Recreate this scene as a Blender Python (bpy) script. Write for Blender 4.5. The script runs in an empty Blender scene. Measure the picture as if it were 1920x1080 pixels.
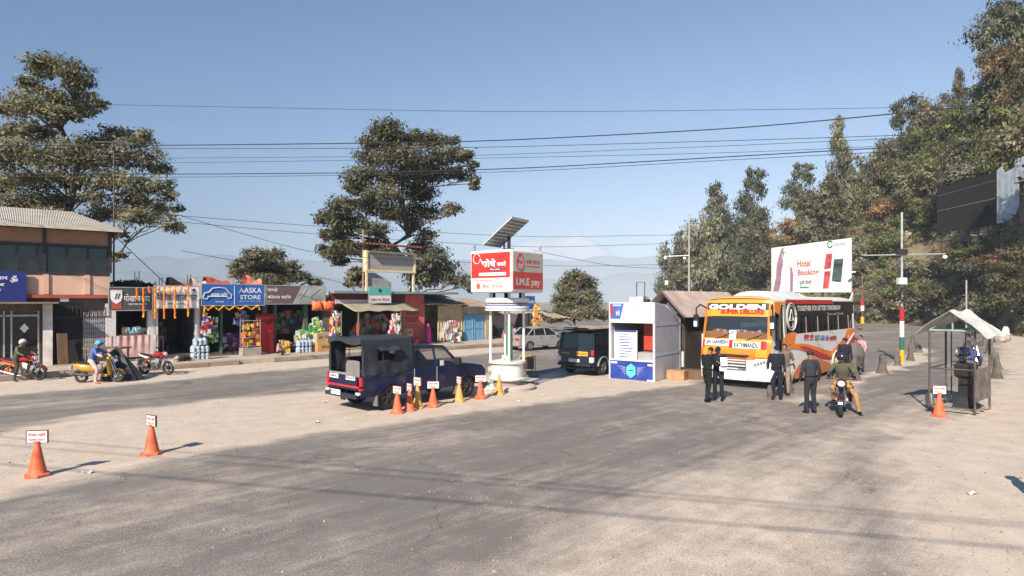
import bpy, math, random
import numpy as np
from mathutils import Vector, Matrix, noise as mnoise
from mathutils.geometry import tessellate_polygon
random.seed(7); rng = np.random.default_rng(7)
sc = bpy.context.scene
R = math.radians
# ---------------- camera, world, sun, exposure ----------------
F, HC, HY = 1150.0, 3.1, 565.0           # focal length in photo pixels, eye height, horizon row
cd = bpy.data.cameras.new('camera'); cam = bpy.data.objects.new('camera', cd); sc.collection.objects.link(cam)
cam.location = (0, 0, HC); cam.rotation_euler = (R(90), 0, 0)
cd.sensor_width = 36; cd.lens = F/1920*36; cd.shift_y = (HY-540)/1920; cd.clip_start = .1; cd.clip_end = 30000
sc.camera = cam
SUN_EL = R(36); SUN_AZ = R(25)   # shadows run towards (+.42,+.91)
w = bpy.data.worlds.new('World'); sc.world = w; w.use_nodes = True
nt = w.node_tree; bg = nt.nodes['Background']
sky = nt.nodes.new('ShaderNodeTexSky'); sky.sky_type = 'NISHITA'; sky.sun_disc = False
sky.sun_elevation = SUN_EL; sky.sun_rotation = math.pi + SUN_AZ
sky.altitude = 1500; sky.air_density = 1.6; sky.dust_density = 0; sky.ozone_density = 10
nt.links.new(sky.outputs[0], bg.inputs[0]); bg.inputs[1].default_value = .09
ld = bpy.data.lights.new('sun', 'SUN'); ld.energy = 5; ld.angle = R(.53); ld.color = (1, .90, .76)
sun = bpy.data.objects.new('sun', ld); sc.collection.objects.link(sun)
sdir = Vector((math.sin(SUN_AZ)*math.cos(SUN_EL), math.cos(SUN_AZ)*math.cos(SUN_EL), -math.sin(SUN_EL)))
sun.rotation_euler = sdir.to_track_quat('-Z', 'Y').to_euler()
sc.view_settings.view_transform = 'Standard'; sc.view_settings.look = 'None'
sc.view_settings.exposure = .6; sc.view_settings.gamma = 1
sc.cycles.max_bounces = 6; sc.cycles.diffuse_bounces = 3; sc.cycles.transparent_max_bounces = 12; sc.cycles.volume_bounces = 0
# ---------------- measured places ----------------
def G(px, py):
    y = F*HC/(py-HY); return Vector(((px-960)/F*y, y, 0))
def P(px, py, y): return Vector(((px-960)/F*y, y, HC-(py-HY)/F*y))
def zat(py, y): return HC-(py-HY)/F*y
# ---------------- materials ----------------
MATS = {}
def M(name, col=(.5,.5,.5), rough=.8, var=.12, scale=4., metal=0., bump=.0, spec=.4, dirt=0., dcol=(.36,.29,.21), emit=0, stretch=None):
    if name in MATS: return MATS[name]
    m = bpy.data.materials.new(name); m.use_nodes = True; t = m.node_tree; N = t.nodes; L = t.links
    b = N['Principled BSDF']; b.inputs['Roughness'].default_value = rough; b.inputs['Metallic'].default_value = metal
    b.inputs['Specular IOR Level'].default_value = spec
    tc = N.new('ShaderNodeTexCoord'); src = tc.outputs['Object']
    if stretch:
        mp = N.new('ShaderNodeMapping'); mp.inputs['Scale'].default_value = stretch; L.new(src, mp.inputs[0]); src = mp.outputs[0]
    n1 = N.new('ShaderNodeTexNoise'); n1.inputs['Scale'].default_value = scale; n1.inputs['Detail'].default_value = 8; L.new(src, n1.inputs[0])
    mr = N.new('ShaderNodeMapRange'); mr.inputs[1].default_value = .3; mr.inputs[2].default_value = .7
    mr.inputs[3].default_value = 1-var; mr.inputs[4].default_value = 1+var; L.new(n1.outputs[0], mr.inputs[0])
    hs = N.new('ShaderNodeHueSaturation'); hs.inputs['Color'].default_value = (*col, 1); L.new(mr.outputs[0], hs.inputs['Value'])
    out = hs.outputs[0]
    if dirt > 0:
        n2 = N.new('ShaderNodeTexNoise'); n2.inputs['Scale'].default_value = scale*.6+.7; n2.inputs['Detail'].default_value = 6; n2.inputs['Roughness'].default_value = .65
        L.new(src, n2.inputs[0])
        r2 = N.new('ShaderNodeMapRange'); r2.inputs[1].default_value = .62-dirt*.3; r2.inputs[2].default_value = .78; r2.inputs[4].default_value = min(1, dirt*1.4)
        L.new(n2.outputs[0], r2.inputs[0]); mx = N.new('ShaderNodeMix'); mx.data_type = 'RGBA'
        L.new(r2.outputs[0], mx.inputs[0]); L.new(out, mx.inputs[6]); mx.inputs[7].default_value = (*dcol, 1); out = mx.outputs[2]
    L.new(out, b.inputs['Base Color'])
    if bump:
        bp = N.new('ShaderNodeBump'); bp.inputs['Strength'].default_value = bump; bp.inputs['Distance'].default_value = .03
        n3 = N.new('ShaderNodeTexNoise'); n3.inputs['Scale'].default_value = scale*6; n3.inputs['Detail'].default_value = 5; L.new(src, n3.inputs[0])
        L.new(n3.outputs[0], bp.inputs['Height']); L.new(bp.outputs[0], b.inputs['Normal'])
    MATS[name] = m; return m
def glassmat(name, col=(.02,.03,.035), alpha=.5, rough=.05):
    if name in MATS: return MATS[name]
    m = bpy.data.materials.new(name); m.use_nodes = True; t = m.node_tree; N = t.nodes; L = t.links
    b = N['Principled BSDF']; b.inputs['Base Color'].default_value = (*col, 1); b.inputs['Roughness'].default_value = rough
    b.inputs['Specular IOR Level'].default_value = .8; b.inputs['Alpha'].default_value = alpha
    MATS[name] = m; return m
def corr(name, col, rough=.55, metal=.3, scale=9., axis=0, dirt=.4, dcol=(.25,.14,.08)):
    """corrugated sheet: real looking ribs through bump, rust and dust in the colour"""
    if name in MATS: return MATS[name]
    m = M(name, col, rough, .18, 1.5, metal, 0, .3, dirt, dcol); t = m.node_tree; N = t.nodes; L = t.links
    tc = N.new('ShaderNodeTexCoord'); wv = N.new('ShaderNodeTexWave'); wv.bands_direction = 'XYZ'[axis]; wv.inputs['Scale'].default_value = scale
    L.new(tc.outputs['Object'], wv.inputs[0]); bp = N.new('ShaderNodeBump'); bp.inputs['Strength'].default_value = .9; bp.inputs['Distance'].default_value = .04
    L.new(wv.outputs['Color'], bp.inputs['Height']); L.new(bp.outputs[0], N['Principled BSDF'].inputs['Normal'])
    return m
def leafmat(name, cols, trans=.3):
    """foliage: three leaf colours chosen leaf clump by leaf clump, plus a per-tree shift"""
    if name in MATS: return MATS[name]
    m = bpy.data.materials.new(name); m.use_nodes = True; t = m.node_tree; N = t.nodes; L = t.links
    b = N['Principled BSDF']; b.inputs['Roughness'].default_value = .55; b.inputs['Specular IOR Level'].default_value = .35
    tc = N.new('ShaderNodeNewGeometry'); n1 = N.new('ShaderNodeTexNoise'); n1.inputs['Scale'].default_value = .9; n1.inputs['Detail'].default_value = 3
    L.new(tc.outputs['Position'], n1.inputs[0])
    at = N.new('ShaderNodeAttribute'); at.attribute_name = 'leafrnd'
    ad = N.new('ShaderNodeMath'); ad.operation = 'ADD'; L.new(n1.outputs[0], ad.inputs[0]); L.new(at.outputs['Fac'], ad.inputs[1])
    cr = N.new('ShaderNodeValToRGB'); L.new(ad.outputs[0], cr.inputs[0])
    e = cr.color_ramp.elements; e[0].position = .45; e[0].color = (*cols[0], 1); e[1].position = 1.15 if False else .98; e[1].color = (*cols[2], 1)
    k = e.new(.72); k.color = (*cols[1], 1)
    oi = N.new('ShaderNodeObjectInfo'); hs = N.new('ShaderNodeHueSaturation'); mr = N.new('ShaderNodeMapRange'); mr.inputs[3].default_value = .75; mr.inputs[4].default_value = 1.3
    L.new(oi.outputs['Random'], mr.inputs[0]); L.new(mr.outputs[0], hs.inputs['Value']); L.new(cr.outputs[0], hs.inputs['Color'])
    L.new(hs.outputs[0], b.inputs['Base Color'])
    tr = N.new('ShaderNodeBsdfTranslucent'); L.new(hs.outputs[0], tr.inputs[0]); ms = N.new('ShaderNodeMixShader'); ms.inputs[0].default_value = trans
    L.new(b.outputs[0], ms.inputs[1]); L.new(tr.outputs[0], ms.inputs[2]); L.new(ms.outputs[0], N['Material Output'].inputs[0])
    MATS[name] = m; return m
# ---------------- mesh builder ----------------
class MB:
    def __init__(s): s.v = []; s.f = []; s.m = []
    def add(s, vs, fs, mi=0):
        o = len(s.v); s.v += [tuple(v) for v in vs]; s.f += [tuple(i+o for i in f) for f in fs]; s.m += [mi]*len(fs); return s
    def box(s, c, d, rz=0, mi=0, rx=0, ry=0):
        h = [x/2 for x in d]; vs = [Vector((sx*h[0], sy*h[1], sz*h[2])) for sx in (-1,1) for sy in (-1,1) for sz in (-1,1)]
        if rz or rx or ry:
            q = Matrix.Rotation(rz, 3, 'Z') @ Matrix.Rotation(ry, 3, 'Y') @ Matrix.Rotation(rx, 3, 'X'); vs = [q @ v for v in vs]
        return s.add([v+Vector(c) for v in vs], [(0,1,3,2),(4,6,7,5),(0,4,5,1),(2,3,7,6),(0,2,6,4),(1,5,7,3)], mi)
    def rbox(s, lo, hi, mi=0): return s.box([(a+b)/2 for a, b in zip(lo, hi)], [abs(b-a) for a, b in zip(lo, hi)], 0, mi)
    def cyl(s, a, b, r, r2=None, n=10, mi=0, cap=True):
        a, b = Vector(a), Vector(b); r2 = r if r2 is None else r2; d = (b-a)
        if d.length < 1e-6: return s
        q = d.to_track_quat('Z', 'Y').to_matrix(); vs = []
        for p, rr in ((a, r), (b, r2)):
            for i in range(n): t = 2*math.pi*i/n; vs.append(p+q @ Vector((math.cos(t)*rr, math.sin(t)*rr, 0)))
        fs = [(i, (i+1) % n, n+(i+1) % n, n+i) for i in range(n)]
        if cap: fs += [tuple(range(n-1, -1, -1)), tuple(range(n, 2*n))]
        return s.add(vs, fs, mi)
    def tube(s, pts, r, n=6, mi=0):
        pts = [Vector(p) for p in pts]; rr = r if isinstance(r, (list, tuple)) else [r]*len(pts); vs = []; fs = []
        up = Vector((0,0,1))
        for i, p in enumerate(pts):
            d = (pts[min(i+1, len(pts)-1)]-pts[max(i-1, 0)]).normalized()
            x = d.cross(up); x = d.cross(Vector((0,1,0))) if x.length < .05 else x; x.normalize(); y = x.cross(d)
            for k in range(n): t = 2*math.pi*k/n; vs.append(p+(x*math.cos(t)+y*math.sin(t))*rr[i])
        for i in range(len(pts)-1):
            for k in range(n): fs.append((i*n+k, i*n+(k+1) % n, (i+1)*n+(k+1) % n, (i+1)*n+k))
        fs += [tuple(range(n-1, -1, -1)), tuple(range((len(pts)-1)*n, len(pts)*n))]
        return s.add(vs, fs, mi)
    def ell(s, c, rad, nu=14, nv=9, q=None, mi=0, z0=-1.):
        vs = []; fs = []; c = Vector(c)
        for j in range(nv+1):
            ph = math.asin(z0) + (math.pi/2-math.asin(z0))*j/nv
            for i in range(nu):
                t = 2*math.pi*i/nu; v = Vector((math.cos(t)*math.cos(ph)*rad[0], math.sin(t)*math.cos(ph)*rad[1], math.sin(ph)*rad[2]))
                vs.append(c+(q @ v if q else v))
        for j in range(nv):
            for i in range(nu): fs.append((j*nu+i, j*nu+(i+1) % nu, (j+1)*nu+(i+1) % nu, (j+1)*nu+i))
        fs.append(tuple(range(nu-1, -1, -1)))
        return s.add(vs, fs, mi)
    def torus(s, c, ax, R_, r, n=24, k=8, mi=0):
        q = Vector(ax).to_track_quat('Z', 'Y').to_matrix(); vs = []; fs = []; c = Vector(c)
        for i in range(n):
            a = 2*math.pi*i/n
            for j in range(k):
                b = 2*math.pi*j/k; vs.append(c+q @ Vector(((R_+r*math.cos(b))*math.cos(a), (R_+r*math.cos(b))*math.sin(a), r*math.sin(b))))
        for i in range(n):
            for j in range(k): fs.append((i*k+j, ((i+1) % n)*k+j, ((i+1) % n)*k+(j+1) % k, i*k+(j+1) % k))
        return s.add(vs, fs, mi)
    def lathe(s, prof, c=(0,0,0), n=20, mi=0):
        vs = []; fs = []
        for r, z in prof:
            for i in range(n): t = 2*math.pi*i/n; vs.append((c[0]+r*math.cos(t), c[1]+r*math.sin(t), c[2]+z))
        for j in range(len(prof)-1):
            for i in range(n): fs.append((j*n+i, j*n+(i+1) % n, (j+1)*n+(i+1) % n, (j+1)*n+i))
        fs += [tuple(range(n-1, -1, -1)), tuple(range((len(prof)-1)*n, len(prof)*n))]
        return s.add(vs, fs, mi)
    def prism(s, poly, t0, t1, fn=None, mi=0):
        """2D polygon (a,b) between thickness t0 and t1; fn(a,b,t)->xyz; default a=x, b=z, t=y"""
        fn = fn or (lambda a, b, t: (a, t, b)); n = len(poly)
        tri = tessellate_polygon([[Vector((a, b, 0)) for a, b in poly]])
        vs = [fn(a, b, t0) for a, b in poly]+[fn(a, b, t1) for a, b in poly]
        fs = [tuple(t) for t in tri]+[tuple(i+n for i in reversed(t)) for t in tri]+[(i, (i+1) % n, n+(i+1) % n, n+i) for i in range(n)]
        return s.add(vs, fs, mi)
    def loft(s, rings, mi=0, cap=True):
        n = len(rings[0]); vs = [p for r in rings for p in r]; fs = []
        for j in range(len(rings)-1):
            for i in range(n): fs.append((j*n+i, j*n+(i+1) % n, (j+1)*n+(i+1) % n, (j+1)*n+i))
        if cap: fs += [tuple(range(n-1, -1, -1)), tuple(range((len(rings)-1)*n, len(rings)*n))]
        return s.add(vs, fs, mi)
    def grid(s, fn, nu, nv, mi=0):
        vs = [fn(i/nu, j/nv) for j in range(nv+1) for i in range(nu+1)]
        return s.add(vs, [(j*(nu+1)+i, j*(nu+1)+i+1, (j+1)*(nu+1)+i+1, (j+1)*(nu+1)+i) for j in range(nv) for i in range(nu)], mi)
    def build(s, name, mats, parent=None, smooth=False, bevel=0, fix=True, sub=0, solid=0):
        me = bpy.data.meshes.new(name); me.from_pydata(s.v, [], s.f)
        mats = mats if isinstance(mats, (list, tuple)) else [mats]
        for m in mats: me.materials.append(m)
        if len(mats) > 1: me.polygons.foreach_set('material_index', s.m)
        if fix:
            import bmesh
            b = bmesh.new(); b.from_mesh(me); bmesh.ops.recalc_face_normals(b, faces=b.faces); b.to_mesh(me); b.free()
        o = bpy.data.objects.new(name, me); sc.collection.objects.link(o)
        if parent: o.parent = parent
        if smooth: me.polygons.foreach_set('use_smooth', [True]*len(me.polygons)); 
        if smooth and not sub:
            md = o.modifiers.new('es', 'EDGE_SPLIT'); md.split_angle = R(40)
        if solid: md = o.modifiers.new('so', 'SOLIDIFY'); md.thickness = solid
        if bevel: md = o.modifiers.new('bv', 'BEVEL'); md.width = bevel; md.segments = 2; md.limit_method = 'ANGLE'; md.angle_limit = R(35)
        if sub: md = o.modifiers.new('ss', 'SUBSURF'); md.levels = sub; md.render_levels = sub
        return o
def tag(o, label=None, cat=None, group=None, kind=None):
    if label: o['label'] = label
    if cat: o['category'] = cat
    if group: o['group'] = group
    if kind: o['kind'] = kind
    return o
def thing(name, label, cat, loc=(0,0,0), rz=0, group=None):
    o = bpy.data.objects.new(name, None); sc.collection.objects.link(o); o.location = loc; o.rotation_euler = (0,0,rz)
    o.empty_display_size = .2
    return tag(o, label, cat, group)
def copy_tree(o, parent=None):
    c = o.copy(); sc.collection.objects.link(c); c.parent = parent
    for ch in list(o.children): copy_tree(ch, c)
    return c
# ---------------- lettering ----------------
_txt = {}
def textdata(txt, bold=0.0, space=1.0):
    k = (txt, bold, space)
    if k not in _txt:
        cu = bpy.data.curves.new('t', 'FONT'); cu.body = txt; cu.resolution_u = 3; cu.offset = bold; cu.align_x = 'CENTER'; cu.space_character = space; cu.space_line = .8
        o = bpy.data.objects.new('t', cu); sc.collection.objects.link(o); dg = bpy.context.evaluated_depsgraph_get(); dg.update()
        me = o.evaluated_get(dg).to_mesh(); vs = [tuple(v.co)[:2] for v in me.vertices]; fs = [tuple(p.vertices) for p in me.polygons]
        o.evaluated_get(dg).to_mesh_clear(); bpy.data.objects.remove(o); bpy.data.curves.remove(cu)
        xs = [v[0] for v in vs] or [0, 1]; ys = [v[1] for v in vs] or [0, 1]
        x0, x1, y0, y1 = min(xs), max(xs), min(ys), max(ys)
        _txt[k] = ([((a-x0)/(x1-x0), (b-y0)/(y1-y0)) for a, b in vs], fs)
    return _txt[k]
def text(mb, txt, x0, x1, z0, z1, y, fn=None, bold=.012, mi=0, flip=False, space=1.0):
    """lettering filling the rectangle x0..x1, z0..z1 on the plane y"""
    vs, fs = textdata(txt, bold, space)
    pts = [((x1-(x1-x0)*a if flip else x0+(x1-x0)*a), z0+(z1-z0)*b) for a, b in vs]
    fn = fn or (lambda a, b, t: (a, t, b))
    mb.add([fn(a, b, y) for a, b in pts], fs, mi); return mb
# ================= SETTING: ground, roads, hillside, far hills =================
def sdf(poly, X, Y):
    """signed distance to a polygon in metres, positive inside"""
    d = np.full(X.shape, 1e9); inside = np.zeros(X.shape, bool); n = len(poly)
    for i in range(n):
        (x0, y0), (x1, y1) = poly[i], poly[(i+1) % n]
        ex, ey = x1-x0, y1-y0; t = np.clip(((X-x0)*ex+(Y-y0)*ey)/(ex*ex+ey*ey+1e-9), 0, 1)
        d = np.minimum(d, np.hypot(X-x0-t*ex, Y-y0-t*ey))
        c = ((y0 > Y) != (y1 > Y)) & (X < (x1-x0)*(Y-y0)/((y1-y0) if y1 != y0 else 1e-9)+x0); inside ^= c
    return np.where(inside, d, -d)
def W(pp): return [tuple(G(*p)[:2]) for p in pp]
def ss(a, b, x): t = np.clip((x-a)/(b-a), 0, 1); return t*t*(3-2*t)
def vnoise(X, Y, s, seed=0):
    X = X/s+seed*17.3; Y = Y/s-seed*9.1; xi = np.floor(X); yi = np.floor(Y); fx = X-xi; fy = Y-yi
    h = lambda a, b: np.modf(np.abs(np.sin(a*127.1+b*311.7)*43758.5453))[0]
    fx = fx*fx*(3-2*fx); fy = fy*fy*(3-2*fy)
    return (h(xi,yi)*(1-fx)+h(xi+1,yi)*fx)*(1-fy)+(h(xi,yi+1)*(1-fx)+h(xi+1,yi+1)*fx)*fy
def fbm(X, Y, s, seed=0): return .5*vnoise(X,Y,s,seed)+.28*vnoise(X,Y,s/2.1,seed+1)+.15*vnoise(X,Y,s/4.3,seed+2)+.07*vnoise(X,Y,s/9,seed+3)
ISLAND = W([(-300,905),(0,815),(220,768),(420,745),(620,730),(800,715),(900,700),(1000,703),(1140,688),(1290,700),(1300,722),(1140,742),(1000,760),(900,775),(700,803),(560,820),(420,842),(200,885),(0,928),(-300,1010)])
VERGE = W([(-300,738),(0,712),(850,655),(1050,643),(1050,650),(850,670),(700,680),(560,692),(380,708),(230,724),(0,745),(-300,790)])
RIGHT = W([(2400,600),(1862,626),(1852,690),(1790,735),(1700,772),(1650,800),(1600,850),(1620,930),(1660,1010),(1700,1400),(2600,1400)])
MEDIAN = W([(1560,735),(1620,700),(1650,688),(1700,668),(1722,650),(1740,655),(1745,672),(1700,690),(1640,708),(1600,735),(1500,760),(1470,752)])
PALE = W([(860,1400),(900,1085),(1000,975),(1230,885),(1420,836),(1560,800),(1660,790),(1700,1400)])
u_ = Vector((.714, .70, 0)).normalized()
def ground_layers(X, Y):
    A = X*u_.x+Y*u_.y; B = -X*u_.y+Y*u_.x            # along and across the road
    nz = fbm(X, Y, 1.5, 3)-.5; st = fbm(A*.16, B, .8, 8)-.5
    wob = nz*2.2+st*1.6
    d = .16+.13*ss(-.05, .35, st)+.16*ss(0,.3,fbm(X,Y,3.5,33)-.45)
    for poly, wd, lv in ((ISLAND,.9,1.), (VERGE,.8,.9), (RIGHT,1.5,.88), (MEDIAN,.6,.95), (PALE,1.8,.70)):
        d = np.maximum(d, lv*ss(-wd, wd, sdf(poly, X, Y)+wob*(.55 if wd < 1.2 else .7)))
    dk = ss(.12, .38, fbm(A*.16, B*.9, 1.6, 21)-.35)*.5
    return np.clip(d, 0, 1), np.clip(dk, 0, 1)
def sheet(name, xs, ys, z, m, layers=True):
    X, Y = np.meshgrid(xs, ys); nx, ny = len(xs), len(ys)
    co = np.stack([X, Y, z+.012*(fbm(X, Y, 5, 40)-.5) if layers else X*0+z], -1).reshape(-1, 3)
    i = np.arange((nx-1)*(ny-1)); r, c = i//(nx-1), i % (nx-1); a = r*nx+c
    fc = np.stack([a, a+1, a+nx+1, a+nx], 1)
    me = bpy.data.meshes.new(name); me.from_pydata(co.tolist(), [], fc.tolist()); me.materials.append(m)
    if layers:
        d, k = ground_layers(X.ravel(), Y.ravel())
        for nm, val in (('dust', d), ('worn', k)):
            at = me.attributes.new(nm, 'FLOAT', 'POINT'); at.data.foreach_set('value', val.astype(np.float32))
    o = bpy.data.objects.new(name, me); sc.collection.objects.link(o); o['kind'] = 'structure'; return o
def road_material():
    m = bpy.data.materials.new('road_surface'); m.use_nodes = True; t = m.node_tree; N = t.nodes; L = t.links
    b = N['Principled BSDF']; b.inputs['Roughness'].default_value = .92; b.inputs['Specular IOR Level'].default_value = .2
    g = N.new('ShaderNodeNewGeometry'); P0 = g.outputs['Position']
    def att(n): a = N.new('ShaderNodeAttribute'); a.attribute_name = n; return a.outputs['Fac']
    def nz(s, det=6, rough=.6, vec=None):
        n = N.new('ShaderNodeTexNoise'); n.inputs['Scale'].default_value = s; n.inputs['Detail'].default_value = det; n.inputs['Roughness'].default_value = rough
        L.new(vec or P0, n.inputs[0]); return n.outputs[0]
    def mr(x, a, b_, c, d):
        n = N.new('ShaderNodeMapRange'); 
        for i, v in enumerate((a, b_, c, d)): n.inputs[i+1].default_value = v
        L.new(x, n.inputs[0]); return n.outputs[0]
    def mix(f, a, c, bl='MIX'):
        n = N.new('ShaderNodeMix'); n.data_type = 'RGBA'; n.blend_type = bl
        if isinstance(f, float): n.inputs[0].default_value = f
        else: L.new(f, n.inputs[0])
        for k, v in ((6, a), (7, c)):
            if isinstance(v, tuple): n.inputs[k].default_value = (*v, 1)
            else: L.new(v, n.inputs[k])
        return n.outputs[2]
    def math_(op, a, c):
        n = N.new('ShaderNodeMath'); n.operation = op
        for k, v in ((0, a), (1, c)):
            if isinstance(v, float): n.inputs[k].default_value = v
            else: L.new(v, n.inputs[k])
        return n.outputs[0]
    mp = N.new('ShaderNodeMapping'); mp.vector_type = 'TEXTURE'; mp.inputs['Rotation'].default_value = (0, 0, R(44.5)); mp.inputs['Scale'].default_value = (9, 1, 1); L.new(P0, mp.inputs[0])
    streak = nz(1.1, 7, .65, mp.outputs[0]); fine = nz(34, 4, .7); mp2 = N.new('ShaderNodeMapping'); mp2.vector_type = 'TEXTURE'; mp2.inputs['Rotation'].default_value = (0, 0, R(43)); mp2.inputs['Scale'].default_value = (14, 1, 1); L.new(P0, mp2.inputs[0]); streak2 = nz(3.4, 5, .7, mp2.outputs[0]); mid = nz(1.7, 8, .65); patch = nz(.22, 5, .55)
    asp = mix(mr(streak, .35, .65, 0., 1.), ASPH[0], ASPH[1])
    asp = mix(mr(patch, .4, .62, 0., .7), asp, ASPH[2])
    asp = mix(mr(att('worn'), 0., 1., 0., .55), asp, ASPH[3])
    dst = mix(mr(mid, .35, .65, 0., 1.), DUST[0], DUST[1])
    dst = mix(mr(streak, .5, .75, 0., .45), dst, DUST[2])
    d = att('dust'); dn = math_('ADD', math_('ADD', d, mr(streak2, .3, .7, -.13, .13)), mr(math_('ADD', mid, fine), .6, 1.4, -.25, .25))
    asp = mix(mr(streak2, .55, .72, 0., .45), asp, ASPH[3]); grit = nz(70, 3, .8); col = mix(mr(dn, .2, .8, 0., 1.), asp, dst)
    sp = mr(math_('ADD', fine, grit), .75, 1.25, .68, 1.32); hs = N.new('ShaderNodeHueSaturation'); L.new(col, hs.inputs['Color']); L.new(sp, hs.inputs['Value'])
    # pebbles, litter-sized pale and dark specks
    vo = N.new('ShaderNodeTexVoronoi'); vo.inputs['Scale'].default_value = 3.2; L.new(P0, vo.inputs[0])
    spk = mr(vo.outputs['Distance'], .03, .05, .55, 0.)
    col = mix(spk, hs.outputs[0], (.16,.13,.10))
    wn = N.new('ShaderNodeVectorMath'); wn.operation = 'MULTIPLY_ADD'; nn = N.new('ShaderNodeTexNoise'); nn.inputs['Scale'].default_value = 1.3; nn.inputs['Detail'].default_value = 5; L.new(P0, nn.inputs[0])
    L.new(nn.outputs['Color'], wn.inputs[0]); wn.inputs[1].default_value = (1.6,1.6,0); L.new(P0, wn.inputs[2])
    v2 = N.new('ShaderNodeTexVoronoi'); v2.feature = 'DISTANCE_TO_EDGE'; v2.inputs['Scale'].default_value = .28; L.new(wn.outputs[0], v2.inputs[0])
    crk = math_('MULTIPLY', mr(v2.outputs['Distance'], .0, .007, .6, 0.), mr(d, .35, .6, 1., 0.)); crk = math_('MULTIPLY', crk, mr(patch, .42, .55, 0., 1.))
    col = mix(crk, col, (.06,.055,.05)); L.new(col, b.inputs['Base Color'])
    bp = N.new('ShaderNodeBump'); bp.inputs['Strength'].default_value = .35; bp.inputs['Distance'].default_value = .02
    L.new(math_('ADD', fine, mid), bp.inputs['Height']); L.new(bp.outputs[0], b.inputs['Normal'])
    return m
ASPH = [(.165,.150,.138), (.235,.212,.190), (.205,.180,.155), (.105,.096,.090)]
DUST = [(.50,.41,.325), (.60,.50,.40), (.43,.36,.29)]
RM = road_material()
xs = np.concatenate([np.arange(-34, 22, .22), np.arange(22, 70, .5)])
ys = np.concatenate([np.arange(3, 30, .22), np.arange(30, 60, .4), np.arange(60, 100, 1.)])
sheet('road', xs, ys, 0., RM)
sheet('ground', np.linspace(-9000, 9000, 40), np.linspace(-4000, 9000, 40), -.05, M('bare_earth', (.30,.25,.18), .95, .2, .05), False)
# local frame of the shop row
O_ = Vector((-21.25, 27.4, 0)); w_ = Vector((-u_.y, u_.x, 0)); ROT = math.atan2(u_.y, u_.x)
def rs(px, y=0.):
    k = (px-960)/F; return (k*(O_.y+y*w_.y)-(O_.x+y*w_.x))/(u_.x-k*u_.y)
def rp(s, y=0., z=0.): v = O_+u_*s+w_*y; v.z = z; return v
def rz_(px, py, y=0.): return zat(py, rp(rs(px, y), y).y)
# raised footpath in front of the shops with a dusty concrete kerb
FL = .22
mb = MB(); s0, s1 = -12., 37.
n = 90
pave = M('footpath_concrete', (.44,.36,.28), .95, .22, 1.2, bump=.4, dirt=.5, dcol=(.52,.42,.31))
for i in range(n):
    a, b = s0+(s1-s0)*i/n, s0+(s1-s0)*(i+1)/n
    ja = .10*(fbm(np.array([a]), np.array([0.]), 2.5, 5)[0]-.5); jb = .10*(fbm(np.array([b]), np.array([0.]), 2.5, 5)[0]-.5)
    za = FL+ja*.5; zb = FL+jb*.5
    A = [rp(a, -3.5+ja), rp(b, -3.5+jb), rp(b, 4, 0), rp(a, 4, 0)]
    A[0].z = za; A[1].z = zb; A[2].z = FL; A[3].z = FL
    mb.add(A, [(0,1,2,3)]); mb.add([(A[0].x,A[0].y,-.1), (A[1].x,A[1].y,-.1), A[1], A[0]], [(0,1,2,3)])
o = mb.build('footpath', pave, fix=False); o['kind'] = 'structure'
mb = MB()
i = 0; a = -10.
while a < 36:
    l = random.uniform(1.0, 1.7); 
    if random.random() > .12: mb.box(rp(a+l/2, -3.58, .115), (l-.03, .16, .23+random.uniform(-.03,.02)), ROT+random.uniform(-.01,.01))
    a += l
o = mb.build('kerb', M('kerb_stone', (.33,.26,.20), .95, .25, 2., bump=.5, dirt=.4), bevel=.02); o['kind'] = 'structure'
rg = np.random.default_rng(12); mb = MB(); cnt = 0
while cnt < 2600:
    y = 6+rg.random()**1.6*26; x = rg.uniform(-.85,.85)*y; dd, _ = ground_layers(np.array([x]), np.array([y]))
    if rg.random() > .12+.9*dd[0] or (x*-u_.y+y*u_.x) > 33.5: continue
    r = rg.uniform(.006,.02)*(1.8 if rg.random() < .05 else 1); a0 = rg.random()*6; cnt += 1
    c = [(x+r*math.cos(a0+k*1.57)*rg.uniform(.7,1.2), y+r*math.sin(a0+k*1.57)*rg.uniform(.7,1.2), 0) for k in range(4)]
    mb.add(c+[(x+rg.uniform(-.3,.3)*r, y, r*rg.uniform(.7,1.1)+.006)], [(0,1,4),(1,2,4),(2,3,4),(3,0,4)], int(rg.integers(3)))
o = mb.build('gravel', [M('pebble_grey', (.22,.19,.17), .95, .3, 8.), M('pebble_pale', (.34,.29,.24), .95, .3, 8.), M('pebble_brown', (.26,.18,.13), .95, .3, 8.)]); tag(o, 'loose pebbles scattered over the dusty ground', None, kind='stuff')
# ---- hillside ----
FPX = [900,1080,1180,1240,1300,1480,1620,1740,1850,1920,2100,2400,3000]; FPY = [604,604,604,603,603,605,606,608,618,630,655,700,800]
RPX = [1080,1180,1240,1300,1400,1500,1600,1700,1800,1900,2000,2300,3000]; RPY = [640,600,578,545,480,425,335,285,225,120,20,-150,-600]
def foot(px): return F*HC/(np.interp(px, FPX, FPY)-HY)
def hill_h(px, s):
    yf = foot(px); L_ = 34.; zr = HC+(HY-np.interp(px, RPX, RPY))/F*(yf+L_)
    t = np.clip(s/L_, 0, 1); return zr*(t**.85)*(1-.35*ss(1.2, 3.2, s/L_))
def hill_pt(px, s):
    y = float(foot(px)+s); x = (px-960)/F*y
    z = float(hill_h(px, s)) + (1.6*(float(fbm(np.array([x]), np.array([y]), 9, 2)[0])-.5)*min(1, max(0, s)/5.) if s > 0 else 0)
    return Vector((x, y, z))
def hill_at(px, py):
    """the hillside place seen at photo pixel (px,py)"""
    for s in np.arange(.5, 60, .5):
        p = hill_pt(px, s)
        if HY-(p.z-HC)/p.y*F < py: return p
    return hill_pt(px, 34)
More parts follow.
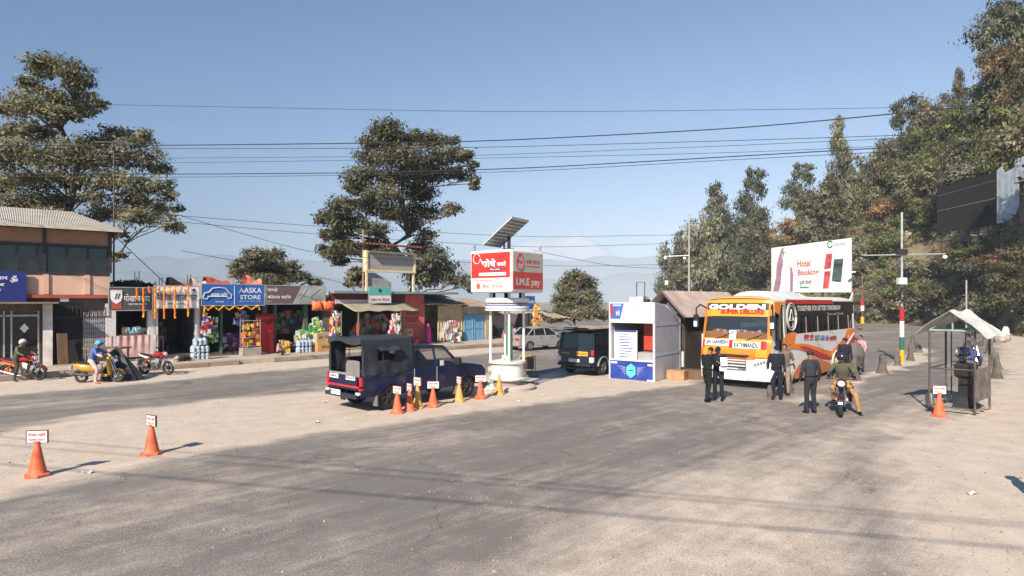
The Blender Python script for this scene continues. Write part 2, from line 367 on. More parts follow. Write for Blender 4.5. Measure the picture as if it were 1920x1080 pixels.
PXS = np.arange(1090, 3000, 9.); SS = np.concatenate([[-1., 0], np.arange(.8, 40, .9), [46, 60, 80, 110]])
def hp(u, v):
    px = PXS[min(len(PXS)-1, round(u*(len(PXS)-1)))]; s = SS[min(len(SS)-1, round(v*(len(SS)-1)))]
    p = hill_pt(px, s); 
    if s < 0: p.z = -.2
    return p
mb = MB().grid(hp, len(PXS)-1, len(SS)-1)
def hill_material():
    m = M('hillside_earth', (.20,.155,.095), .95, .3, .35, bump=.6, dirt=.55, dcol=(.085,.095,.04)); return m
o = mb.build('hillside', hill_material(), smooth=True, fix=False); o.modifiers.clear(); o['kind'] = 'structure'
# ---- far valley ridges and snow peak, fading in real haze, ridges also paled for haze in their colour ----
def ridge(name, y, prof, m, depth=600, noise_=30):
    mb = MB(); xs = np.linspace(prof[0][0], prof[-1][0], 160)
    hz = np.interp(xs, [p[0] for p in prof], [p[1] for p in prof])
    pts = []
    for k, px in enumerate(xs):
        x = (px-960)/F*y; z = zat(hz[k], y)+noise_*(float(fbm(np.array([x]), np.array([y*1.]), y*.06, 6)[0])-.5)
        pts.append((x, y, z))
    def f(u, v):
        p = pts[round(u*159)]
        zz = -150+(p[2]+150)*(1-abs(v*2-1)**1.3); yy = y+(v-.5)*2*depth
        return (p[0], yy+depth*.12*math.sin(p[0]*.01+v*7), zz+noise_*.5*math.sin(p[0]*.013+v*11)*(1-abs(v*2-1)))
    mb.grid(f, 159, 12); o = mb.build(name, m, smooth=True, fix=False); o.modifiers.clear(); o['kind'] = 'structure'; return o
fm = M('hazed_forest', (.15,.17,.16), .95, .3, .004)  # paler than real forest: part of the haze is put into the colour
ridge('hills', 3700, [(-900,512),(-200,500),(100,506),(250,512),(420,520),(560,514),(700,524),(900,530),(1050,526),(1180,515),(1300,500),(1500,480),(1900,450),(2600,470)], fm, 400, 22)
ridge('hills', 4700, [(-900,480),(-100,470),(260,484),(480,480),(620,487),(800,490),(1000,488),(1130,482),(1300,478),(1600,470),(2400,480)], fm, 300, 26)
ridge('snow_mountain', 5400, [(200,540),(850,520),(960,462),(1010,450),(1035,445),(1060,440),(1082,434),(1100,446),(1140,468),(1220,520),(1380,480),(1445,430),(1465,402),(1500,425),(1600,500)], M('snow', (.46,.46,.50), .8, .1, .004), 400, 20)
# ---- haze ----
mb = MB().rbox((-9000,-200,-160), (9000, 5700, 640))
hz = mb.build('haze', M('haze_dummy')); hz.data.materials.clear(); m = bpy.data.materials.new('haze_air'); m.use_nodes = True
N = m.node_tree.nodes; N.remove(N['Principled BSDF']); pv = N.new('ShaderNodeVolumePrincipled'); pv.inputs['Color'].default_value = (.70,.82,.96,1)
pv.inputs['Density'].default_value = .0003; pv.inputs['Anisotropy'].default_value = -.45
m.node_tree.links.new(pv.outputs[0], N['Material Output'].inputs['Volume']); hz.data.materials.append(m)
tag(hz, 'pale blue haze over the valley', 'haze', kind='stuff')
# ================= materials in use =================
WHITE = M('white_paint', (.78,.76,.72), .5, .06, 2., dirt=.15)
CREAM = M('cream_paint', (.72,.58,.36), .6, .1, 3.)
BLACK = M('black_rubber', (.02,.02,.02), .7, .2)
DARK = M('dark_steel', (.05,.045,.045), .5, .2, metal=.4)
STEEL = M('bare_steel', (.45,.44,.42), .35, .15, metal=.8)
GALV = M('galvanised', (.5,.5,.5), .5, .2, metal=.5)
CONC = M('old_concrete', (.38,.34,.29), .95, .25, 1.5, bump=.4, dirt=.4)
WOOD = M('old_wood', (.20,.12,.07), .85, .3, 5., stretch=(1,1,.2))
WHT = M('white_letter', (.85,.85,.83), .6, .03); BLK = M('black_letter', (.03,.03,.03), .6, .03)
REDL = M('red_letter', (.55,.03,.02), .6, .05)
MARI = M('marigold', (.80,.20,.02), .8, .3, 25.); MARY = M('marigold_yellow', (.85,.5,.03), .8, .3, 25.)
PEACH = M('peach_plaster', (.62,.40,.29), .9, .1, 1.2, dirt=.25, dcol=(.35,.22,.15))
BROWNW = M('brown_plaster', (.34,.19,.13), .9, .12, 1.2, dirt=.2)
TILE = corr('dusty_roof_sheet', (.46,.42,.37), .85, .0, 5., 0, .7, (.5,.43,.34))
WINM = glassmat('dark_window', (.012,.016,.02), 1., .12)
def local(name, label, cat, s, y=0., z=0., group=None): return thing(name, label, cat, rp(s, y, z), ROT, group)
# ================= two storey building at the left =================
AX, AY, AR = (206-960)/F*29.25, 29.25, R(38)     # its right front corner
t = thing('two_storey_building', 'two storey peach building with dark ribbon windows and sloping grey roof', 'building', (AX, AY, 0), AR)
zf = lambda py, y=28.8: zat(py, y)
Wd = 9.0
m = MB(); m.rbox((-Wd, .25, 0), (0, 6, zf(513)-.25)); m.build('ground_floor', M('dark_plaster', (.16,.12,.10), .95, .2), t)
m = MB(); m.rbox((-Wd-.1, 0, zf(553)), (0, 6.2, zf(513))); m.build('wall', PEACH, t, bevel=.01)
for x in (-1.05, -2.95, -4.7, -6.5): MB().rbox((x-.13, -.07, zf(552)), (x+.13, 0.01, zf(516))).build('pilaster', PEACH, t)
MB().rbox((-Wd-.1, -.12, zf(559)), (.03, .3, zf(553)-.004)).build('ledge', M('red_ledge', (.38,.08,.06), .7, .15), t)
m = MB(); m.rbox((-Wd-.1, .04, zf(462)), (0, 6.2, zf(434))); m.build('upper_wall', BROWNW, t)
m = MB(); m.rbox((-Wd-.1, .16, zf(513)), (-.02, 6.1, zf(462)))
wn = m.build('window', WINM, t)
f = MB()
for x in (-.06, -1.0, -1.98, -2.9, -3.35, -4.3, -5.2, -6.1, -7., -7.9, -8.8): f.rbox((x-.06, 0.02, zf(513)), (x+.06, .2, zf(462)))
f.rbox((-Wd-.1, 0, zf(465)), (0.01, .2, zf(460))); f.rbox((-Wd-.1, -.02, zf(517)), (0.01, .2, zf(511)))
for x in (-3.0, 0.02): f.rbox((x-.1, -.03, zf(511)), (x+.06, .2, zf(433)))
f.build('frame', DARK, wn)
m = MB(); z0 = zf(431); z1 = zf(398, 31)
m.loft([[(-Wd-.7,-.7,z0-.07), (.45,-.7,z0-.07), (.45,-.7,z0), (-Wd-.7,-.7,z0)], [(-Wd-.7,3.,z1-.07), (-1.6,3.,z1-.07), (-1.6,3.,z1), (-Wd-.7,3.,z1)], [(-Wd-.7,6.9,z0-.07), (.45,6.9,z0-.07), (.45,6.9,z0), (-Wd-.7,6.9,z0)]])
m.add([(.45,-.7,z0), (.45,6.9,z0), (-1.6,3,z1)], [(0,1,2)]); m.build('roof', TILE, t, fix=False)
MB().rbox((-Wd-.7,-.74,z0-.1), (.47,-.68,z0+.01)).build('fascia', M('pale_fascia', (.5,.45,.36), .8, .15), t)
# its ground floor: pillars, glazed shop door, folding grille
zs = zf(570)
MB().rbox((-3.1,-.25,0), (-2.65,.2,zs)).build('pillar', M('white_stone_pillar', (.62,.58,.53), .9, .2, 3., dirt=.3), t)
m = MB(); m.rbox((-Wd,-1.0,zs+.02), (-2.4,.3,zs+.1)); m.build('awning', corr('rust_awning', (.30,.24,.18), .8, .1, 7.), t)
d = MB().rbox((-6.4,.18,.4), (-3.3,.22,zs-.5)).build('shop_window', glassmat('shop_glass', (.03,.03,.03), .55), t)
m = MB()
for x in (-6.4,-4.9,-4.55,-3.3): m.rbox((x-.04,.12,.35), (x+.04,.25,zs-.3))
m.rbox((-6.4,.12,zs-.55), (-3.3,.25,zs-.47)); m.rbox((-6.4,.12,.33), (-3.3,.25,.45)); m.build('frame', GALV, d)
MB().box((-3.95,.08,1.9), (.3,.02,.3), 0, 0, 0, R(45)).build('decal', WHT, d)
m = MB()
for k in range(12):
    x = -1.2+k*.1; m.rbox((x-.012,.0,.4), (x+.012,.03,2.6))
    if k < 11:
        for j in range(9): m.tube([(x,.015,.5+j*.22), (x+.1,.015,.72+j*.22)], .008, 4); m.tube([(x+.1,.015,.5+j*.22), (x,.015,.72+j*.22)], .008, 4)
m.build('folding_grille', GALV, t)
MB().rbox((-2.6,.05,.3), (-1.3,.15,2.9)).build('doorway', M('door_dark', (.02,.018,.016), .9, .1), t)
MB().box((-2.2,-.35,.95), (.5,.05,1.4), R(15), 0, R(-8)).build('door_leaf', WOOD, t)
MB().rbox((-2.3,-.04,zf(565)), (-1.9,0,zf(557)-.06)).build('house_number', WHT, t)
m = MB()
for k in range(14): m.rbox((-2.5+k*.19,-.02,zs-.6), (-2.47+k*.19,.02,zs-.15))
m.rbox((-2.6,-.03,zs-.62), (0,.03,zs-.58)); m.build('balustrade', DARK, t)
sg = MB().rbox((-Wd,-.22,zf(567)), (-3.85,-.14,zf(512))).build('signboard', M('navy_sign', (.02,.03,.16), .4, .1), t)
m = MB()
for k, tx in enumerate(['पाकाशन तथा सुधार','सेवा केनदर','नागढुंगा चेक','शाखा कायालय']):
    text(m, tx, -7.6+.3*(k % 2), -4.7-.15*k, zf(529+k*10), zf(522+k*10), -.226)
text(m, 'ॐ', -4.6, -4.25, zf(532), zf(520), -.226); m.build('lettering', WHT, sg)
def remap(o):
    ca, sa = math.cos(AR), math.sin(AR)
    for ch in o.children:
        for v in ch.data.vertices:
            if v.co.x < 0:
                k = (206+40.6*v.co.x-960)/F; q = (AX-k*AY)/(ca-k*sa); v.co.x = -q
        remap(ch)
remap(t)
# ================= the shop row =================
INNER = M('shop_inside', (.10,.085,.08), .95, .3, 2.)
def shop(name, label, p0, p1, ztop, pil=(), pilmat=None, depth=3.4, zfloor=.38, roofm=None):
    s0, s1 = rs(p0), rs(p1); L = s1-s0; t = local(name, label, 'shop', s0)
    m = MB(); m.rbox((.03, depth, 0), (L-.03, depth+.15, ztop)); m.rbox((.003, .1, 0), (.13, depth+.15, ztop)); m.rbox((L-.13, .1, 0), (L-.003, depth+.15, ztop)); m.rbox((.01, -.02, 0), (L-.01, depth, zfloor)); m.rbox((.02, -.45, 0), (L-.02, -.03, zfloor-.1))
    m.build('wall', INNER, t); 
    MB().rbox((-.0, -.32, ztop), (L-.004, depth+.4, ztop+.13)).build('roof', roofm or CONC, t, bevel=.01)
    for px, wd in pil:
        x = rs(px)-s0; MB().rbox((x-wd/2, -.12, .2), (x+wd/2, .16, ztop-.01)).build('pillar', pilmat or CONC, t, bevel=.01)
    return t, s0, L
def board(t, s0, p0, p1, t_, b_, mat, y=-.5, th=.1, name='signboard'):
    """a signboard given by its photo corners; returns it and a function photo->local"""
    a, b = rs(p0, y)-s0, rs(p1, y)-s0; pm = (p0+p1)/2; z1, z0 = rz_(pm, t_, y), rz_(pm, b_, y)
    o = MB().rbox((a, y, z0), (b, y+th, z1)).build(name, mat, t, bevel=.008)
    fr = MB()
    for q in ((a-.02,y-.012,z0-.02,b+.02,z0+.02), (a-.02,y-.012,z1-.02,b+.02,z1+.02)): fr.rbox((q[0],q[1],q[2]), (q[3],y+th*.5,q[4]))
    for x in (a, b): fr.rbox((x-.02,y-.013,z0), (x+.02,y+th*.5,z1))
    fr.build('frame', GALV, o)
    return o, (lambda px, py: (a+(b-a)*(px-p0)/(p1-p0), z1+(z0-z1)*(py-t_)/(b_-t_)))
def lettering(o, fn, items, y, mats, name='lettering'):
    m = MB(); mats = mats if isinstance(mats, list) else [mats]
    for it in items:
        tx, x0, y0, x1, y1 = it[:5]; mi = it[5] if len(it) > 5 else 0; a = fn(x0, y1); b = fn(x1, y0)
        text(m, tx, a[0], b[0], a[1], b[1], y-.02, mi=mi)
    return m.build(name, mats, o, fix=False)
zt = 3.0
# -- shop with grey sign
tileP = M('patterned_white_tile', (.68,.66,.64), .5, .12, 12., dirt=.3)
t, s0, L = shop('shop', 'shop with dark grey sign and a table draped in pink cloth inside', 203, 287, zt, ((207,.42), (284,.36)), tileP)
o, fn = board(t, s0, 204, 286, 539, 582, M('grey_sign', (.085,.08,.08), .45, .1))
lettering(o, fn, [('गोखा सवाद', 231, 551, 281, 566), ('खाजा तथा नासता घर', 240, 569, 275, 572)], -.5, WHT)
m = MB(); a, b = fn(209, 579), fn(227, 543); m.rbox((a[0],-.515,a[1]), (b[0],-.502,b[1])); lg = m.build('panel', M('sign_red', (.45,.10,.07), .5, .1), o)
m = MB()
c = fn(217.5, 556); r = .24
m.prism([(c[0]+r*x, c[1]+r*1.25*z) for x, z in ((-1,1),(1,1),(1,-.2),(.75,-.75),(0,-1.2),(-.75,-.75),(-1,-.2))], -.53, -.518); m.build('emblem', WHT, lg)
m = MB()
for dx in (-.08, .03): m.prism([(c[0]+dx, c[1]-.12), (c[0]+dx+.04, c[1]-.12), (c[0]+dx+.12, c[1]+.14), (c[0]+dx+.08, c[1]+.14)], -.545, -.533)
m.build('emblem_stroke', BLK, lg)
# -- shop with white sign
t, s0, L = shop('shop', 'shop with white snack house sign hung with marigold strings', 287.3, 374, zt+.1, ((290,.25), (371,.3)), tileP)
o, fn = board(t, s0, 289, 373, 536, 578, M('white_sign', (.82,.79,.74), .45, .06))
lettering(o, fn, [('िववेक खाजा घर', 294, 548, 369, 564), ('चिया नासता', 313, 568, 345, 571)], -.5, BLK)
m = MB(); c = fn(362, 543); m.prism([(c[0]-.1,c[1]), (c[0]+.06,c[1]+.07), (c[0]+.12,c[1]-.12), (c[0]+.02,c[1]-.05)], -.52, -.502); m.build('emblem', BLK, o)
def garland(px, y0, y1, y=-.62, kind=0):
    s = rs(px, y); z1, z0 = rz_(px, y0, y), rz_(px, y1, y)
    m = MB(); n = int((z1-z0)/.085)
    for k in range(n): m.ell((random.uniform(-.012,.012), random.uniform(-.012,.012), -k*.085-.04), (.052,.052,.05), 7, 5, mi=0 if (k+kind) % 9 < 7 else 1)
    o = m.build('marigold_garland', [MARI, MARY], smooth=True, fix=False); o.location = rp(s, y, z1); return o
gl = [(257,540,566,'short marigold string at the left end of the garland row on the grey sign'),(269,540,599,'long marigold string hanging alone over the grey sign'),(280,537,552,'tiny marigold string by the right edge of the grey sign'),
(291,537,600,'marigold string where the grey sign meets the white sign'),(299,538,547,'stub of marigold near left end of the white sign'),(308,537,600,'first long marigold string across the white sign lettering'),(318,537,550,'short marigold tuft between the first two long strings of the white sign'),(328,537,599,'second long marigold string across the middle of the white sign'),(340,536,548,'short marigold tuft right of the middle of the white sign'),(353,535,597,'third long marigold string near the right end of the white sign')]
for i, (px, a, b, lb) in enumerate(gl): tag(garland(px, a, b, kind=i), lb, 'garland', 'marigold strings over the signs')
# -- blue sign shop
t, s0, L = shop('shop', 'shop under the bright blue signboard with a white car outline', 374.5, 498, zt+.2, ((377,.22), (414,.12), (495,.2)), M('green_post', (.10,.14,.10), .8, .2))
BLUE = M('blue_sign', (.035,.13,.42), .4, .08)
o, fn = board(t, s0, 378, 496, 533, 573, BLUE)
lettering(o, fn, [('AASKA', 446, 539, 490, 549), ('STORE', 448, 553, 488, 561), ('आसका सटोर', 394, 548, 424, 557), ('परो: आसका', 402, 564, 418, 567), ('खुदरा तथा थोक पसल', 445, 564, 490, 565.5)], -.5, WHT)
m = MB(); car = [(380,558),(383,550),(391,548),(397,541),(409,539.5),(421,541),(427,549),(432,552),(431,559),(426,560),(423,556),(390,556),(387,561),(381,560),(380,558)]
m.tube([(*[q for q in (fn(*c)[0],)], -.53, fn(*c)[1]) for c in car], .022, 5); x = fn(437.5, 0)[0]; m.rbox((x-.012,-.52,fn(0,571)[1]), (x+.012,-.503,fn(0,536)[1])); m.build('outline', WHT, o)
def zigzag(pts, lab, y=-.6, rad=.05):
    m = MB(); s_ = rs(pts[0][0], y); Z = rz_(pts[0][0], pts[0][1], y); k = 0
    for (a, b), (c, d) in zip(pts[:-1], pts[1:]):
        A = Vector((rs(a,y)-s_, 0, rz_(a,b,y)-Z)); B = Vector((rs(c,y)-s_, 0, rz_(c,d,y)-Z)); n = max(1, int((B-A).length/.09))
        for i in range(n):
            k += 1; m.ell(A+(B-A)*i/n+Vector((random.uniform(-.01,.01), random.uniform(-.02,.02), 0)), (rad,)*3, 7, 5, mi=1 if k % 3 else 0)
    o = m.build('marigold_garland', [MARI, MARY], smooth=True, fix=False); o.location = rp(s_, y, Z); o.rotation_euler = (0,0,ROT); tag(o, lab, 'garland'); return o
zigzag([(382,592),(384,575),(390,581),(400,574),(410,581),(420,574),(430,581),(441,574),(450,580),(462,574),(472,580),(484,573),(488,583)], 'zigzag marigold garland under the blue sign')
# -- brown sign shop
t, s0, L = shop('shop', 'shop with brown cold store sign, slanted to grey at its right end', 498.5, 612, zt+.35, ((515,.12), (572,.25), (608,.3)), M('green_post'))
o, fn = board(t, s0, 499, 610, 536, 570, M('brown_sign', (.15,.10,.09), .45, .1))
lettering(o, fn, [('पाणडे', 501, 540, 519, 547), ('कोलड सटोर', 501, 553, 544, 560), ('मो. नं.', 501, 564, 508, 566)], -.5, WHT)
m = MB(); q = [fn(547,569.5), fn(563.5,536.5), fn(609.5,536.5), fn(609.5,569.5)]; m.prism(q, -.52, -.503); pg = m.build('panel', M('grey_green_panel', (.34,.36,.33), .5, .3, 1.5), o)
m = MB()
for a, b in (((560,552),(604,566)), ((575,540),(560,560)), ((600,540),(580,556))):
    A, B = fn(*a), fn(*b); m.tube([(A[0],-.525,A[1]), (B[0],-.525,B[1])], .018, 4)
m.build('line', M('grey_line', (.22,.24,.22), .6, .1), pg)
LATT = M('red_lattice', (.30,.02,.025), .6, .25, 30.)
m = MB(); a, b = rs(480,-.2)-rs(480,-.2), rs(513,-.2)-rs(480,-.2)
m.rbox((0,0,.3), (b,.05,rz_(495,588,-.2)))
for k in range(18):
    x = b*k/17; m.rbox((x-.012,-.03,.3), (x+.012,0.0,rz_(495,588,-.2)))
o = m.build('shutter', LATT); o.location = rp(rs(480,-.2), -.2); o.rotation_euler = (0,0,ROT); tag(o, 'red lattice shutter standing between the blue and brown sign shops', 'shutter')
# -- the red shop with concrete slab roof and awning
RED = M('red_plaster', (.40,.07,.06), .85, .2, 1.2, dirt=.3, dcol=(.35,.15,.12))
t, s0, L = shop('shop', 'open fronted shop under a long blue grey slab roof and tan tarpaulin', 613, 752, zt+.45, ((616,.25), (672,.12), (748,.12)), RED)
m = MB(); a, b = rs(613)-s0, rs(845)-s0; zz = rz_(720, 551, -.4)
m.rbox((a, -.9, zz), (b, 4, zz+.16)); m.build('slab', M('blue_grey_slab', (.20,.26,.28), .8, .2, 1.), t, bevel=.01)
m = MB(); m.rbox((a+.3,-.5,zz-.62), (rs(690)-s0,-.42,zz-.38)); m.build('sign_strip', M('pink_strip', (.62,.50,.50), .6, .1), t)
m = MB(); m.rbox((a+.1,-.44,zz-.75), (rs(752)-s0,-.38,zz-.05)); m.build('fascia', M('dark_red_fascia', (.13,.03,.03), .8, .2), t)
o, fn = board(t, s0, 691, 733, 538, 568, M('pale_sign', (.68,.70,.66), .5, .08), y=-1.0, th=.04)
lettering(o, fn, [('टाईल घर केनदर', 694, 558, 730, 565)], -1.0, REDL)
m = MB(); a_, b_ = fn(691.5,553), fn(732.5,538.5); m.rbox((a_[0],-1.02,a_[1]), (b_[0],-1.003,b_[1])); o2 = m.build('panel', M('teal_panel', (.10,.42,.38), .5, .1), o)
m = MB(); c = fn(712,545); m.cyl((c[0],-1.03,c[1]), (c[0],-1.022,c[1]), .11, n=16); m.build('emblem', BLK, o2)
def sheetcloth(a, b, ya, yb, za, zb, mat, name, sag=.12, n=14, jag=.04, th=.02):
    m = MB(); mm = lambda u, v: (a+(b-a)*u, ya+(yb-ya)*v, za+(zb-za)*v-sag*math.sin(math.pi*v)*(.6+.4*math.sin(u*9))-jag*math.sin(u*23)*v)
    m.grid(mm, n, 8); return m.build(name, mat, None, smooth=True, solid=th)
o = sheetcloth(rs(632)-s0, rs(752)-s0, -.3, -2.1, rz_(690,566,-.3), rz_(690,583,-2.), M('tan_tarp', (.33,.29,.20), .85, .2, 2.), 'awning', .05); o.parent = t
m = MB()
for px in (640, 672, 752): m.cyl((rs(px,-2.05)-s0,-2.05,.2), (rs(px,-2.05)-s0,-2.05,rz_(690,583,-2.)), .035)
m.build('awning_post', M('green_pipe', (.12,.2,.12), .6), t)
# -- red toilet wall
s = rs(752.5); e = rs(793)
t = local('toilet_block', 'red painted block lettered TOILET', 'toilet block', s, -.15)
MB().rbox((0,0,0), (e-s,3,rz_(772,553))).build('wall', M('toilet_red', (.55,.13,.10), .85, .12, 1.5, dirt=.2, dcol=(.5,.3,.25)), t)
m = MB(); zr = lambda py: rz_(772, py, -.15)
text(m, 'शौचालय', .25, 1.25, zr(591), zr(581), -.01); text(m, 'TOILET', .2, 1.3, zr(604), zr(595), -.01); m.build('lettering', M('maroon_letter', (.16,.02,.02), .8), t, fix=False)
MB().rbox((-.1,-.05,0), (e-s+.05,.3,.3)).build('plinth', RED, t)
# -- shack
s = rs(793.5); e = rs(922); L = e-s
t = local('shack', 'low shack with corrugated roof, cream boards and pale blue double door', 'shack', s)
m = MB(); m.rbox((rs(868)-s,0,.2), (L,2.6,rz_(890,575))); m.rbox((.1,2.4,.2), (L,2.6,3.)); m.rbox((.05,.1,.2), (.2,2.6,rz_(800,570))); m.build('wall', M('rough_plaster', (.42,.38,.29), .95, .3, 2., bump=.5, dirt=.4), t)
m = MB(); xm = rs(822)-s; x2 = rs(866)-s; m.rbox((xm,.02,.25), (x2,.1,rz_(840,573)))
for k in range(9): xx = xm+(x2-xm)*k/8; m.rbox((xx-.03,-.03,.25), (xx+.03,.02,rz_(840,573)))
m.build('board_wall', M('cream_board', (.62,.47,.25), .75, .2, 4., dirt=.3), t)
dm = M('pale_blue_door', (.16,.36,.55), .65, .15, 3., dirt=.25, dcol=(.35,.4,.4))
for p0, p1 in ((869,886), (888,905)):
    a, b = rs(p0)-s, rs(p1)-s; z1 = rz_(887,590); z0 = rz_(887,640)
    d = MB().rbox((a,-.06,z0), (b,-.01,z1)).build('door', dm, t); m = MB()
    for q in (z0+.05, (z0+z1)/2-.05, z1-.13): m.rbox((a,-.09,q), (b,-.06,q+.08))
    for q in (a, b-.07): m.rbox((q,-.092,z0), (q+.07,-.06,z1))
    m.build('rail', dm, d)
for p0, p1, ya, ze in ((793,868,558,575), (868,925,568,580)):
    a, b = rs(p0)-s-.15, rs(p1)-s; z1 = rz_((p0+p1)/2, ya-6, 1.2)+.05; z0 = rz_((p0+p1)/2, ze-4, -.5)
    m = MB(); m.grid(lambda u, v: (a+(b-a)*u, -.6+3.2*v, z0+(z1-z0)*v+.035*math.sin(u*(b-a)*22)+.05*math.sin(u*7+v*3)), 90, 4)
    m.build('roof', corr('rust_roof', (.30,.25,.20), .85, .05, .01, 0, .8, (.22,.13,.08)), t, solid=.02)
MB().rbox((rs(908)-s,-.12,.2), (rs(921)-s,.0,rz_(915,590))).build('panel', M('faded_poster', (.5,.42,.3), .8, .35, 3.), t)
# -- last stalls, further right
s = rs(924); e = rs(1048); L = e-s
t = local('market_stall', 'dark stall with pale awnings at the far right end of the shop row', 'stall', s, .3)
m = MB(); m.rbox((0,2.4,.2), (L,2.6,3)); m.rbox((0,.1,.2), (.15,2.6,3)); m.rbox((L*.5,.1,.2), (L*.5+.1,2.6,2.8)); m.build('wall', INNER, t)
for k, (p0, p1, za, zb, mt) in enumerate(((922,985,576,588,M('grey_awning', (.36,.36,.33), .9, .2)), (985,1012,578,590,M('pale_awning', (.42,.40,.34), .9, .2)), (1012,1050,588,597,M('tan_awning', (.42,.31,.2), .9, .2)))):
    o = sheetcloth(rs(p0,.3)-s, rs(p1,.3)-s, .5, -1.3, rz_((p0+p1)/2,za,.5), rz_((p0+p1)/2,zb,-1.), mt, 'awning', .05); o.parent = t
MB().rbox((L*.18,-.1,.2), (L*.42,.5,1.0)).build('counter', M('stall_counter', (.25,.2,.3), .8, .4, 4.), t)
s = rs(983,-.4); t = local('roof_sign', 'small blue sign with white lettering standing above the stalls beside the kiosk', 'sign', s, -.4, rz_(993,580,-.4))
b = rs(1003,-.4)-s; h = rz_(993,553,-.4)-rz_(993,578,-.4)
MB().rbox((0,0,0), (b,.06,h)).build('board', BLUE, t)
m = MB(); text(m, 'सटोर', .35*b, .93*b, h*.45, h*.7, -.01); m.build('lettering', WHT, t, fix=False); MB().cyl((b/2,.1,-1.2), (b/2,.1,.3), .04).build('post', DARK, t)
# ---- rooftop things ----
def rooftop(px, py0, px1, py1, y, lab, mat, name='water_tank_cover'):
    s = rs(px, y); b = rs(px1, y)-s; z0 = rz_(px, py1, y); z1 = rz_(px, py0, y)
    m = MB(); m.grid(lambda u, v: (b*u, .8*(v-.0), z0+(z1-z0)*(1-(2*v-1)**4)*(.75+.25*math.sin(u*5+1))-z0), 14, 8)
    m.add([(0,0,0),(b,0,0),(b,.8,0),(0,.8,0)], [(0,1,2,3)])
    o = m.build(name, mat); o.location = rp(s, y, z0); o.rotation_euler = (0,0,ROT); tag(o, lab, 'roof load'); return o
rooftop(318,519,352,538,1.2,'brown tarpaulin bundle on the roof behind the white sign', M('brown_tarp', (.25,.11,.08), .8, .3, 3.), 'tarpaulin_bundle')
rooftop(362,521,388,536,1.2,'pale pink sacks on the roof at the left end of the blue sign', M('pink_sack', (.62,.42,.36), .8, .3, 3.), 'sack_pile')
rooftop(388,518,432,534,1.2,'red cloth bundle on the roof above the blue sign', M('red_cloth', (.45,.08,.06), .8, .4, 4.), 'cloth_bundle')
rooftop(464,515,492,534,1.2,'salmon cloth bundle above the right end of the blue sign', M('salmon_cloth', (.68,.25,.18), .8, .4, 5.), 'cloth_bundle')
m = MB()
for px, top in ((253,509),(257,519),(261,508),(299,521),(304,520),(352,515),(358,514),(366,520)):
    s = rs(px, 1.5); m.tube([rp(s,1.5,3.1), rp(s,1.52,rz_(px,top,1.5))], .02, 4)
o = m.build('rebar', DARK); tag(o, 'bare reinforcing rods sticking up from the shop roofs', 'rods', kind='stuff')
# LED board on the slab roof
y_ = .2; s = rs(686, y_); ex = rs(779, y_)-s; Z = rz_(730, 545, y_)
t = local('display_board', 'unlit grey display board in a cream frame under a small corrugated canopy', 'display board', s, y_, Z); zz = lambda py: rz_(730, py, y_)-Z
MB().rbox((.1,.02,zz(507)), (ex-.1,.3,zz(478))).build('screen', M('grey_screen', (.36,.33,.29), .6, .12, 8.), t)
m = MB()
for q in (zz(509), zz(474)): m.rbox((0,-.05,q-.06), (ex,.32,q+.07))
for q in (0, ex-.14): m.rbox((q,-.055,zz(509)), (q+.14,.325,zz(474)))
for q in (.02, ex-.2): m.rbox((q,0,-.2), (q+.13,.13,zz(509)))
m.rbox((-.1,-.05,-.25), (ex+.3,.1,-.1)); m.build('frame', CREAM, t, bevel=.01)
m = MB(); m.grid(lambda u, v: (-.45+(ex+.7)*u, -.6+1.3*v, zz(461)+.05*math.sin(u*(ex+.7)*26)+.12*v), 130, 2); m.build('canopy', corr('red_canopy', (.25,.07,.05), .7, .1, .01, 0, .3), t, solid=.02)
OP = M('orange_post', (.45,.25,.12), .7); MB().cyl((.1,.5,-.2), (.1,.5,zz(433)), .05).build('post', OP, t); MB().cyl((ex-.3,.45,-.2), (ex-.3,.45,zz(461)), .04).build('post', OP, t)
m = MB(); m.prism([(.15,0), (ex*.52,0), (ex*.52,.55), (ex*.2,1.15), (.15,1.15)], .15, .2); m.build('back_sheet', M('grey_sheet', (.30,.28,.25), .8, .2, 3.), t)
# ---- goods on the footpath ----
def heap(name, lab, cat, px, py, w, h, n, cols, y=-1., sz=.16, seed=0, z=.22, shape='box', group=None, root=True, d=.4):
    """a display made of many small packets with real edges"""
    rnd = random.Random(seed); s = rs(px, y); m = MB()
    for k in range(n):
        a = rnd.random(); zz = h*rnd.random()**.9; ww = w*(1-.55*zz/h); p = ((rnd.random()-.5)*ww, (rnd.random()-.5)*d*(1-.4*zz/h), zz+sz*.4)
        q = sz*(.6+.7*rnd.random()); mi = rnd.randrange(len(cols))
        if shape == 'box': m.box(p, (q, q*.35, q*1.2), rnd.uniform(-.6,.6), mi, rnd.uniform(-.4,.4))
        else: m.ell(p, (q*.55, q*.5, q*.45), 8, 5, mi=mi)
    m.ell((0, .05, h*.45), (w*.33, d*.4, h*.5), 10, 6, mi=0)
    mats = [M('pack_%s' % c, [v*.8+.02 for v in PK[c]], .5, .4, 20.) for c in cols]
    o = m.build(name, mats, fix=False); o.location = rp(s, y, z); o.rotation_euler = (0,0,ROT); tag(o, lab, cat, group); return o
PK = dict(red=(.55,.03,.03), yellow=(.8,.5,.03), green=(.08,.35,.08), white=(.7,.68,.64), blue=(.05,.15,.5), pink=(.7,.12,.3), lime=(.45,.6,.1), brown=(.3,.17,.08), orange=(.75,.2,.04), black=(.03,.03,.03), purple=(.2,.05,.3), cyan=(.2,.5,.6), tan=(.5,.36,.2))
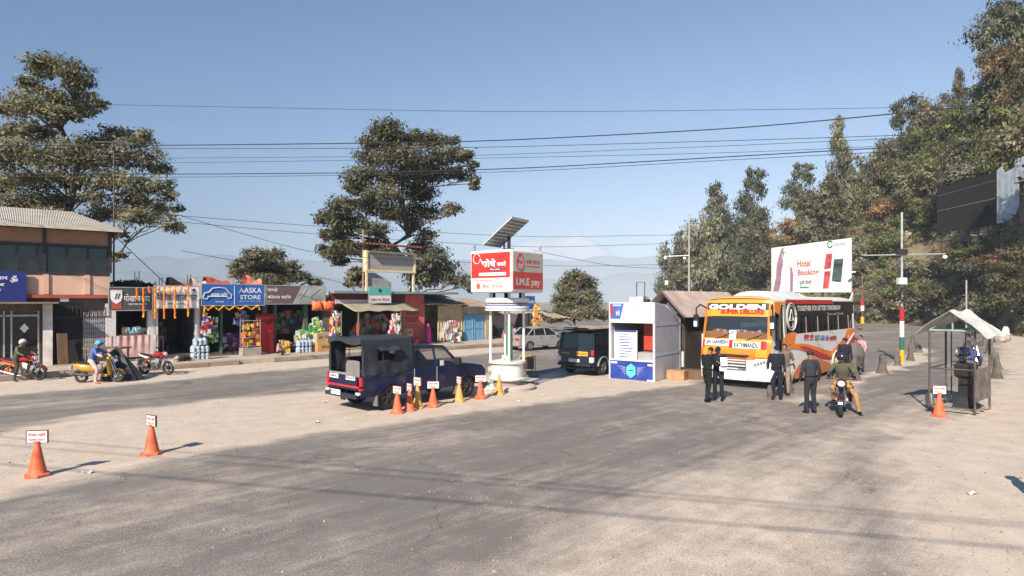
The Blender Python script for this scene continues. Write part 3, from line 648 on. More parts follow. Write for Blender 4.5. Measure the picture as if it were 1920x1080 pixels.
def jars(px, y, rows, lab, cols_=4, z=.22):
    s = rs(px, y); t = local('water_bottle_stack', lab, 'water bottles', s, y, z); jm = M('clear_plastic', (.38,.45,.52), .12, .3, 5., spec=.8)
    for r in range(rows):
        n = cols_-(r // 2)
        for k in range(n):
            for q in range(2):
                m = MB(); x = (k-(n-1)/2)*.21; m.lathe([(.03,0),(.095,.01),(.1,.1),(.092,.13),(.1,.16),(.1,.25),(.05,.32),(.03,.33),(.03,.36)], (x, q*.21, r*.36), 10)
                m.build('bottle', jm, t, smooth=True)
jars(376, -1.9, 3, 'stack of clear water bottle packs on the footpath below the blue sign', 4)
jars(571, -1.6, 2, 'row of clear water bottles on the kerb side before the orange bundles', 4)
jars(586, -1.4, 2, 'clear water bottles next to the yellow cartons', 2)
t = local('draped_table', 'table draped in pink and dusty rose cloth with trays on top', 'table', rs(250, -.1), -.1, .38)
m = MB(); m.grid(lambda u, v: (-1.0+2.0*u, -.02-.03*math.sin(u*40)*(v), 1.05*v-.1*0), 60, 4); m.build('cloth', M('rose_cloth', (.62,.38,.34), .9, .25, 3.), t, solid=.015)
MB().rbox((-1.35,.05,0), (-.9,.5,1.1)).build('side_cloth', M('hot_pink_cloth', (.65,.07,.12), .9, .2), t); MB().rbox((-1.05,.02,1.04), (1.05,.75,1.1)).build('tabletop', WOOD, t)
o = heap('food_tray', 'trays of wrapped snacks on the draped table', 'food', 250, 0, 1.6, .22, 26, ['white','cyan','yellow'], .2, .16, 4, 1.48); 
t = local('snack_rack', 'tall wire rack of yellow and red snack packets on a pale stone block', 'rack', rs(470,-1.3), -1.3, .22)
MB().rbox((-.5,-.2,0), (.5,.3,.42)).build('block', CONC, t, bevel=.02)
m = MB()
for x in (-.45,.45):
    for q in (-.15,.25): m.cyl((x,q,.42), (x,q,1.95), .015)
for z in (.5,.95,1.4,1.85): m.rbox((-.45,-.15,z-.01), (.45,.25,z+.01))
m.build('frame', GALV, t)
for i, z in enumerate((.5,.95,1.4)):
    m = MB(); rnd = random.Random(i)
    for k in range(26): m.box((-.4+.8*rnd.random(), -.14+.3*rnd.random(), z+.06+.28*rnd.random()), (.16,.06,.2), rnd.uniform(-.5,.5), rnd.randrange(4))
    m.build('packets', [M('pack_'+c, PK[c], .4, .3, 20.) for c in ('yellow','red','lime','orange')], t)
for i, a in enumerate([
 ('goods_heap','bundle of hanging red and white packets at the left of the blue sign shop','goods',388,0,.5,1.0,50,['red','white','green','purple'],-.3,.2,11,1.3),
 ('goods_heap','hanging green and white packets in the blue sign shop doorway','goods',400,0,.6,1.2,60,['green','lime','white','black'],-.2,.2,12,.9),
 ('goods_heap','low red stacked crates and packets inside the blue sign shop','goods',437,0,1.6,.9,60,['red','white','black','blue','purple'],.4,.22,13,.38),
 ('goods_heap','purple and yellow packets hung above the snack rack','goods',452,0,.9,.7,50,['purple','yellow','cyan','black'],-.1,.18,14,1.75),
 ('fruit_basket','basket of yellow fruit at the foot of the brown sign shop','basket',532,0,.75,.55,50,['yellow','tan','orange'],-1.1,.2,15,.22),
 ('goods_heap','heap of dark and pink packets beside the yellow fruit','goods',549,0,1.0,.45,50,['black','purple','pink','white'],-.9,.17,16,.22),
 ('goods_heap','mound of lime and white packets on a basket beside the bottles','goods',566,0,.9,.55,60,['lime','white','green','tan'],-1.1,.2,17,.75),
 ('goods_heap','green and white striped cushions heap by the red wall','goods',593,0,.8,1.0,50,['green','white','lime'],-.9,.26,18,.95),
 ('goods_heap','colourful upright bunch of packets at the left awning post','goods',629,0,.75,1.5,90,['white','red','lime','purple','yellow'],-1.9,.2,19,.9),
 ('goods_heap','white and red bunch of packets at the right awning post','goods',740,0,.8,1.5,90,['white','red','orange','white'],-1.9,.2,20,.7),
 ('goods_heap','dark shelves of assorted packets under the tan awning','goods',700,0,3.8,1.5,130,['black','green','brown','cyan','tan','purple','red'],.5,.22,21,.6),
 ('goods_heap','dark wares hanging inside the brown sign shop','goods',545,0,2.6,1.2,90,['black','brown','green','red','purple'],.6,.22,22,1.2),
 ('goods_heap','pale odds and ends piled against the cream boards of the shack','goods',845,0,1.9,1.2,90,['white','tan','cyan','pink','white'],-.4,.26,23,.3),
 ('goods_heap','orange and yellow hanging packets at the last stall','goods',1006,0,.9,1.6,80,['orange','yellow','orange','white'],-1.1,.22,24,1.1),
 ('goods_heap','blue bundle and basin on the footpath before the shack','goods',849,0,.9,.45,24,['cyan','white','brown'],-1.6,.28,25,.22)]):
    heap(a[0], a[1], a[2], a[3], a[4], a[5], a[6], a[7], a[8], a[9], a[10], a[11], a[12])
def carton(px, y, z, w, h, lab, col=(.42,.25,.12), rz=0.):
    m = MB(); m.box((0,0,h/2), (w,w*.8,h)); m.box((0,0,h+.002), (w*.12,w*.8,.006)); m.box((0,-w*.4-.002,h*.5), (w*.5,.004,h*.3), mi=1)
    o = m.build('carton', [M('cardboard_%d' % int(col[0]*100), col, .85, .15, 3.), M('carton_print', (.25,.12,.05), .8)], bevel=.008); o.location = rp(rs(px, y), y, z); o.rotation_euler = (0,0,ROT+rz); tag(o, lab, 'carton')
carton(604,-1.5,.22,.95,.55,'large yellow brown carton on the kerb side left of the police pickup',(.55,.30,.10))
carton(598,-1.5,.775,.5,.5,'tan carton on the left of the large yellow brown carton',(.48,.36,.2),.1)
carton(610,-1.5,.775,.45,.55,'tan carton on the right of the large yellow brown carton',(.42,.3,.16),-.15)
carton(766,-1.0,.22,.55,.6,'carton at the foot of the red toilet wall'); carton(765,-1.0,.825,.5,.5,'small carton stacked on the one by the toilet wall',(.5,.32,.18),.2)
def sack(px, y, z, r, h, lab, col, cat='sack', name='sack'):
    m = MB(); m.lathe([(r*.8,0),(r,.1*h),(r*.95,.5*h),(r*.8,.75*h),(r*.35,.85*h),(r*.5,h)], (0,0,0), 12); o = m.build(name, M('sack_%d' % int(sum(col)*999), col, .7, .25, 6.), smooth=True); o.location = rp(rs(px,y), y, z); tag(o, lab, cat)
sack(507,-.7,.22,.2,1.25,'red plastic sack leaning at the red lattice shutter',(.62,.04,.04)); sack(803,-.6,.22,.2,1.35,'bright pink sack standing in the gap right of the toilet wall',(.75,.04,.25))
sack(780,-1.4,.22,.16,.5,'small dark red canister on the footpath near the toilet wall',(.2,.01,.02),'canister','canister')
for px0, px1, lab in ((585,604,'left orange plastic bundle hung under the brown sign end'), (604,626,'right orange plastic bundle hung beside the red shop')):
    s = rs(px0,-1.); b = rs(px1,-1.)-s; za, zb = rz_(px0,582,-1.), rz_(px0,565,-1.)
    m = MB(); m.grid(lambda u, v: (b*u, -.25*(1-(2*u-1)**4)*(1-(2*v-1)**4)-.05*math.sin(u*9+v*5), (zb-za)*v+.04*math.sin(u*12)), 10, 8); m.grid(lambda u, v: (b*u, .02, (zb-za)*v), 1, 1); o = m.build('plastic_bundle', M('orange_plastic', (.80,.17,.05), .5, .3, 6.)); o.location = rp(s,-1.,za); o.rotation_euler = (0,0,ROT); tag(o, lab, 'bundle')
# covered stand with black tarpaulin beside the scooter
g = G(232, 712); t = thing('covered_cart', 'black tarpaulin thrown over a cart by the kerb', 'cart', (g.x, g.y-.1, 0), 0)
m = MB()
def tarp(u, v):
    a = u*2*math.pi; r = .95-.62*v**.8+.06*math.sin(a*5+v*3)+.05*math.sin(a*11); return (r*math.cos(a)*.85-.35*v**1.5*0-.35*v, r*math.sin(a)*.6, .02+1.15*v**.9-.10*math.sin(a*3)*v)
m.grid(tarp, 44, 10); m.build('tarpaulin', M('black_tarp', (.025,.025,.028), .45, .3, 4.), t, smooth=True)
MB().rbox((-1.7,.2,1.2), (-.2,.9,1.26)).build('tabletop', WOOD, t)
m = MB()
for x in (-1.6,-.3):
    for y in (.25,.85): m.cyl((x,y,0), (x,y,1.2), .03)
m.build('leg', WOOD, t)
# dog lying on the footpath
s = rs(345,-2.2); t = MB()
t.ell((0,0,.14), (.34,.16,.14), 12, 8, mi=0); t.ell((-.34,-.03,.16), (.13,.10,.10), 10, 6, mi=1); t.ell((-.46,-.05,.12), (.08,.05,.05), 8, 5, mi=1)
for x, y in ((-.25,-.2),(-.1,-.22),(.2,-.2),(.3,-.16)): t.tube([(x,-.05,.1),(x-.05,y,.05),(x-.2,y-.03,.03)], [.05,.035,.02], 6, 0)
t.tube([(.32,0,.12),(.5,-.05,.06),(.55,-.2,.03)], [.035,.03,.015], 6, 1)
for y in (-.08,.04): t.add([(-.36,y,.22),(-.30,y,.24),(-.32,y+.03,.31)], [(0,1,2)], 1)
o = t.build('dog', [M('dog_black', (.03,.025,.02), .9, .2), M('dog_tan', (.45,.35,.25), .9, .2)], smooth=True); o.location = rp(s,-2.2,.22); o.rotation_euler = (0,0,ROT+.2); tag(o, 'black and tan dog lying on the footpath left of the water bottles', 'dog')
# orange painted kerb barrel at the far left
g = G(8, 708); m = MB(); m.rbox((-.55,-.2,0), (.55,.2,.62)); o = m.build('kerb_block', M('orange_block', (.6,.28,.08), .8, .2, 2., dirt=.3), bevel=.03); o.location = (g.x, g.y, 0); o.rotation_euler = (0,0,.3); tag(o, 'orange painted block at the left edge of the footpath', 'block')
# ================= traffic cones with sign plates =================
ORG = M('cone_orange', (.72,.13,.05), .6, .2, 6., dirt=.45, dcol=(.5,.33,.22)); YEL = M('cone_yellow', (.62,.33,.09), .6, .15, 6., dirt=.4, dcol=(.5,.36,.2))
PLATE = M('plate_white', (.75,.72,.70), .5, .1, 8., dirt=.15); PLF = M('plate_frame', (.15,.05,.05), .6, .1)
def cone(px, py, h, kind, face, lab, plate=True, tilt=0., pw=.34):
    g = G(px, py); t = thing('traffic_cone', lab, 'traffic cone', (g.x, g.y, 0), R(face), 'cones carrying small sign plates'); mt = ORG if kind == 'o' else YEL
    m = MB(); m.lathe([(.045,.04),(.2,.04),(.2,.0)][::-1] if 0 else [(.21,0),(.21,.05),(.17,.06)], (0,0,0), 6); m.build('base', mt, t, bevel=.01)
    hc = h*.80 if plate else h
    m = MB(); m.lathe([(.165,.055),(.14,.08),(.055,hc*.82),(.045,hc*.86),(.06,hc*.97),(.058,hc)] if plate else [(.165,.055),(.13,.08),(.03,hc)], (0,0,0), 16); m.build('cone', mt, t, smooth=True)
    if plate:
        z0 = hc-.03; z1 = h+.03
        b = MB().rbox((-pw/2,-.014,z0), (pw/2,.014,z1)).build('sign_plate', PLATE, t, bevel=.004)
        m = MB(); m.rbox((-pw/2-.006,-.017,z0-.006), (pw/2+.006,.017,z0+.004)); m.rbox((-pw/2-.006,-.017,z1-.004), (pw/2+.006,.017,z1+.006)); 
        for x in (-pw/2, pw/2): m.rbox((x-.006,-.018,z0), (x+.006,.018,z1))
        m.build('frame', PLF, b)
        m = MB(); 
        for sg_ in (-1, 1):
            fn = lambda a, b_, t_: (a*-sg_, sg_*.0165, b_)
            text(m, 'नेपाल पहरी', -pw*.42, pw*.42, z0+(z1-z0)*.5, z0+(z1-z0)*.84, 0, fn, bold=.03)
        m.build('lettering', REDL, b, fix=False)
        m = MB(); text(m, 'TRAFFIC POLICE', -pw*.38, pw*.38, z0+(z1-z0)*.18, z0+(z1-z0)*.34, -.0165, bold=.02); m.build('small_lettering', BLK, b, fix=False)
    t.rotation_euler.x = tilt
    return t
cone(70,893,.78,'o',8,'orange cone with white red-lettered plate, nearest the left edge of the photo')
cone(284,852,.76,'o',-28,'orange cone with turned plate alone on the dusty island, second from the left edge',pw=.30)
cone(745,775,.72,'o',-40,'orange cone with brownish plate in front of the pickup rear wheel')
cone(768,770,.74,'o',-50,'orange cone with a white stripe just right of the pickup rear wheel',pw=.26)
cone(783,765,.86,'y',-45,'yellow ochre cone beside the pickup door with dull plate')
cone(812,763,.72,'o',5,'orange cone with bright white plate under the pickup front door')
cone(861,753,.74,'y',-52,'yellow ochre cone in front of the pickup front wheel',pw=.24)
cone(901,748,.72,'o',5,'orange cone with white plate between the pickup nose and the white drum')
cone(936,740,.68,'y',5,'plain yellow ochre cone without plate before the white drum',False)
cone(1761,781,.80,'o',-6,'orange cone with white plate at the foot of the open guard hut')
# ================= round kiosk with sign box and solar panel =================
g = G(951, 728); t = thing('traffic_island_kiosk', 'white drum kiosk on pillars under a four sided advert box and solar panel', 'kiosk', (g.x, g.y, 0), R(-38)); gy = g.y; Z = lambda py: zat(py, gy)
WD = M('drum_white', (.72,.69,.64), .6, .15, 3., dirt=.35, dcol=(.45,.38,.3))
m = MB(); m.lathe([(1.0,0),(1.02,.1),(.9,.13),(.62,.14)], (0,0,0), 30); m.build('plinth', M('plinth', (.5,.45,.4), .9, .25, 2., bump=.4, dirt=.5), t)
m = MB(); m.lathe([(.5,.1),(.5,.32)], (0,0,0), 24); m.build('stem', M('drum_stem', (.30,.24,.20), .9, .2, 3.), t)
m = MB(); m.lathe([(.5,.3),(.62,.33),(.64,.38),(.60,.42),(.58,.9),(.66,.92),(.66,.99),(.55,1.0)], (0,0,0), 36); m.build('drum', WD, t, smooth=True)
m = MB(); m.ell((-.38,-.52,.68), (.1,.03,.12), 12, 8); m.build('medallion', M('medallion', (.45,.42,.38), .7, .3, 20.), t, smooth=True)
PX = [(-.42,-.42),(.42,-.42),(-.42,.42),(.42,.42)]
for k, (x, y) in enumerate(PX):
    m = MB(); m.cyl((x,y,1.0), (x,y,Z(548)), .045, n=12); p = m.build('pillar', WHITE, t, smooth=True)
m = MB(); z0, z1 = Z(580), Z(560)
for z in (Z(578), Z(567)): m.lathe([(.60,z-.02),(.78,z),(.78,z+.13),(.70,z+.16)], (0,0,0), 28)
m.lathe([(.2,Z(581)-.02),(.8,Z(581)-.02),(.8,Z(581)+.03),(.2,Z(581)+.03)], (0,0,0), 28)
m.build('canopy', WHITE, t, smooth=True)
m = MB(); m.lathe([(.73,Z(573)),(.785,Z(573)),(.785,Z(571)),(.73,Z(571))], (0,0,0), 28); m.build('blue_band', M('blue_band', (.03,.08,.35), .5), t)
for x, y in PX: MB().cyl((x*.8,y*.8,Z(562)), (x*.8,y*.8,Z(547)), .055).build('neck', BLACK, t)
# advert box: two visible faces meet at the corner nearest the camera
z0, z1 = Z(549), Z(472); hw = .93
bx = MB().rbox((-hw,-hw,z0), (hw,hw,z1)).build('advert_box', WHITE, t, bevel=.06)
ZB = lambda py: Z(py)
def face(side):   # side 0: faces local -y; side 1: faces +x
    return (lambda a, b, t_: (a, -hw-t_, b)) if side == 0 else (lambda a, b, t_: (hw+t_, a, b))
OV = .86
f0, f1 = face(0), face(1)
RS = M('advert_red', (.72,.04,.03), .4, .06, 4.)
m = MB(); m.prism([(-OV,ZB(522)),(OV,ZB(522)),(OV,ZB(477)),(-OV,ZB(477))], .004, .016, f0); m.build('advert_panel', RS, bx)
m = MB(); text(m, 'सोचे', -.4, .25, ZB(503), ZB(488), .02, f0, .03); text(m, 'जसतै', .3, .7, ZB(502), ZB(493), .02, f0, .02)
m.prism([(-.5,ZB(518.5)),(.7,ZB(518.5)),(.7,ZB(513)),(-.5,ZB(513))], .02, .024, f0)
m.tube([f0(-.6+.16*math.cos(a), ZB(487)+.17*math.sin(a), .03) for a in np.linspace(.4, 6.3, 18)]+[f0(-.3,ZB(499),.03)], .014, 4)
m.build('lettering', WHT, bx, fix=False)
m = MB(); m.prism([(-.05,ZB(509.5)),(.5,ZB(509.5)),(.5,ZB(504.5)),(-.05,ZB(504.5))], .018, .024, f0); pl = m.build('pill', M('navy', (.05,.03,.15), .5), bx)
m = MB(); text(m, 'बैक-नाफा', .0, .45, ZB(508.6), ZB(505.6), .028, f0, .02); m.build('pill_lettering', WHT, pl, fix=False)
m = MB(); text(m, 'सामाजिक सनजाल', -.7, .1, ZB(529), ZB(525), .006, f0, .01); text(m, 'बैक नेपाल', -.35, .55, ZB(541), ZB(534), .006, f0, .01); m.ell(f0(-.55,ZB(537),.01), (.09,.01,.11), 10, 6); m.build('small_lettering', M('dull_red_letter', (.4,.12,.1), .6), bx, fix=False)
m = MB(); m.prism([(-OV,ZB(512)),(OV,ZB(512)),(OV,ZB(477)),(-OV,ZB(477))], .004, .016, f1); m.build('shaded_panel', M('advert_shaded_white', (.46,.42,.37), .5, .06), bx)  # whitish panel on the shaded face, its shade put into the grey colour
m = MB(); m.prism([(-OV,ZB(543)),(OV,ZB(543)),(OV,ZB(512)),(-OV,ZB(512))], .004, .018, f1); m.build('red_panel', M('advert_shaded_red', (.50,.07,.06), .5, .08), bx)  # duller copy of the sunlit red, shade painted into the colour
m = MB(); text(m, 'आई एम ई', -.15, .65, ZB(498), ZB(488), .02, f1, .02); m.prism([(-.15,ZB(501.5)),(.65,ZB(501.5)),(.65,ZB(500.7)),(-.15,ZB(500.7))], .02, .024, f1)
m.tube([f1(-.5+.2*math.cos(a), ZB(494)+.27*math.sin(a), .022) for a in np.linspace(0, 6.3, 22)], .02, 4); text(m, 'N', -.6, -.4, ZB(497), ZB(491), .022, f1, .03); m.build('shaded_panel_lettering', REDL, bx, fix=False)
m = MB(); text(m, 'I.M.E pay', -.7, .7, ZB(540), ZB(523), .022, f1, .035); m.build('pay_lettering', M('pale_letter', (.62,.5,.46), .6), bx, fix=False)
# solar panel facing the sky above the box
C_ = Vector((-.05,0,Z(437))); 
sp = MB(); q = Matrix.Rotation(-AR*0+R(-38), 3, 'Z')
def SPf(a, b, t_):  # a across, b up the slope, tilt about the depth axis of the street view
    v = Vector((a*.62 + b*.86, 0, b*.86))+Vector((0, a*.78, 0)); v = Vector((b*.70+a*.50, a*.78-b*.15, b*.64)); v.z += t_; return tuple(C_ + Matrix.Rotation(R(38), 3, 'Z') @ v)
sp.prism([(-.62,-.74),(.62,-.74),(.62,.74),(-.62,.74)], 0, .04, SPf); pn = sp.build('solar_panel', M('panel_frame', (.55,.55,.55), .4, .1, metal=.6), t)
m = MB()
for i in range(9):
    for j in range(4): a0 = -.59+j*.297; b0 = -.71+i*.159; m.prism([(a0,b0),(a0+.28,b0),(a0+.28,b0+.11),(a0,b0+.11)], .045, .05, SPf); m.prism([(a0,b0),(a0+.28,b0),(a0+.28,b0+.11),(a0,b0+.11)], -.008, -.003, SPf)
m.build('solar_cell', M('solar_cell', (.13,.12,.12), .3, .1, spec=.6), pn)
m = MB(); m.cyl((0,.1,z1), (0,.1,Z(442)), .06); m.cyl((-.3,.2,z1), (-.3,.2,Z(452)), .03); m.rbox((-.15,-.05,z1), (.15,.2,z1+.12)); m.build('panel_mast', BLACK, t)
for x, y in ((-hw+.1,-hw+.1), (hw-.1,hw-.1)):
    m = MB(); m.cyl((x,y,z1), (x,y,z1+.13), .05); m.ell((x,y,z1+.17), (.06,.06,.08), 8, 5); m.build('lamp', M('lamp_cap', (.25,.3,.4), .4), t)
m = MB(); 
for x in (-.1,.05,.16): m.box((x,-.1,1.08), (.08,.06,.2), .3)
m.build('ornament', M('pale_ornament', (.6,.6,.55), .6), t)
MB().rbox((.02,-.1,1.0), (.2,.06,2.3)).build('hanging_banner', M('green_yellow', (.06,.18,.10), .6), t)
# yellow generator, stones and rubble round it
g2 = G(989, 700); t = thing('metal_stand', 'small dark yellow framed stand behind the white drum', 'stand', (g2.x, g2.y, 0), R(20))
m = MB()
for x in (-.28,.28):
    for y in (-.2,.2): m.cyl((x,y,0), (x,y,.75), .025)
for z in (.05,.73):
    for x in (-.28,.28): m.cyl((x,-.2,z), (x,.2,z), .025)
    for y in (-.2,.2): m.cyl((-.28,y,z), (.28,y,z), .025)
m.build('frame', M('yellow_frame', (.55,.35,.05), .6, .2), t); MB().rbox((-.24,-.16,.2), (.24,.16,.68)).build('box', M('stand_box', (.10,.07,.05), .7, .2), t)
def rock(px, py, r, lab, col=(.35,.30,.25), seed=0, z=0, flat=.6, cat='stone'):
    g = G(px, py); m = MB(); m.ell((0,0,r*flat*.6), (r,r*.8,r*flat), 10, 7)
    rr = random.Random(seed); m.v = [(x*(1+rr.uniform(-.15,.15)), y*(1+rr.uniform(-.15,.15)), max(0, zz*(1+rr.uniform(-.15,.15)))) for x, y, zz in m.v]
    o = m.build('stone', M('stone_%d' % int(col[0]*1000), col, .95, .25, 4., bump=.5)); o.location = (g.x, g.y, z); return tag(o, lab, cat)
rock(912,730,.22,'pale block of rubble at the left of the white drum base',(.5,.45,.38),1,flat=.9)
rock(918,738,.3,'whitish stone in front of the white drum plinth',(.55,.5,.44),2,.02)
rock(996,706,.35,'low dark rubble heap right of the drum',(.14,.12,.11),3,flat=.35); rock(985,722,.4,'dark flat scrap on the right of the kiosk plinth',(.10,.09,.09),4,flat=.2)
for k, (px, py) in enumerate(((152,889),(610,755),(636,721),(975,752),(1010,742),(1820,930),(597,794),(380,700))):
    g = G(px, py); m = MB(); m.grid(lambda u, v: (.16*u, .1*v, .012+.02*math.sin(u*5+v*4+k)), 3, 3); o = m.build('litter', M('litter_white', (.7,.7,.68), .7)); o.location = (g.x, g.y, 0.015); o.rotation_euler = (0,0,k*1.3)
    tag(o, 'scrap of white litter lying on the dusty ground', 'litter', 'scattered scraps of litter')
# ================= white police booth =================
A = G(1142.5, 711); B = G(1227, 716); ang = R(-38.5); BW = 1.97; A = B-Vector((math.cos(ang),math.sin(ang),0))*BW
t = thing('information_booth', 'white and blue printed booth with open front window and sloping translucent side', 'booth', (A.x, A.y, 0), ang); cz = (A.y+B.y)/2; Z = lambda py: zat(py, cz)
D = 2.45; H1, H2 = Z(567), Z(600)
BWm = M('booth_white', (.74,.74,.76), .35, .05, 2.); TR = M('booth_side_grey', (.42,.41,.43), .3, .15, 1.5, dirt=.35, dcol=(.33,.27,.23))
px_ = lambda px: BW*(px-1142.5)/(1227-1142.5)
m = MB(); m.rbox((0,0,Z(603)), (BW,.06,H1)); m.build('front_header', BWm, t)
m = MB(); m.rbox((0,0,0), (BW,.06,Z(676))); lp = m.build('front_panel', M('booth_blue', (.03,.06,.30), .35, .45, 1.6), t)
m = MB(); m.rbox((0,-.02,Z(676)-.02), (BW,.14,Z(676)+.03)); m.rbox((0,-.02,0), (.05,.08,H1)); m.rbox((BW-.05,-.02,0), (BW+.01,.08,H1)); m.rbox((0,-.02,Z(605)-.01), (BW,.09,Z(601))); m.build('frame', BWm, t)
for x in (0.003, BW-.053):
    m = MB(); fn = (lambda a, b, t_: (t_, a, b)); m.prism([(.08,0.02),(D,0.02),(D,H2),(.9,H1-.1),(.08,H1-.02)], x, x+.05, fn); m.build('side_wall', TR, t)
m = MB()
for zz in (H2-.18, Z(664)): m.rbox((BW,.1,zz-.05), (BW+.012,D,zz+.05))
m.rbox((BW,D-.06,0), (BW+.014,D+.004,H2)); m.build('side_rail', M('rail_grey', (.4,.42,.5), .5), t)
m = MB(); m.add([(0,.0,H1+.004),(BW,0,H1+.004),(BW,.9,H1-.08),(0,.9,H1-.08),(0,D,H2+.02),(BW,D,H2+.02)], [(0,1,2,3),(3,2,5,4)]); m.build('roof', BWm, t, solid=.03)
MB().rbox((.05,D-.04,0), (BW-.06,D,H2)).build('back_wall', M('booth_inside', (.20,.10,.10), .8, .2), t)
m = MB(); m.rbox((px_(1193),.7,Z(658)), (px_(1226),.74,Z(603))); m.build('red_board', M('red_board', (.45,.05,.03), .5, .1), t)
m = MB(); m.rbox((px_(1146),.25,Z(676)), (px_(1190),.29,Z(620))); nb = m.build('notice_board', M('notice_white', (.70,.72,.74), .5, .08), t)
m = MB()
for k in range(9): m.rbox((px_(1156),.235,Z(628+5.4*k)), (px_(1156)+px_(1142.5+18+(k*7) % 9),.247,Z(626.7+5.4*k)))
m.rbox((px_(1147),.234,Z(623.5)), (px_(1189),.246,Z(619.8))); m.build('text_line', M('notice_blue', (.04,.08,.25), .5), nb)
m = MB(); m.rbox((px_(1195),.1,Z(676)), (BW-.06,.6,Z(660))); m.build('desk', M('desk_grey', (.35,.33,.32), .6), t)
m = MB(); text(m, 'नेपाल पहरी सहायता ककष', px_(1172), px_(1210), Z(579), Z(576.5), -.01, bold=.01); text(m, 'नागढुंगा काठमाडौ', px_(1179), px_(1204), Z(585.5), Z(583.5), -.01); m.build('lettering', M('grey_blue_letter', (.25,.25,.35), .6), t, fix=False)
m = MB(); fr_ = [(px_(1145),Z(598)),(px_(1164),Z(598)),(px_(1171),Z(569)),(px_(1144),Z(569))]; m.prism(fr_, -.02, -.004); bp_ = m.build('corner_graphic', M('graphic_blue', (.08,.13,.42), .4, .3, 2.), t)
m = MB(); m.prism([(px_(1145),Z(594)),(px_(1150),Z(588)),(px_(1151),Z(578)),(px_(1145),Z(571))], -.028, -.021); m.build('red_arc', REDL, bp_)
m = MB(); text(m, 'सवासथय', px_(1150), px_(1166), Z(574.5), Z(571), -.025); text(m, 'कोभिड', px_(1156), px_(1163), Z(592), Z(582), -.025); m.build('graphic_lettering', WHT, bp_, fix=False)
m = MB(); c = (px_(1184.5), Z(695)); r = (.24,.30)
hexa = lambda s: [(c[0]+s*r[0]*math.sin(a), c[1]+s*r[1]*math.cos(a)) for a in np.arange(0, 6.2, math.pi/3)]
m.prism(hexa(1), -.02, -.004); e = m.build('emblem', M('emblem_cyan', (.12,.55,.62), .4, .08), lp)
m = MB(); h = hexa(1.03)+[hexa(1.03)[0]]; m.tube([(a,-.03,b) for a, b in h], .018, 4); m.rbox((c[0]-.1,-.03,c[1]-.01), (c[0]+.1,-.021,c[1]+.03)); m.build('emblem_outline', M('emblem_dark', (.03,.12,.22), .4), e)
m = MB()
for sg_ in (-1,1):
    for k in range(4): m.prism([(c[0]+sg_*.24,c[1]+.14-.08*k),(c[0]+sg_*(.66-.1*k),c[1]+.17-.09*k),(c[0]+sg_*.28,c[1]+.08-.08*k)], -.016, -.005)
m.build('wing', M('wing_lilac', (.25,.28,.5), .4), lp)
m = MB(); 
for a, b, c_, d_ in ((1146,1158,683,679.5),(1215,1224,684,681),(1214,1225,712,709.5)): m.rbox((px_(a),-.012,Z(c_)), (px_(b),-.003,Z(d_)))
m.build('label_strip', WHT, lp)
m = MB(); m.rbox((px_(1172),.4,H1-.1), (px_(1198),.9,Z(556)-.0)); m.build('roof_box', M('roof_box', (.6,.6,.58), .6, .1), t)
m = MB(); a, b = px_(1184), px_(1199); m.tube([(a,.5,H1),(a,.5,Z(529)),(b,.5,Z(529)),(b,.5,H1)], .022, 5); m.build('roof_hoop', DARK, t)
MB().rbox((px_(1199),.4,H1), (px_(1207),.6,Z(561))).build('lamp', DARK, t)
g = G(1272, 713); o = MB().rbox((-.35,-.25,0), (.35,.25,.38)).build('cardboard_box', M('cardboard_tan', (.42,.24,.13), .9, .15), bevel=.01); o.location = (g.x, g.y+.2, 0); o.rotation_euler = (0,0,ang+.1); tag(o, 'brown cardboard box on the ground at the booth side', 'box')
o = MB().rbox((-.45,-.3,0), (.45,.3,.36)).build('cardboard_box', M('box_dark', (.16,.09,.06), .9, .15), bevel=.01); o.location = (g.x+.85, g.y+.45, 0); o.rotation_euler = (0,0,ang+.05); tag(o, 'dark brown box between the cardboard box and the bus', 'box')
# ================= toll house behind the booth =================
y = 26.2; X = lambda px: (px-960)/F*y; Z = lambda py: zat(py, y)
t = thing('toll_house', 'brown gabled guard house with corrugated roof behind the booth', 'guard house', (X(1253), y, 0), R(-45)); L_ = 5.2
BR = M('brown_wall', (.06,.042,.035), .8, .2, 2., dirt=.2, dcol=(.3,.22,.17))
hw = .8; ze = Z(584); zr = Z(545)
m = MB(); m.prism([(-hw,0),(hw,0),(hw,ze),(0,zr-.12),(-hw,ze)], 0, L_); m.build('wall', BR, t)
m = MB(); m.prism([(-.45,ze-.1),(.5,ze-.1),(0,ze+.4)], -.03, -.003); m.build('gable_panel', M('gable_white', (.62,.56,.46), .6), t)
rm = corr('toll_roof', (.66,.50,.42), .75, .0, 6., 1, .25, (.42,.28,.2))
for sg_ in (-1,1):
    m = MB(); m.add([(0,-.5,zr),(sg_*(hw+.3),-.5,ze-.22),(sg_*(hw+.3),L_+.4,ze-.22),(0,L_+.4,zr)], [(0,1,2,3)]); m.build('roof', rm, t, solid=.05)
m = MB()
for sg_ in (-1,1): m.tube([(0,-.53,zr-.03),(sg_*(hw+.3),-.53,ze-.25)], .06, 4)
m.build('bargeboard', M('bargeboard', (.16,.12,.10), .8), t)
w1 = MB().rbox((-.1,-.05,1.1), (.5,-.01,2.3)).build('window', M('pale_pane', (.45,.52,.52), .3, .1), t)
m = MB(); m.rbox((-.15,-.07,1.05), (-.1,-.02,2.35)); m.rbox((.5,-.07,1.05), (.55,-.02,2.35)); m.rbox((-.15,-.07,2.3), (.55,-.02,2.36)); m.build('frame', DARK, w1)
MB().rbox((.0,-.06,.35), (.75,-.01,1.0)).build('notice', M('pale_notice', (.6,.62,.62), .5, .1), t)
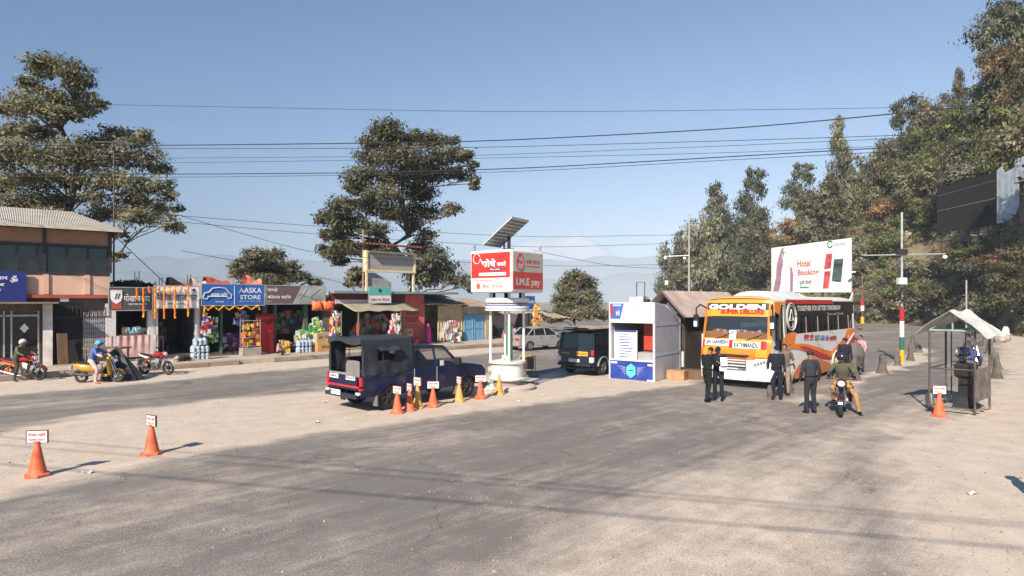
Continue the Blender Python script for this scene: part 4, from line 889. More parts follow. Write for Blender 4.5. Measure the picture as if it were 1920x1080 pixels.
# ================= open guard hut on the right =================
A = G(1742, 771); B = G(1828, 779); ang = R(-50); Wd = 1.06; A = B-Vector((math.cos(ang),math.sin(ang),0))*Wd; cy = (A.y+B.y)/2; Z = lambda py: zat(py, cy)
t = thing('guard_hut', 'open steel framed guard hut with sheet metal gable roof and rusty side panel', 'guard hut', (A.x, A.y, 0), ang); D = 1.5
PT = M('hut_steel', (.12,.10,.09), .6, .3, 6., metal=.4, dirt=.3, dcol=(.25,.14,.09)); GP = M('hut_pale_pipe', (.30,.40,.36), .5, .2, metal=.3)
zt_ = Z(620); zm = Z(692)
for x in (0, Wd):
    for y in (0, D): m = MB(); m.cyl((x,y,0), (x,y,zt_), .03, n=8); m.build('post', PT, t)
m = MB()
for y in (0, D): m.cyl((0,y,zt_), (Wd,y,zt_), .035)
for x in (0, Wd): m.cyl((x,0,zt_), (x,D,zt_), .035)
m.build('top_rail', GP, t)
m = MB()
m.cyl((0,0,zm), (Wd,0,zm), .022); m.cyl((0,0,zm), (0,D,zm), .022); m.cyl((0,0,.12), (0,D,.12), .022); m.cyl((Wd,0,.15), (0,0,.15), .015)
for x in (.32, .95): m.cyl((x*Wd/1.9,D*.9,0.1), (x*Wd/1.9,D*.9,zt_), .018)
m.build('rail', PT, t)
m = MB(); m.rbox((Wd-.012,.03,.35), (Wd+.012,D-.03,zm+.02)); m.build('side_panel', M('rusty_panel', (.26,.22,.19), .7, .45, 4., metal=.3, dirt=.6, dcol=(.12,.07,.04)), t)
zr = Z(582); ov = .38; SH = corr('pale_sheet', (.46,.47,.46), .45, .35, 7., 1, .25, (.40,.36,.30))
for sg_, x1, ze in ((-1, -.28, zt_-.08), (1, Wd+.34, zt_-.14)):
    m = MB(); xr = Wd*.52
    m.grid(lambda u, v: (xr+(x1-xr)*u, -.3+(D+.5)*v, zr+(ze-zr)*u+.03*math.sin(v*9+u*4)-.02*math.sin(u*7)), 8, 8); m.build('roof', SH, t, solid=.012)
m = MB(); m.cyl((Wd*.52,0,zt_), (Wd*.52,0,zr-.03), .025); m.cyl((Wd*.52,D,zt_), (Wd*.52,D,zr-.03), .025); m.cyl((Wd*.52,-.15,zr-.03), (Wd*.52,D+.15,zr-.03), .02)
for y in (0,D): m.cyl((0,y,zt_), (Wd*.52,y,zr-.04), .02); m.cyl((Wd,y,zt_), (Wd*.52,y,zr-.04), .02)
m.build('roof_frame', GP, t)
m = MB()
for k in range(6): m.box((Wd/2+.05*(k % 2), .1+.24*k, .06), (Wd*.95,.15,.05), random.uniform(-.05,.05))
m.build('floor_board', M('grey_plank', (.30,.26,.22), .9, .3, 5.), t)
def px2(px): return Wd*(px-1742)/86
t = thing('rostrum', 'black tapering rostrum standing inside the open guard hut', 'rostrum', A+Vector((math.cos(ang),math.sin(ang),0))*px2(1797)+Vector((-math.sin(ang),math.cos(ang),0))*.75, ang)
m = MB(); 
def sq(h, z, hy=None): hy = hy or h; return [(-h,-hy,z),(h,-hy,z),(h,hy,z),(-h,hy,z)]
m.loft([sq(.30,.08),sq(.22,.2),sq(.16,.4),sq(.145,.95)]); m.build('pedestal', M('rostrum_black', (.018,.018,.018), .5, .2), t, bevel=.01)
m = MB(); m.loft([sq(.17,.93),sq(.23,1.0),sq(.23,1.26)]); m.build('desk', M('rostrum_black'), t, bevel=.01)
MB().rbox((-.25,-.25,1.26), (.25,.25,1.31)).build('top', DARK, t)
m = MB(); m.lathe([(.05,0),(.11,.02),(.12,.3),(.09,.36)], (0,0,0), 12); o = m.build('steel_jar', STEEL, smooth=True); o.location = A+Vector((.25,.35,.08)); tag(o, 'shiny steel jar on the floor of the guard hut', 'jar')
# ================= bollards =================
BC = M('bollard_concrete', (.135,.115,.098), .95, .3, 3., bump=.5, dirt=.15, dcol=(.25,.2,.15))
def bollard(px, py, h, lab):
    g = G(px, py); o = MB(); o.loft([[(r*math.cos(a)*1.15, r*math.sin(a)*.8, z) for a in np.arange(0, 6.28, math.pi/5)] for r, z in ((.29*h/.85,0),(.22*h/.85,h*.18),(.145,h*.5),(.125,h*.85),(.09,h*.97),(.04,h))])
    o = o.build('bollard', BC, bevel=.01); o.location = (g.x, g.y, 0); o.rotation_euler = (0,0,px*.7); tag(o, lab, 'bollard', 'rough concrete bollards edging the road')
for a in ((1654,700,.82,'rough concrete bollard alone on the dusty strip right of the bus'),(1683,685,.5,'low broken bollard left of the striped pole base'),(1707,676,.8,'bollard just right of the striped pole'),(1722,661,.75,'bollard further back, front one of the far pair'),(1711,648,.75,'farthest bollard on the median, left of the far pair'),
(1869,709,.8,'nearest bollard right of the guard hut'),(1866,692,.8,'second bollard behind the guard hut corner post'),(1856,663,.85,'far bollard seen beside the scooter rider'),(1846,650,.8,'farthest bollard right of the scooter rider'),(1600,712,.95,'square bollard behind the man with the grey bag'),(1478,737,.7,'bollard half hidden behind the masked officer'),(1446,748,.45,'low pale block at the feet of the masked officer')):
    bollard(*a)
o = cone(1869.5, 640, .9, 'o', 0, 'small far orange cone behind the guard hut right corner'); 
rock(1880,642,.6,'grey boulder beside the far road edge at the right',(.36,.32,.27),9,flat=.7); rock(1886,631,.32,'white painted milestone at the far road edge',(.7,.7,.68),10,flat=1.6)
# ================= poles =================
def band(m, x, z0, z1, r, mi): m.cyl((0,0,z0), (0,0,z1), r, n=12, mi=mi)
PW, PR, PG, PY = M('pole_white', (.7,.7,.68), .5, .1), M('pole_red', (.5,.02,.03), .5, .1), M('pole_green', (.03,.15,.10), .5, .1), M('pole_yellow', (.75,.4,.02), .5, .1)
g = G(1691, 681); Z = lambda py: zat(py, g.y)
t = thing('lamp_pole', 'tall pole striped red white green and yellow with a long cross bar', 'pole', (g.x, g.y, 0), 0)
m = MB(); m.cyl((0,0,Z(575)), (0,0,Z(398)), .055, .05, n=10); m.build('shaft', GALV, t)
for a, b, mt, nm in ((602,577,PR,'red_band'),(632,602,PW,'white_band'),(656,632,PG,'green_band'),(681,656,PY,'yellow_band')): MB().cyl((0,0,Z(a)+.002), (0,0,Z(b)-.002), .105, n=12).build(nm, mt, t)
xa = (1619-1691)/F*g.y; xb = (1772-1691)/F*g.y
m = MB(); m.cyl((xa,0,Z(479)), (xb,.0,Z(476)), .035); m.cyl((xa+1.2,0,Z(478)), (0,.05,Z(474)), .02); m.build('cross_bar', GALV, t)
MB().box((-.08,-.05,Z(472)), (.5,.3,.25), 0, 0, 0, .15).build('transformer', DARK, t); MB().box((-.1,-.15,Z(527)), (.38,.25,.32)).build('camera_box', WHITE, t)
m = MB()
for k in range(7): m.torus((random.uniform(-.1,.1), -.15-.02*k, Z(552)+.1*math.sin(k)), (random.uniform(-.3,.3),1,.2), .3, .018, 18, 5)
m.build('cable_coil', BLACK, t); m = MB(); m.ell((xb,0,Z(478)-.1), (.12,.08,.1), 8, 5); m.build('lamp', WHITE, t)
g = G(1617, 619); Z = lambda py: zat(py, g.y)
t = thing('street_lamp', 'thin striped street lamp at the far road edge right of the hotel billboard', 'street lamp', (g.x, g.y, 0), 0)
m = MB(); m.cyl((0,0,0), (0,0,Z(512)), .07); m.tube([(0,0,Z(514)),(-.4,0,Z(508)),(-1.0,0,Z(509))], .05); m.build('shaft', M('rusty_pole', (.2,.1,.07), .7), t)
for a, b, mt, nm in ((573,562,PR,'red_band'),(583,573,PW,'white_band'),(607,594,PY,'yellow_band')): MB().cyl((0,0,Z(a)), (0,0,Z(b)), .18, n=10).build(nm, mt, t)
MB().box((-1.1,0,Z(510)), (.6,.3,.14)).build('lamp', WHITE, t)
y = 46; Z = lambda py: zat(py, y); t = thing('street_lamp', 'slim grey lamp pole with cross arm in front of the left dark trees', 'street lamp', ((1292-960)/F*y, y, 0), 0)
m = MB(); m.cyl((0,0,0), (0,0,Z(410)), .08, .05); m.tube([(0,0,Z(412)),(-.1,0,Z(404)),(.15,0,Z(402))], .04); m.build('shaft', M('lamp_grey', (.42,.38,.34), .6, .1), t)
m = MB(); m.cyl((-1.85,0,Z(481)), (.05,0,Z(479)), .04); m.build('cross_bar', WHITE, t)
for x in (-1.8,-.35): MB().box((x,0,Z(484)), (.18,.12,.14)).build('lamp', WHITE, t)
MB().box((-1.7,0,Z(530)), (.22,.2,.32)).build('camera_box', WHITE, t)
y = 30.2; Z = lambda py: zat(py, y); o = MB(); o.cyl((0,0,0), (0,0,Z(282)), .05, .03); o = o.build('utility_pole', M('rust_pole', (.13,.08,.06), .7)); o.location = ((213.5-960)/F*y, y, 0); tag(o, 'thin rusty pole rising beside the right corner of the two storey building', 'pole')
y = 60; Z = lambda py: zat(py, y); o = MB(); o.cyl((0,0,0), (0,0,Z(525)), .09, .07); o = o.build('utility_pole', GALV); o.location = ((1812-960)/F*y, y, 0); tag(o, 'short pale pole among the dark bushes above the guard hut', 'pole')
# ================= hotel billboard =================
A = P(1446.5, 548, 75); B = P(1596.5, 548, 67); ang = math.atan2(B.y-A.y, B.x-A.x); BL = (B-A).length; zb = A.z
t = thing('billboard', 'large white billboard reading Hotel Booking with phone pictures', 'billboard', (A.x, A.y, zb), ang)
def bp(px, py):
    f = (px-1446.5)/150; top0, top1 = zat(465,75), zat(446,67); yy = 75-8*f
    return (BL*f, zat(py, yy)-zb)
BB = M('vinyl_white', (.70,.69,.68), .45, .06, .6)
def patch(m, pts, t0, t1, mi=0): m.prism([bp(*p) for p in pts], t0, t1, mi=mi)
m = MB(); patch(m, [(1446.5,548),(1596.5,548),(1596.5,446),(1446.5,465)], -.02, .12); bo = m.build('board', BB, t)
m = MB()
for f in (.06,.35,.65,.94): m.cyl((BL*f,.25,-zb), (BL*f,.25,6), .12)
for z in (.5,2.5,4.5): m.cyl((.2,.22,z), (BL-.2,.22,z), .08)
m.build('support', DARK, t)
def bt(m, tx, x0, y0, x1, y1, mi=0, bold=.02): a, b = bp(x0, y1), bp(x1, y0); text(m, tx, a[0], b[0], a[1], b[1], -.03, mi=mi, bold=bold)
m = MB(); bt(m,'Hotel',1499,487,1524,501); bt(m,'Booking',1500,504,1539,520); m.build('lettering', REDL, bo, fix=False)
m = MB(); bt(m,'घुमौ-िफरौ',1503,525,1526,536); bt(m,'NOW GET THE BEST',1501,480,1531,482.5,bold=0); bt(m,'K H A L T I',1566,465.5,1586,467,bold=0); m.build('small_lettering', BLK, bo, fix=False)
m = MB(); patch(m, [(1504,540.5),(1521,540.5),(1521,537.5),(1504,537.5)], -.04, -.021); c = bp(1560,458); m.tube([(c[0]+.28*math.cos(a),-.05,c[1]+.36*math.sin(a)) for a in np.linspace(.5,6.0,14)], .07, 5); patch(m, [(1470,482),(1476,482),(1476,472),(1470,472)], -.05, -.021); m.build('green_mark', M('billboard_green', (.03,.30,.12), .5), bo)
m = MB(); bt(m,'Seven',1566,452,1588,462); m.build('brand_lettering', M('grey_letter', (.35,.36,.36), .6), bo, fix=False)
HAND = M('purple_hand', (.30,.17,.22), .6, .25, 1.5)
m = MB(); patch(m, [(1450,547),(1456,520),(1458,495),(1466,470),(1471,463),(1472,468),(1468,480),(1472,492),(1468,505),(1466,530),(1462,547)], -.04, -.021); patch(m, [(1483,547),(1484,505),(1488,500),(1491,515),(1490,547)], -.04, -.021); m.build('hand_picture', HAND, bo)
m = MB(); patch(m, [(1471,546),(1471,487),(1473,474),(1483,474),(1485,487),(1485,546)], -.055, -.041); m.build('phone_picture', BB, bo)
m = MB(); c = bp(1481,491); m.tube([(c[0]+.42*math.cos(a),-.065,c[1]+.75*math.sin(a)) for a in np.linspace(0,6.3,18)], .03, 4); m.build('outline', M('grey_letter'), bo)
m = MB(); patch(m, [(1549,505),(1561,503),(1564,475),(1553,476)], -.04, -.021, 0); patch(m, [(1547,541),(1557,541),(1561,508),(1550,509)], -.04, -.021, 0); patch(m, [(1563,527),(1579,529),(1583,485),(1567,486)], -.05, -.021, 1)
m.build('photo_panel', [M('phone_red', (.45,.06,.07), .5, .6, 1.2), M('phone_dark', (.06,.09,.08), .5, .8, 1.2)], bo)
# ================= black hoarding on the hillside =================
A = P(1757, 437, 77); B = P(1868, 431, 69); C2 = P(1925, 430, 65)
t = thing('hoarding', 'big black sheet metal hoarding with pale sheets at its right end on the slope', 'hoarding', (A.x, A.y, A.z), math.atan2(B.y-A.y, B.x-A.x)); L1 = (B-A).length; L2 = (C2-A).length
BS = corr('black_sheet', (.018,.015,.015), .8, .0, 2.2, 0, .25, (.10,.07,.06)); PS = corr('zinc_sheet', (.50,.54,.58), .4, .4, 2.2, 0, .2, (.3,.22,.16))
h0 = zat(353,77)-A.z; h1 = zat(331,69)-B.z
m = MB(); m.prism([(0,0),(L1,0),(L1,h1),(0,h0)], 0, .1); m.build('black_sheet', BS, t)
m = MB(); m.prism([(0,.48*h0),(L1,.5*h1),(L1,.5*h1+.07),(0,.48*h0+.07)], -.03, -.004); m.prism([(0,h0*.82),(L1,.84*h1),(L1,.84*h1+.04),(0,h0*.82+.04)], -.03, -.004); m.build('seam', M('seam_grey', (.2,.18,.17), .6), t)
m = MB(); m.prism([(L1+.03,.2),(L1+2.6,.1),(L1+2.7,h1*.5),(L1+2.4,h1*1.02),(L1+.9,h1*.95),(L1+.6,h1*1.08),(L1+.03,h1*1.02)], 0, .08); m.prism([(L1+2.2,h1*.72),(L2+2,h1*.75),(L2+2,h1*1.2),(L1+2.3,h1*1.15)], -.1, -.02); m.build('zinc_sheet', PS, t)
m = MB()
for x in np.arange(.3, L2+2, 1.3): m.cyl((x,.3,-3), (x,.3,h1*.95), .06); 
for z in (-.6,-1.1): m.cyl((0,.25,z), (L2+2,.25,z), .05)
m.build('support', DARK, t)
# ================= overhead wires =================
WM = M('wire_black', (.03,.03,.03), .6)
def wire(pts, r, lab):
    """pts: (px,py,distance); sagging lines through them"""
    P3 = [P(*p) for p in pts]; out = []
    for i in range(len(P3)-1):
        for k in range(12): out.append(P3[i].lerp(P3[i+1], k/12)-Vector((0,0,1))*.0)
    out.append(P3[-1]); m = MB()
    # smooth with a quadratic through the list
    n = len(out); xs_ = [p.x for p in out]; 
    for _ in range(10): out = [out[0]]+[(out[i-1]+out[i]*2+out[i+1])/4 for i in range(1, n-1)]+[out[-1]]
    m.tube(out, r, 5); o = m.build('power_line', WM, smooth=True); tag(o, lab, 'wire', 'overhead wires crossing the sky'); return o
wire([(-300,190,24),(200,196,22),(960,211,20),(1650,203,20),(2300,185,20)], .008, 'topmost thin wire, nearly level across the whole sky')
wire([(-300,272,24),(300,273,23),(900,266,21),(1400,240,19),(1920,190,16),(2300,150,15)], .018, 'thick wire rising to the right, highest of the rising bundle')
wire([(-300,276,24),(400,279,23),(900,277,21),(1400,263,19),(1900,247,17),(2300,240,16)], .010, 'thin wire just under the thick rising wire')
wire([(-300,300,24),(400,296,23),(900,292,21),(1400,272,19),(1900,250,17),(2300,240,16)], .008, 'faint wire in the middle of the bundle')
wire([(-300,304,24),(300,306,23),(900,297,21),(1400,286,19),(1900,262,17),(2300,250,16)], .008, 'faint wire below the middle one')
wire([(-300,322,24),(300,327,23),(700,324,22),(1000,315,20),(1400,292,18),(1920,262,16),(2300,240,15)], .016, 'lower thick wire of the bundle')
wire([(-300,328,24),(300,333,23),(700,328,22),(1000,321,20),(1400,298,18),(1920,272,16),(2300,250,15)], .009, 'lowest wire of the bundle')
for k, (h_, A, B, r_, lb) in enumerate(((8.0,(-.57,10.8),(5.1,9.15),.013,'upper of the twin wires above the viewer that shade the road'),(7.6,(-.55,10.45),(5.0,8.97),.012,'lower of the twin wires above the viewer that shade the road'),(8.4,(-.49,9.4),(4.54,8.16),.020,'thick single wire above the viewer casting the nearest line of shade'))):
    q = h_/math.tan(SUN_EL); A, B = Vector((*A,h_)), Vector((*B,h_)); o_ = Vector((-math.sin(SUN_AZ)*q, -math.cos(SUN_AZ)*q, 0)); m = MB(); m.tube([A+o_+(B-A)*t_ for t_ in np.linspace(-5, 5, 20)], r_, 5)
    o = m.build('power_line', WM); tag(o, lb, 'wire')
for k, (a, lb) in enumerate([([(215,395,30),(600,425,38),(1000,445,45),(1291,440,46)],'upper faint wire from the rusty pole to the far lamp pole'),([(215,405,30),(600,440,38),(1000,465,45),(1291,455,46)],'second faint wire from the rusty pole to the far lamp pole'),([(340,405,30),(600,480,38),(1050,500,45),(1291,495,46)],'low sagging faint wire toward the far lamp pole'),
 ([(213,440,30),(255,480,33),(312,533,33)],'thick cable dropping from the rusty pole to the white sign shop'),([(1000,470,36),(1150,500,42),(1291,505,46)],'faint wire from the solar panel side to the lamp pole'),([(340,470,30),(600,520,38),(680,540,38)],'faint wire dipping behind the brown sign')]):
    wire(a, .014 if k != 3 else .02, lb)
# ================= vehicles: local +x forward, +y left, z up =================
GLS = glassmat('car_glass', (.03,.04,.04), .35); GLD = glassmat('dark_glass', (.012,.015,.018), .88)
TYRE = M('tyre_rubber', (.028,.025,.023), .85, .2, dirt=.35, dcol=(.22,.18,.14)); RIM = M('rim_grey', (.30,.29,.28), .4, .1, metal=.6); CHR = M('chrome', (.6,.6,.6), .15, .05, metal=1.)
LAMPW = M('lamp_clear', (.75,.75,.75), .15, .05, spec=.8); LAMPR = M('lamp_red', (.55,.015,.02), .25, .1, spec=.8); LAMPO = M('lamp_amber', (.8,.25,.02), .25, .1)
SEAT = M('seat_dark', (.04,.04,.04), .8, .2)
def wheel(par, x, y, r, wd, side, rimm=None, spokes=6, rr=.62):
    """tyre with rounded shoulders; rim and hub are its sub-parts"""
    m = MB(); prof = [(r*rr,-.5),(r*.86,-.5),(r*.97,-.42),(r,-.25),(r,.25),(r*.97,.42),(r*.86,.5),(r*rr,.5)]; n = 32; vs = []; fs = []
    for i in range(n):
        a = 2*math.pi*i/n
        for p, q in prof: vs.append((x+p*math.cos(a), y+q*wd, r+p*math.sin(a)))
    k = len(prof)
    for i in range(n):
        for j in range(k): fs.append((i*k+j, ((i+1) % n)*k+j, ((i+1) % n)*k+(j+1) % k, i*k+(j+1) % k))
    m.add(vs, fs); w_o = m.build('wheel', TYRE, par, smooth=True)
    m = MB(); yo = y+side*wd*.42; m.cyl((x, yo-side*.06, r), (x, yo-side*.03, r), r*rr*.98, n=24); m.torus((x,yo,r), (0,1,0), r*rr*.94, r*.05, 28, 6)
    for i in range(spokes):
        a = 2*math.pi*i/spokes; m.tube([(x+math.cos(a)*r*.12, yo+side*.01, r+math.sin(a)*r*.12), (x+math.cos(a)*r*rr*.92, yo-side*.01, r+math.sin(a)*r*rr*.92)], r*.06, 5)
    m.cyl((x,yo-side*.04,r), (x,yo+side*.03,r), r*.16, n=12); m.build('rim', rimm or RIM, w_o, smooth=True); return w_o
def arch(xc, r, z0, n=12):
    """points of a wheel arch notch, left to right, for a body outline running along its bottom edge"""
    a0 = math.asin(max(-1, min(1, (z0-r*.82)/(r*1.22)))); return [(xc+1.22*r*math.cos(a), r*.82+1.22*r*math.sin(a)) for a in np.linspace(math.pi-a0, a0, n)]
def side_shell(m, poly, W_, tuck, th=.04, mi=0):
    """both body sides from one outline; tuck(z) narrows the body towards the top"""
    for s_ in (-1, 1): m.prism(poly, 0, th, (lambda a, b, t: (a, s_*(W_/2*tuck(b)-t), b)), mi)
def deck(m, pts, W_, tuck, crown=.03, n=8, mi=0):
    """surface across the body following (x,z) points: bonnet, roof, front, back"""
    vs = []; fs = []
    for x, z in pts:
        for j in range(n+1):
            q = -1+2*j/n; vs.append((x-abs(q)**3*.03*(1 if x > 0 else -1), q*W_/2*tuck(z), z+crown*(1-q*q)))
    for i in range(len(pts)-1):
        for j in range(n): fs.append((i*(n+1)+j, i*(n+1)+j+1, (i+1)*(n+1)+j+1, (i+1)*(n+1)+j))
    m.add(vs, fs, mi); return m
def cabin(par, glass, body, roofm, pts, W_, tuck, pillars, zroof):
    """pts: base and top outline [(xb,zb,xt,zt)...] from windscreen to back, with glass between pillars"""
    t = []
    for i, (a, b) in enumerate(zip(pts[:-1], pts[1:])):
        for s_ in (-1, 1):
            m = MB(); f = lambda x, z, o: (x, s_*(W_/2*tuck(z)-o), z)
            e = .03; m.add([f(a[0]+0,a[1],.02), f(b[0],b[1],.02), f(b[2],b[3],.02), f(a[2],a[3],.02)], [(0,1,2,3)]); m.build('side_window', glass, par)
    m = MB()
    for i, p in enumerate(pts):
        for s_ in (-1, 1):
            A = (p[0], s_*(W_/2*tuck(p[1])-.03), p[1]); B = (p[2], s_*(W_/2*tuck(p[3])-.035), p[3]); m.tube([A, B], .045 if i in (0, len(pts)-1) else .035, 6)
    for s_ in (-1, 1): m.tube([(p[2], s_*(W_/2*tuck(p[3])-.035), p[3]) for p in pts], .045, 6)
    m.build('pillar_frame', body, par, smooth=True)
# ---------------- police pickup ----------------
A = G(725, 768); B = G(873, 745); hd = math.atan2(B.y-A.y, B.x-A.x); fw = Vector((math.cos(hd), math.sin(hd), 0)); lf = Vector((-math.sin(hd), math.cos(hd), 0))
W_ = 1.78; WB = 3.0; c = (A+B)/2+lf*(W_/2-.08)
t = thing('police_pickup', 'dark blue police pickup with black canvas canopy over the open bed', 'pickup', (c.x, c.y, 0), hd)
NAVY = M('navy_paint', (.005,.010,.048), .25, .15, 2., spec=.6, dirt=.12, dcol=(.12,.10,.09)); CANV = M('black_canvas', (.028,.032,.042), .8, .3, 2., bump=.3, dirt=.15, dcol=(.09,.09,.10))
tk = lambda z: 1.0 if z < .95 else 1-(z-.95)*.17
r = .37; xr, xf = -WB/2, WB/2
low = [(-2.42,.42),(-2.42,.62)]
outline = [(-2.42,1.04),(-2.42,.45)]+arch(xr,r,.45)+arch(xf,r,.45)+[(2.28,.45),(2.36,.62),(2.34,.86),(2.22,1.0),(1.75,1.09),(1.12,1.14),(-.62,1.10),(-.62,1.06)]
m = MB(); side_shell(m, outline, W_, tk)
deck(m, [(2.36,.45),(2.39,.62),(2.37,.86),(2.24,1.0),(1.75,1.09),(1.1,1.15)], W_, tk, .03)
m.rbox((-2.42,-W_/2+.02,.42), (2.25,W_/2-.02,.5)); m.rbox((-2.4,-W_/2+.03,.6), (-.65,W_/2-.03,.66)); m.rbox((-.68,-W_/2+.03,.5), (-.62,W_/2-.03,1.1)); 
b = m.build('body', NAVY, t, smooth=True)
for x in (xr, xf):
    for s_ in (-1, 1):
        m = MB(); pts = arch(x, r, .45, 16); m.tube([(a, s_*(W_/2+.015), z) for a, z in pts], .035, 6); m.build('wheel_arch_flare', NAVY, t, smooth=True)
        wheel(t, x, s_*(W_/2-.12), r, .24, s_, M('rim_dark', (.06,.06,.06), .5, .1, metal=.3))
        MB().rbox((x-r*1.2-.02, s_*(W_/2-.06)-.13, .16), (x-r*1.2+.02, s_*(W_/2-.06)+.1, .45)).build('mud_flap', M('mud_flap', (.16,.15,.14), .8), t)
zr = 1.72
pts = [(1.22,1.12,.62,zr-.03), (.28,1.12,.22,zr), (-.58,1.10,-.52,zr-.03)]
cabin(t, GLS, NAVY, NAVY, pts, W_, tk, 0, zr)
m = MB(); deck(m, [(.64,zr-.04),(.5,zr),(.1,zr+.02),(-.5,zr)], W_-.02, tk, .03); deck(m, [(.64,zr-.09),(-.5,zr-.05)], W_-.1, tk, .0); m.build('roof', NAVY, t, smooth=True)
m = MB(); deck(m, [(1.2,1.14),(.62,zr-.04)], W_-.08, tk, .02); m.build('windscreen', GLS, t, smooth=True)
m = MB(); deck(m, [(-.59,1.12),(-.53,zr-.05)], W_-.3, tk, .0); m.build('rear_window', GLS, t)
for x, s_ in ((.15,1),(.15,-1),(-.42,1)):
    m = MB(); m.box((x,s_*.38,.85), (.5,.5,.25)); m.box((x-.22,s_*.38,1.15), (.12,.48,.6), ry=R(-8)); m.box((x-.26,s_*.38,1.5), (.08,.24,.16)); m.build('seat', SEAT, t, bevel=.04)
m = MB(); m.torus((.72,-.38,1.12), (-1,0,.5), .17, .015); m.rbox((.8,-.75,.95), (1.15,.75,1.12)); m.build('dashboard', SEAT, t)
for s_ in (-1, 1):
    for x0, x1 in ((.30,1.12),(-.56,.24)):
        d = MB().prism([(x0+.02,.56),(x1-.02,.56),(x1-.02,1.06),(x0+.02,1.06)], 0, .012, lambda a, z, o: (a, s_*(W_/2+o), z)).build('door', NAVY, t, bevel=.008)
        m = MB(); m.rbox((x0+.08,s_*(W_/2+.014),.95), (x0+.24,s_*(W_/2+.045),.985)); m.build('handle', CHR if s_ > 0 else NAVY, d)
    m = MB(); m.rbox((.92,s_*.9,1.12), (1.08,s_*1.14,1.34)); mr_ = m.build('mirror', BLACK, t, bevel=.03)
    m = MB(); m.box((2.25,s_*.7,.88), (.22,.3,.2)); m.build('headlight', LAMPW, t, bevel=.05)
    m = MB(); m.rbox((-2.45,s_*.79,.74), (-2.36,s_*.895,1.0)); m.rbox((-2.452,s_*.76,.62), (-2.34,s_*.89,.69)); m.build('tail_lamp', LAMPR, t, bevel=.02)
    m = MB(); m.rbox((-2.51,s_*.70,.50), (-2.42,s_*.86,.58)); m.build('reflector', LAMPW, t, bevel=.02)
for x in (-.60, .262):
    m = MB(); m.prism([(x-.010,.56),(x+.010,.56),(x+.010,1.1),(x-.010,1.1)], 0, .016, lambda a, z, o: (a, -(W_/2+o), z)); m.build('door_gap_trim', M('trim_grey', (.35,.36,.38), .4, .1), t)
m = MB(); m.rbox((.38,-W_/2-.03,1.12), (.52,-W_/2-.01,1.28)); m.build('side_sticker', M('silver_paper', (.7,.7,.7), .3, .1), t)
m = MB(); m.rbox((-2.46,-.72,.62), (-2.40,.72,1.04)); tg = m.build('tailgate', NAVY, t, bevel=.015)
m = MB(); m.rbox((-2.475,-.84,.69), (-2.462,.84,.745)); m.build('red_stripe', M('red_stripe', (.55,.03,.03), .5, .2), tg)
m = MB(); m.rbox((-2.475,.22,.90), (-2.463,.68,1.02)); m.rbox((-2.475,-.64,.90), (-2.463,-.18,1.02)); wl = m.build('white_panel', WHT, tg)
m = MB(); fn = lambda a, b, t_: (t_, -a, b); text(m, 'NEPAL', -.64, -.26, .925, .995, -2.478, fn, bold=.04); text(m, 'POLICE', .2, .62, .925, .995, -2.478, fn, bold=.04); m.build('lettering', BLK, wl, fix=False)
m = MB(); m.rbox((-2.56,-.8,.40), (-2.44,.8,.52)); bm_ = m.build('rear_bumper', M('bumper_dark', (.03,.03,.04), .5), t, bevel=.02)
m = MB(); m.rbox((-2.585,-.05,.46), (-2.565,.42,.60)); pl = m.build('number_plate', WHT, t)
m = MB(); text(m, 'बा १ झ ४२६', -.40, .02, .48, .58, -2.59, fn, bold=.01); m.build('lettering', REDL, pl, fix=False)
m = MB(); m.rbox((2.28,-.8,.36), (2.46,.8,.6)); m.build('front_bumper', M('bumper_dark'), t, bevel=.05)
# bed canopy: draped canvas over hoops
zc = 2.1; x0, x1 = -2.38, -.60; hw = W_/2-.02
def canv(u, v):   # u along, v across from one bottom edge over the top to the other
    x = x0+(x1-x0)*u; L1 = 1.08; Wt = 2*hw*.94; tot = 2*L1+Wt; d = v*tot
    wr = .016*math.sin(x*17+v*9)+.02*math.sin(x*7-v*23)
    sag = -.03*abs(math.sin(u*math.pi*2))
    if d < L1: f = d/L1; return (x, -hw*(1.03-.06*f)-.0+wr*(1-f)+.01, 1.0+(zc-.05-1.0)*f+sag*f*.5)
    if d > L1+Wt: f = (tot-d)/L1; return (x, hw*(1.03-.06*f)+wr*(1-f), 1.0+(zc-.05-1.0)*f+sag*f*.5)
    f = (d-L1)/Wt; return (x, -hw*.97+2*hw*.97*f, zc-.05+.05*math.sin(f*math.pi)+sag+wr*.4)
NV = 60
m = MB(); m.grid(canv, 26, NV)
keep = []
for f in m.f:   # window opening low in the visible side
    cx = sum(m.v[i][0] for i in f)/4; cz_ = sum(m.v[i][2] for i in f)/4; cy_ = sum(m.v[i][1] for i in f)/4
    if abs(cy_) > hw*.9 and -1.82 < cx < -1.28 and 1.44 < cz_ < 1.72: continue
    keep.append(f)
m.f = keep; m.m = [0]*len(keep); cn = m.build('canopy', CANV, t, smooth=True, solid=.012, fix=False)
for s_ in (-1, 1):
    m = MB(); m.grid(lambda u, v: (-1.88+.72*u, s_*(hw+.01+.13*v), 1.80-.1*v+.02*math.sin(u*9)), 8, 3); m.build('window_flap', CANV, cn, solid=.01)
    m = MB()
    for k in range(22): xx = x0+(x1-x0)*k/21; m.box((xx, s_*(hw+.02), .99), (.06,.01,.06), 0, 0, 0, R(45))
    m.build('fringe', CANV, cn)
m = MB()
for s_ in (-1, 1): m.tube([(-1.7, s_*(hw-.0), 1.42), (-1.7, s_*(hw-.0), 1.74)], .012, 5)
m.build('window_bar', DARK, cn)
m = MB(); m.grid(lambda u, v: (x0-.02-.03*v+.02*math.sin(u*12), -hw*.97+2*hw*.97*u, zc-.02-.16*v*(1+.3*math.sin(u*7))), 16, 3); m.build('rear_valance', CANV, cn, solid=.012)
m = MB()   # bulkhead canvas with small panes
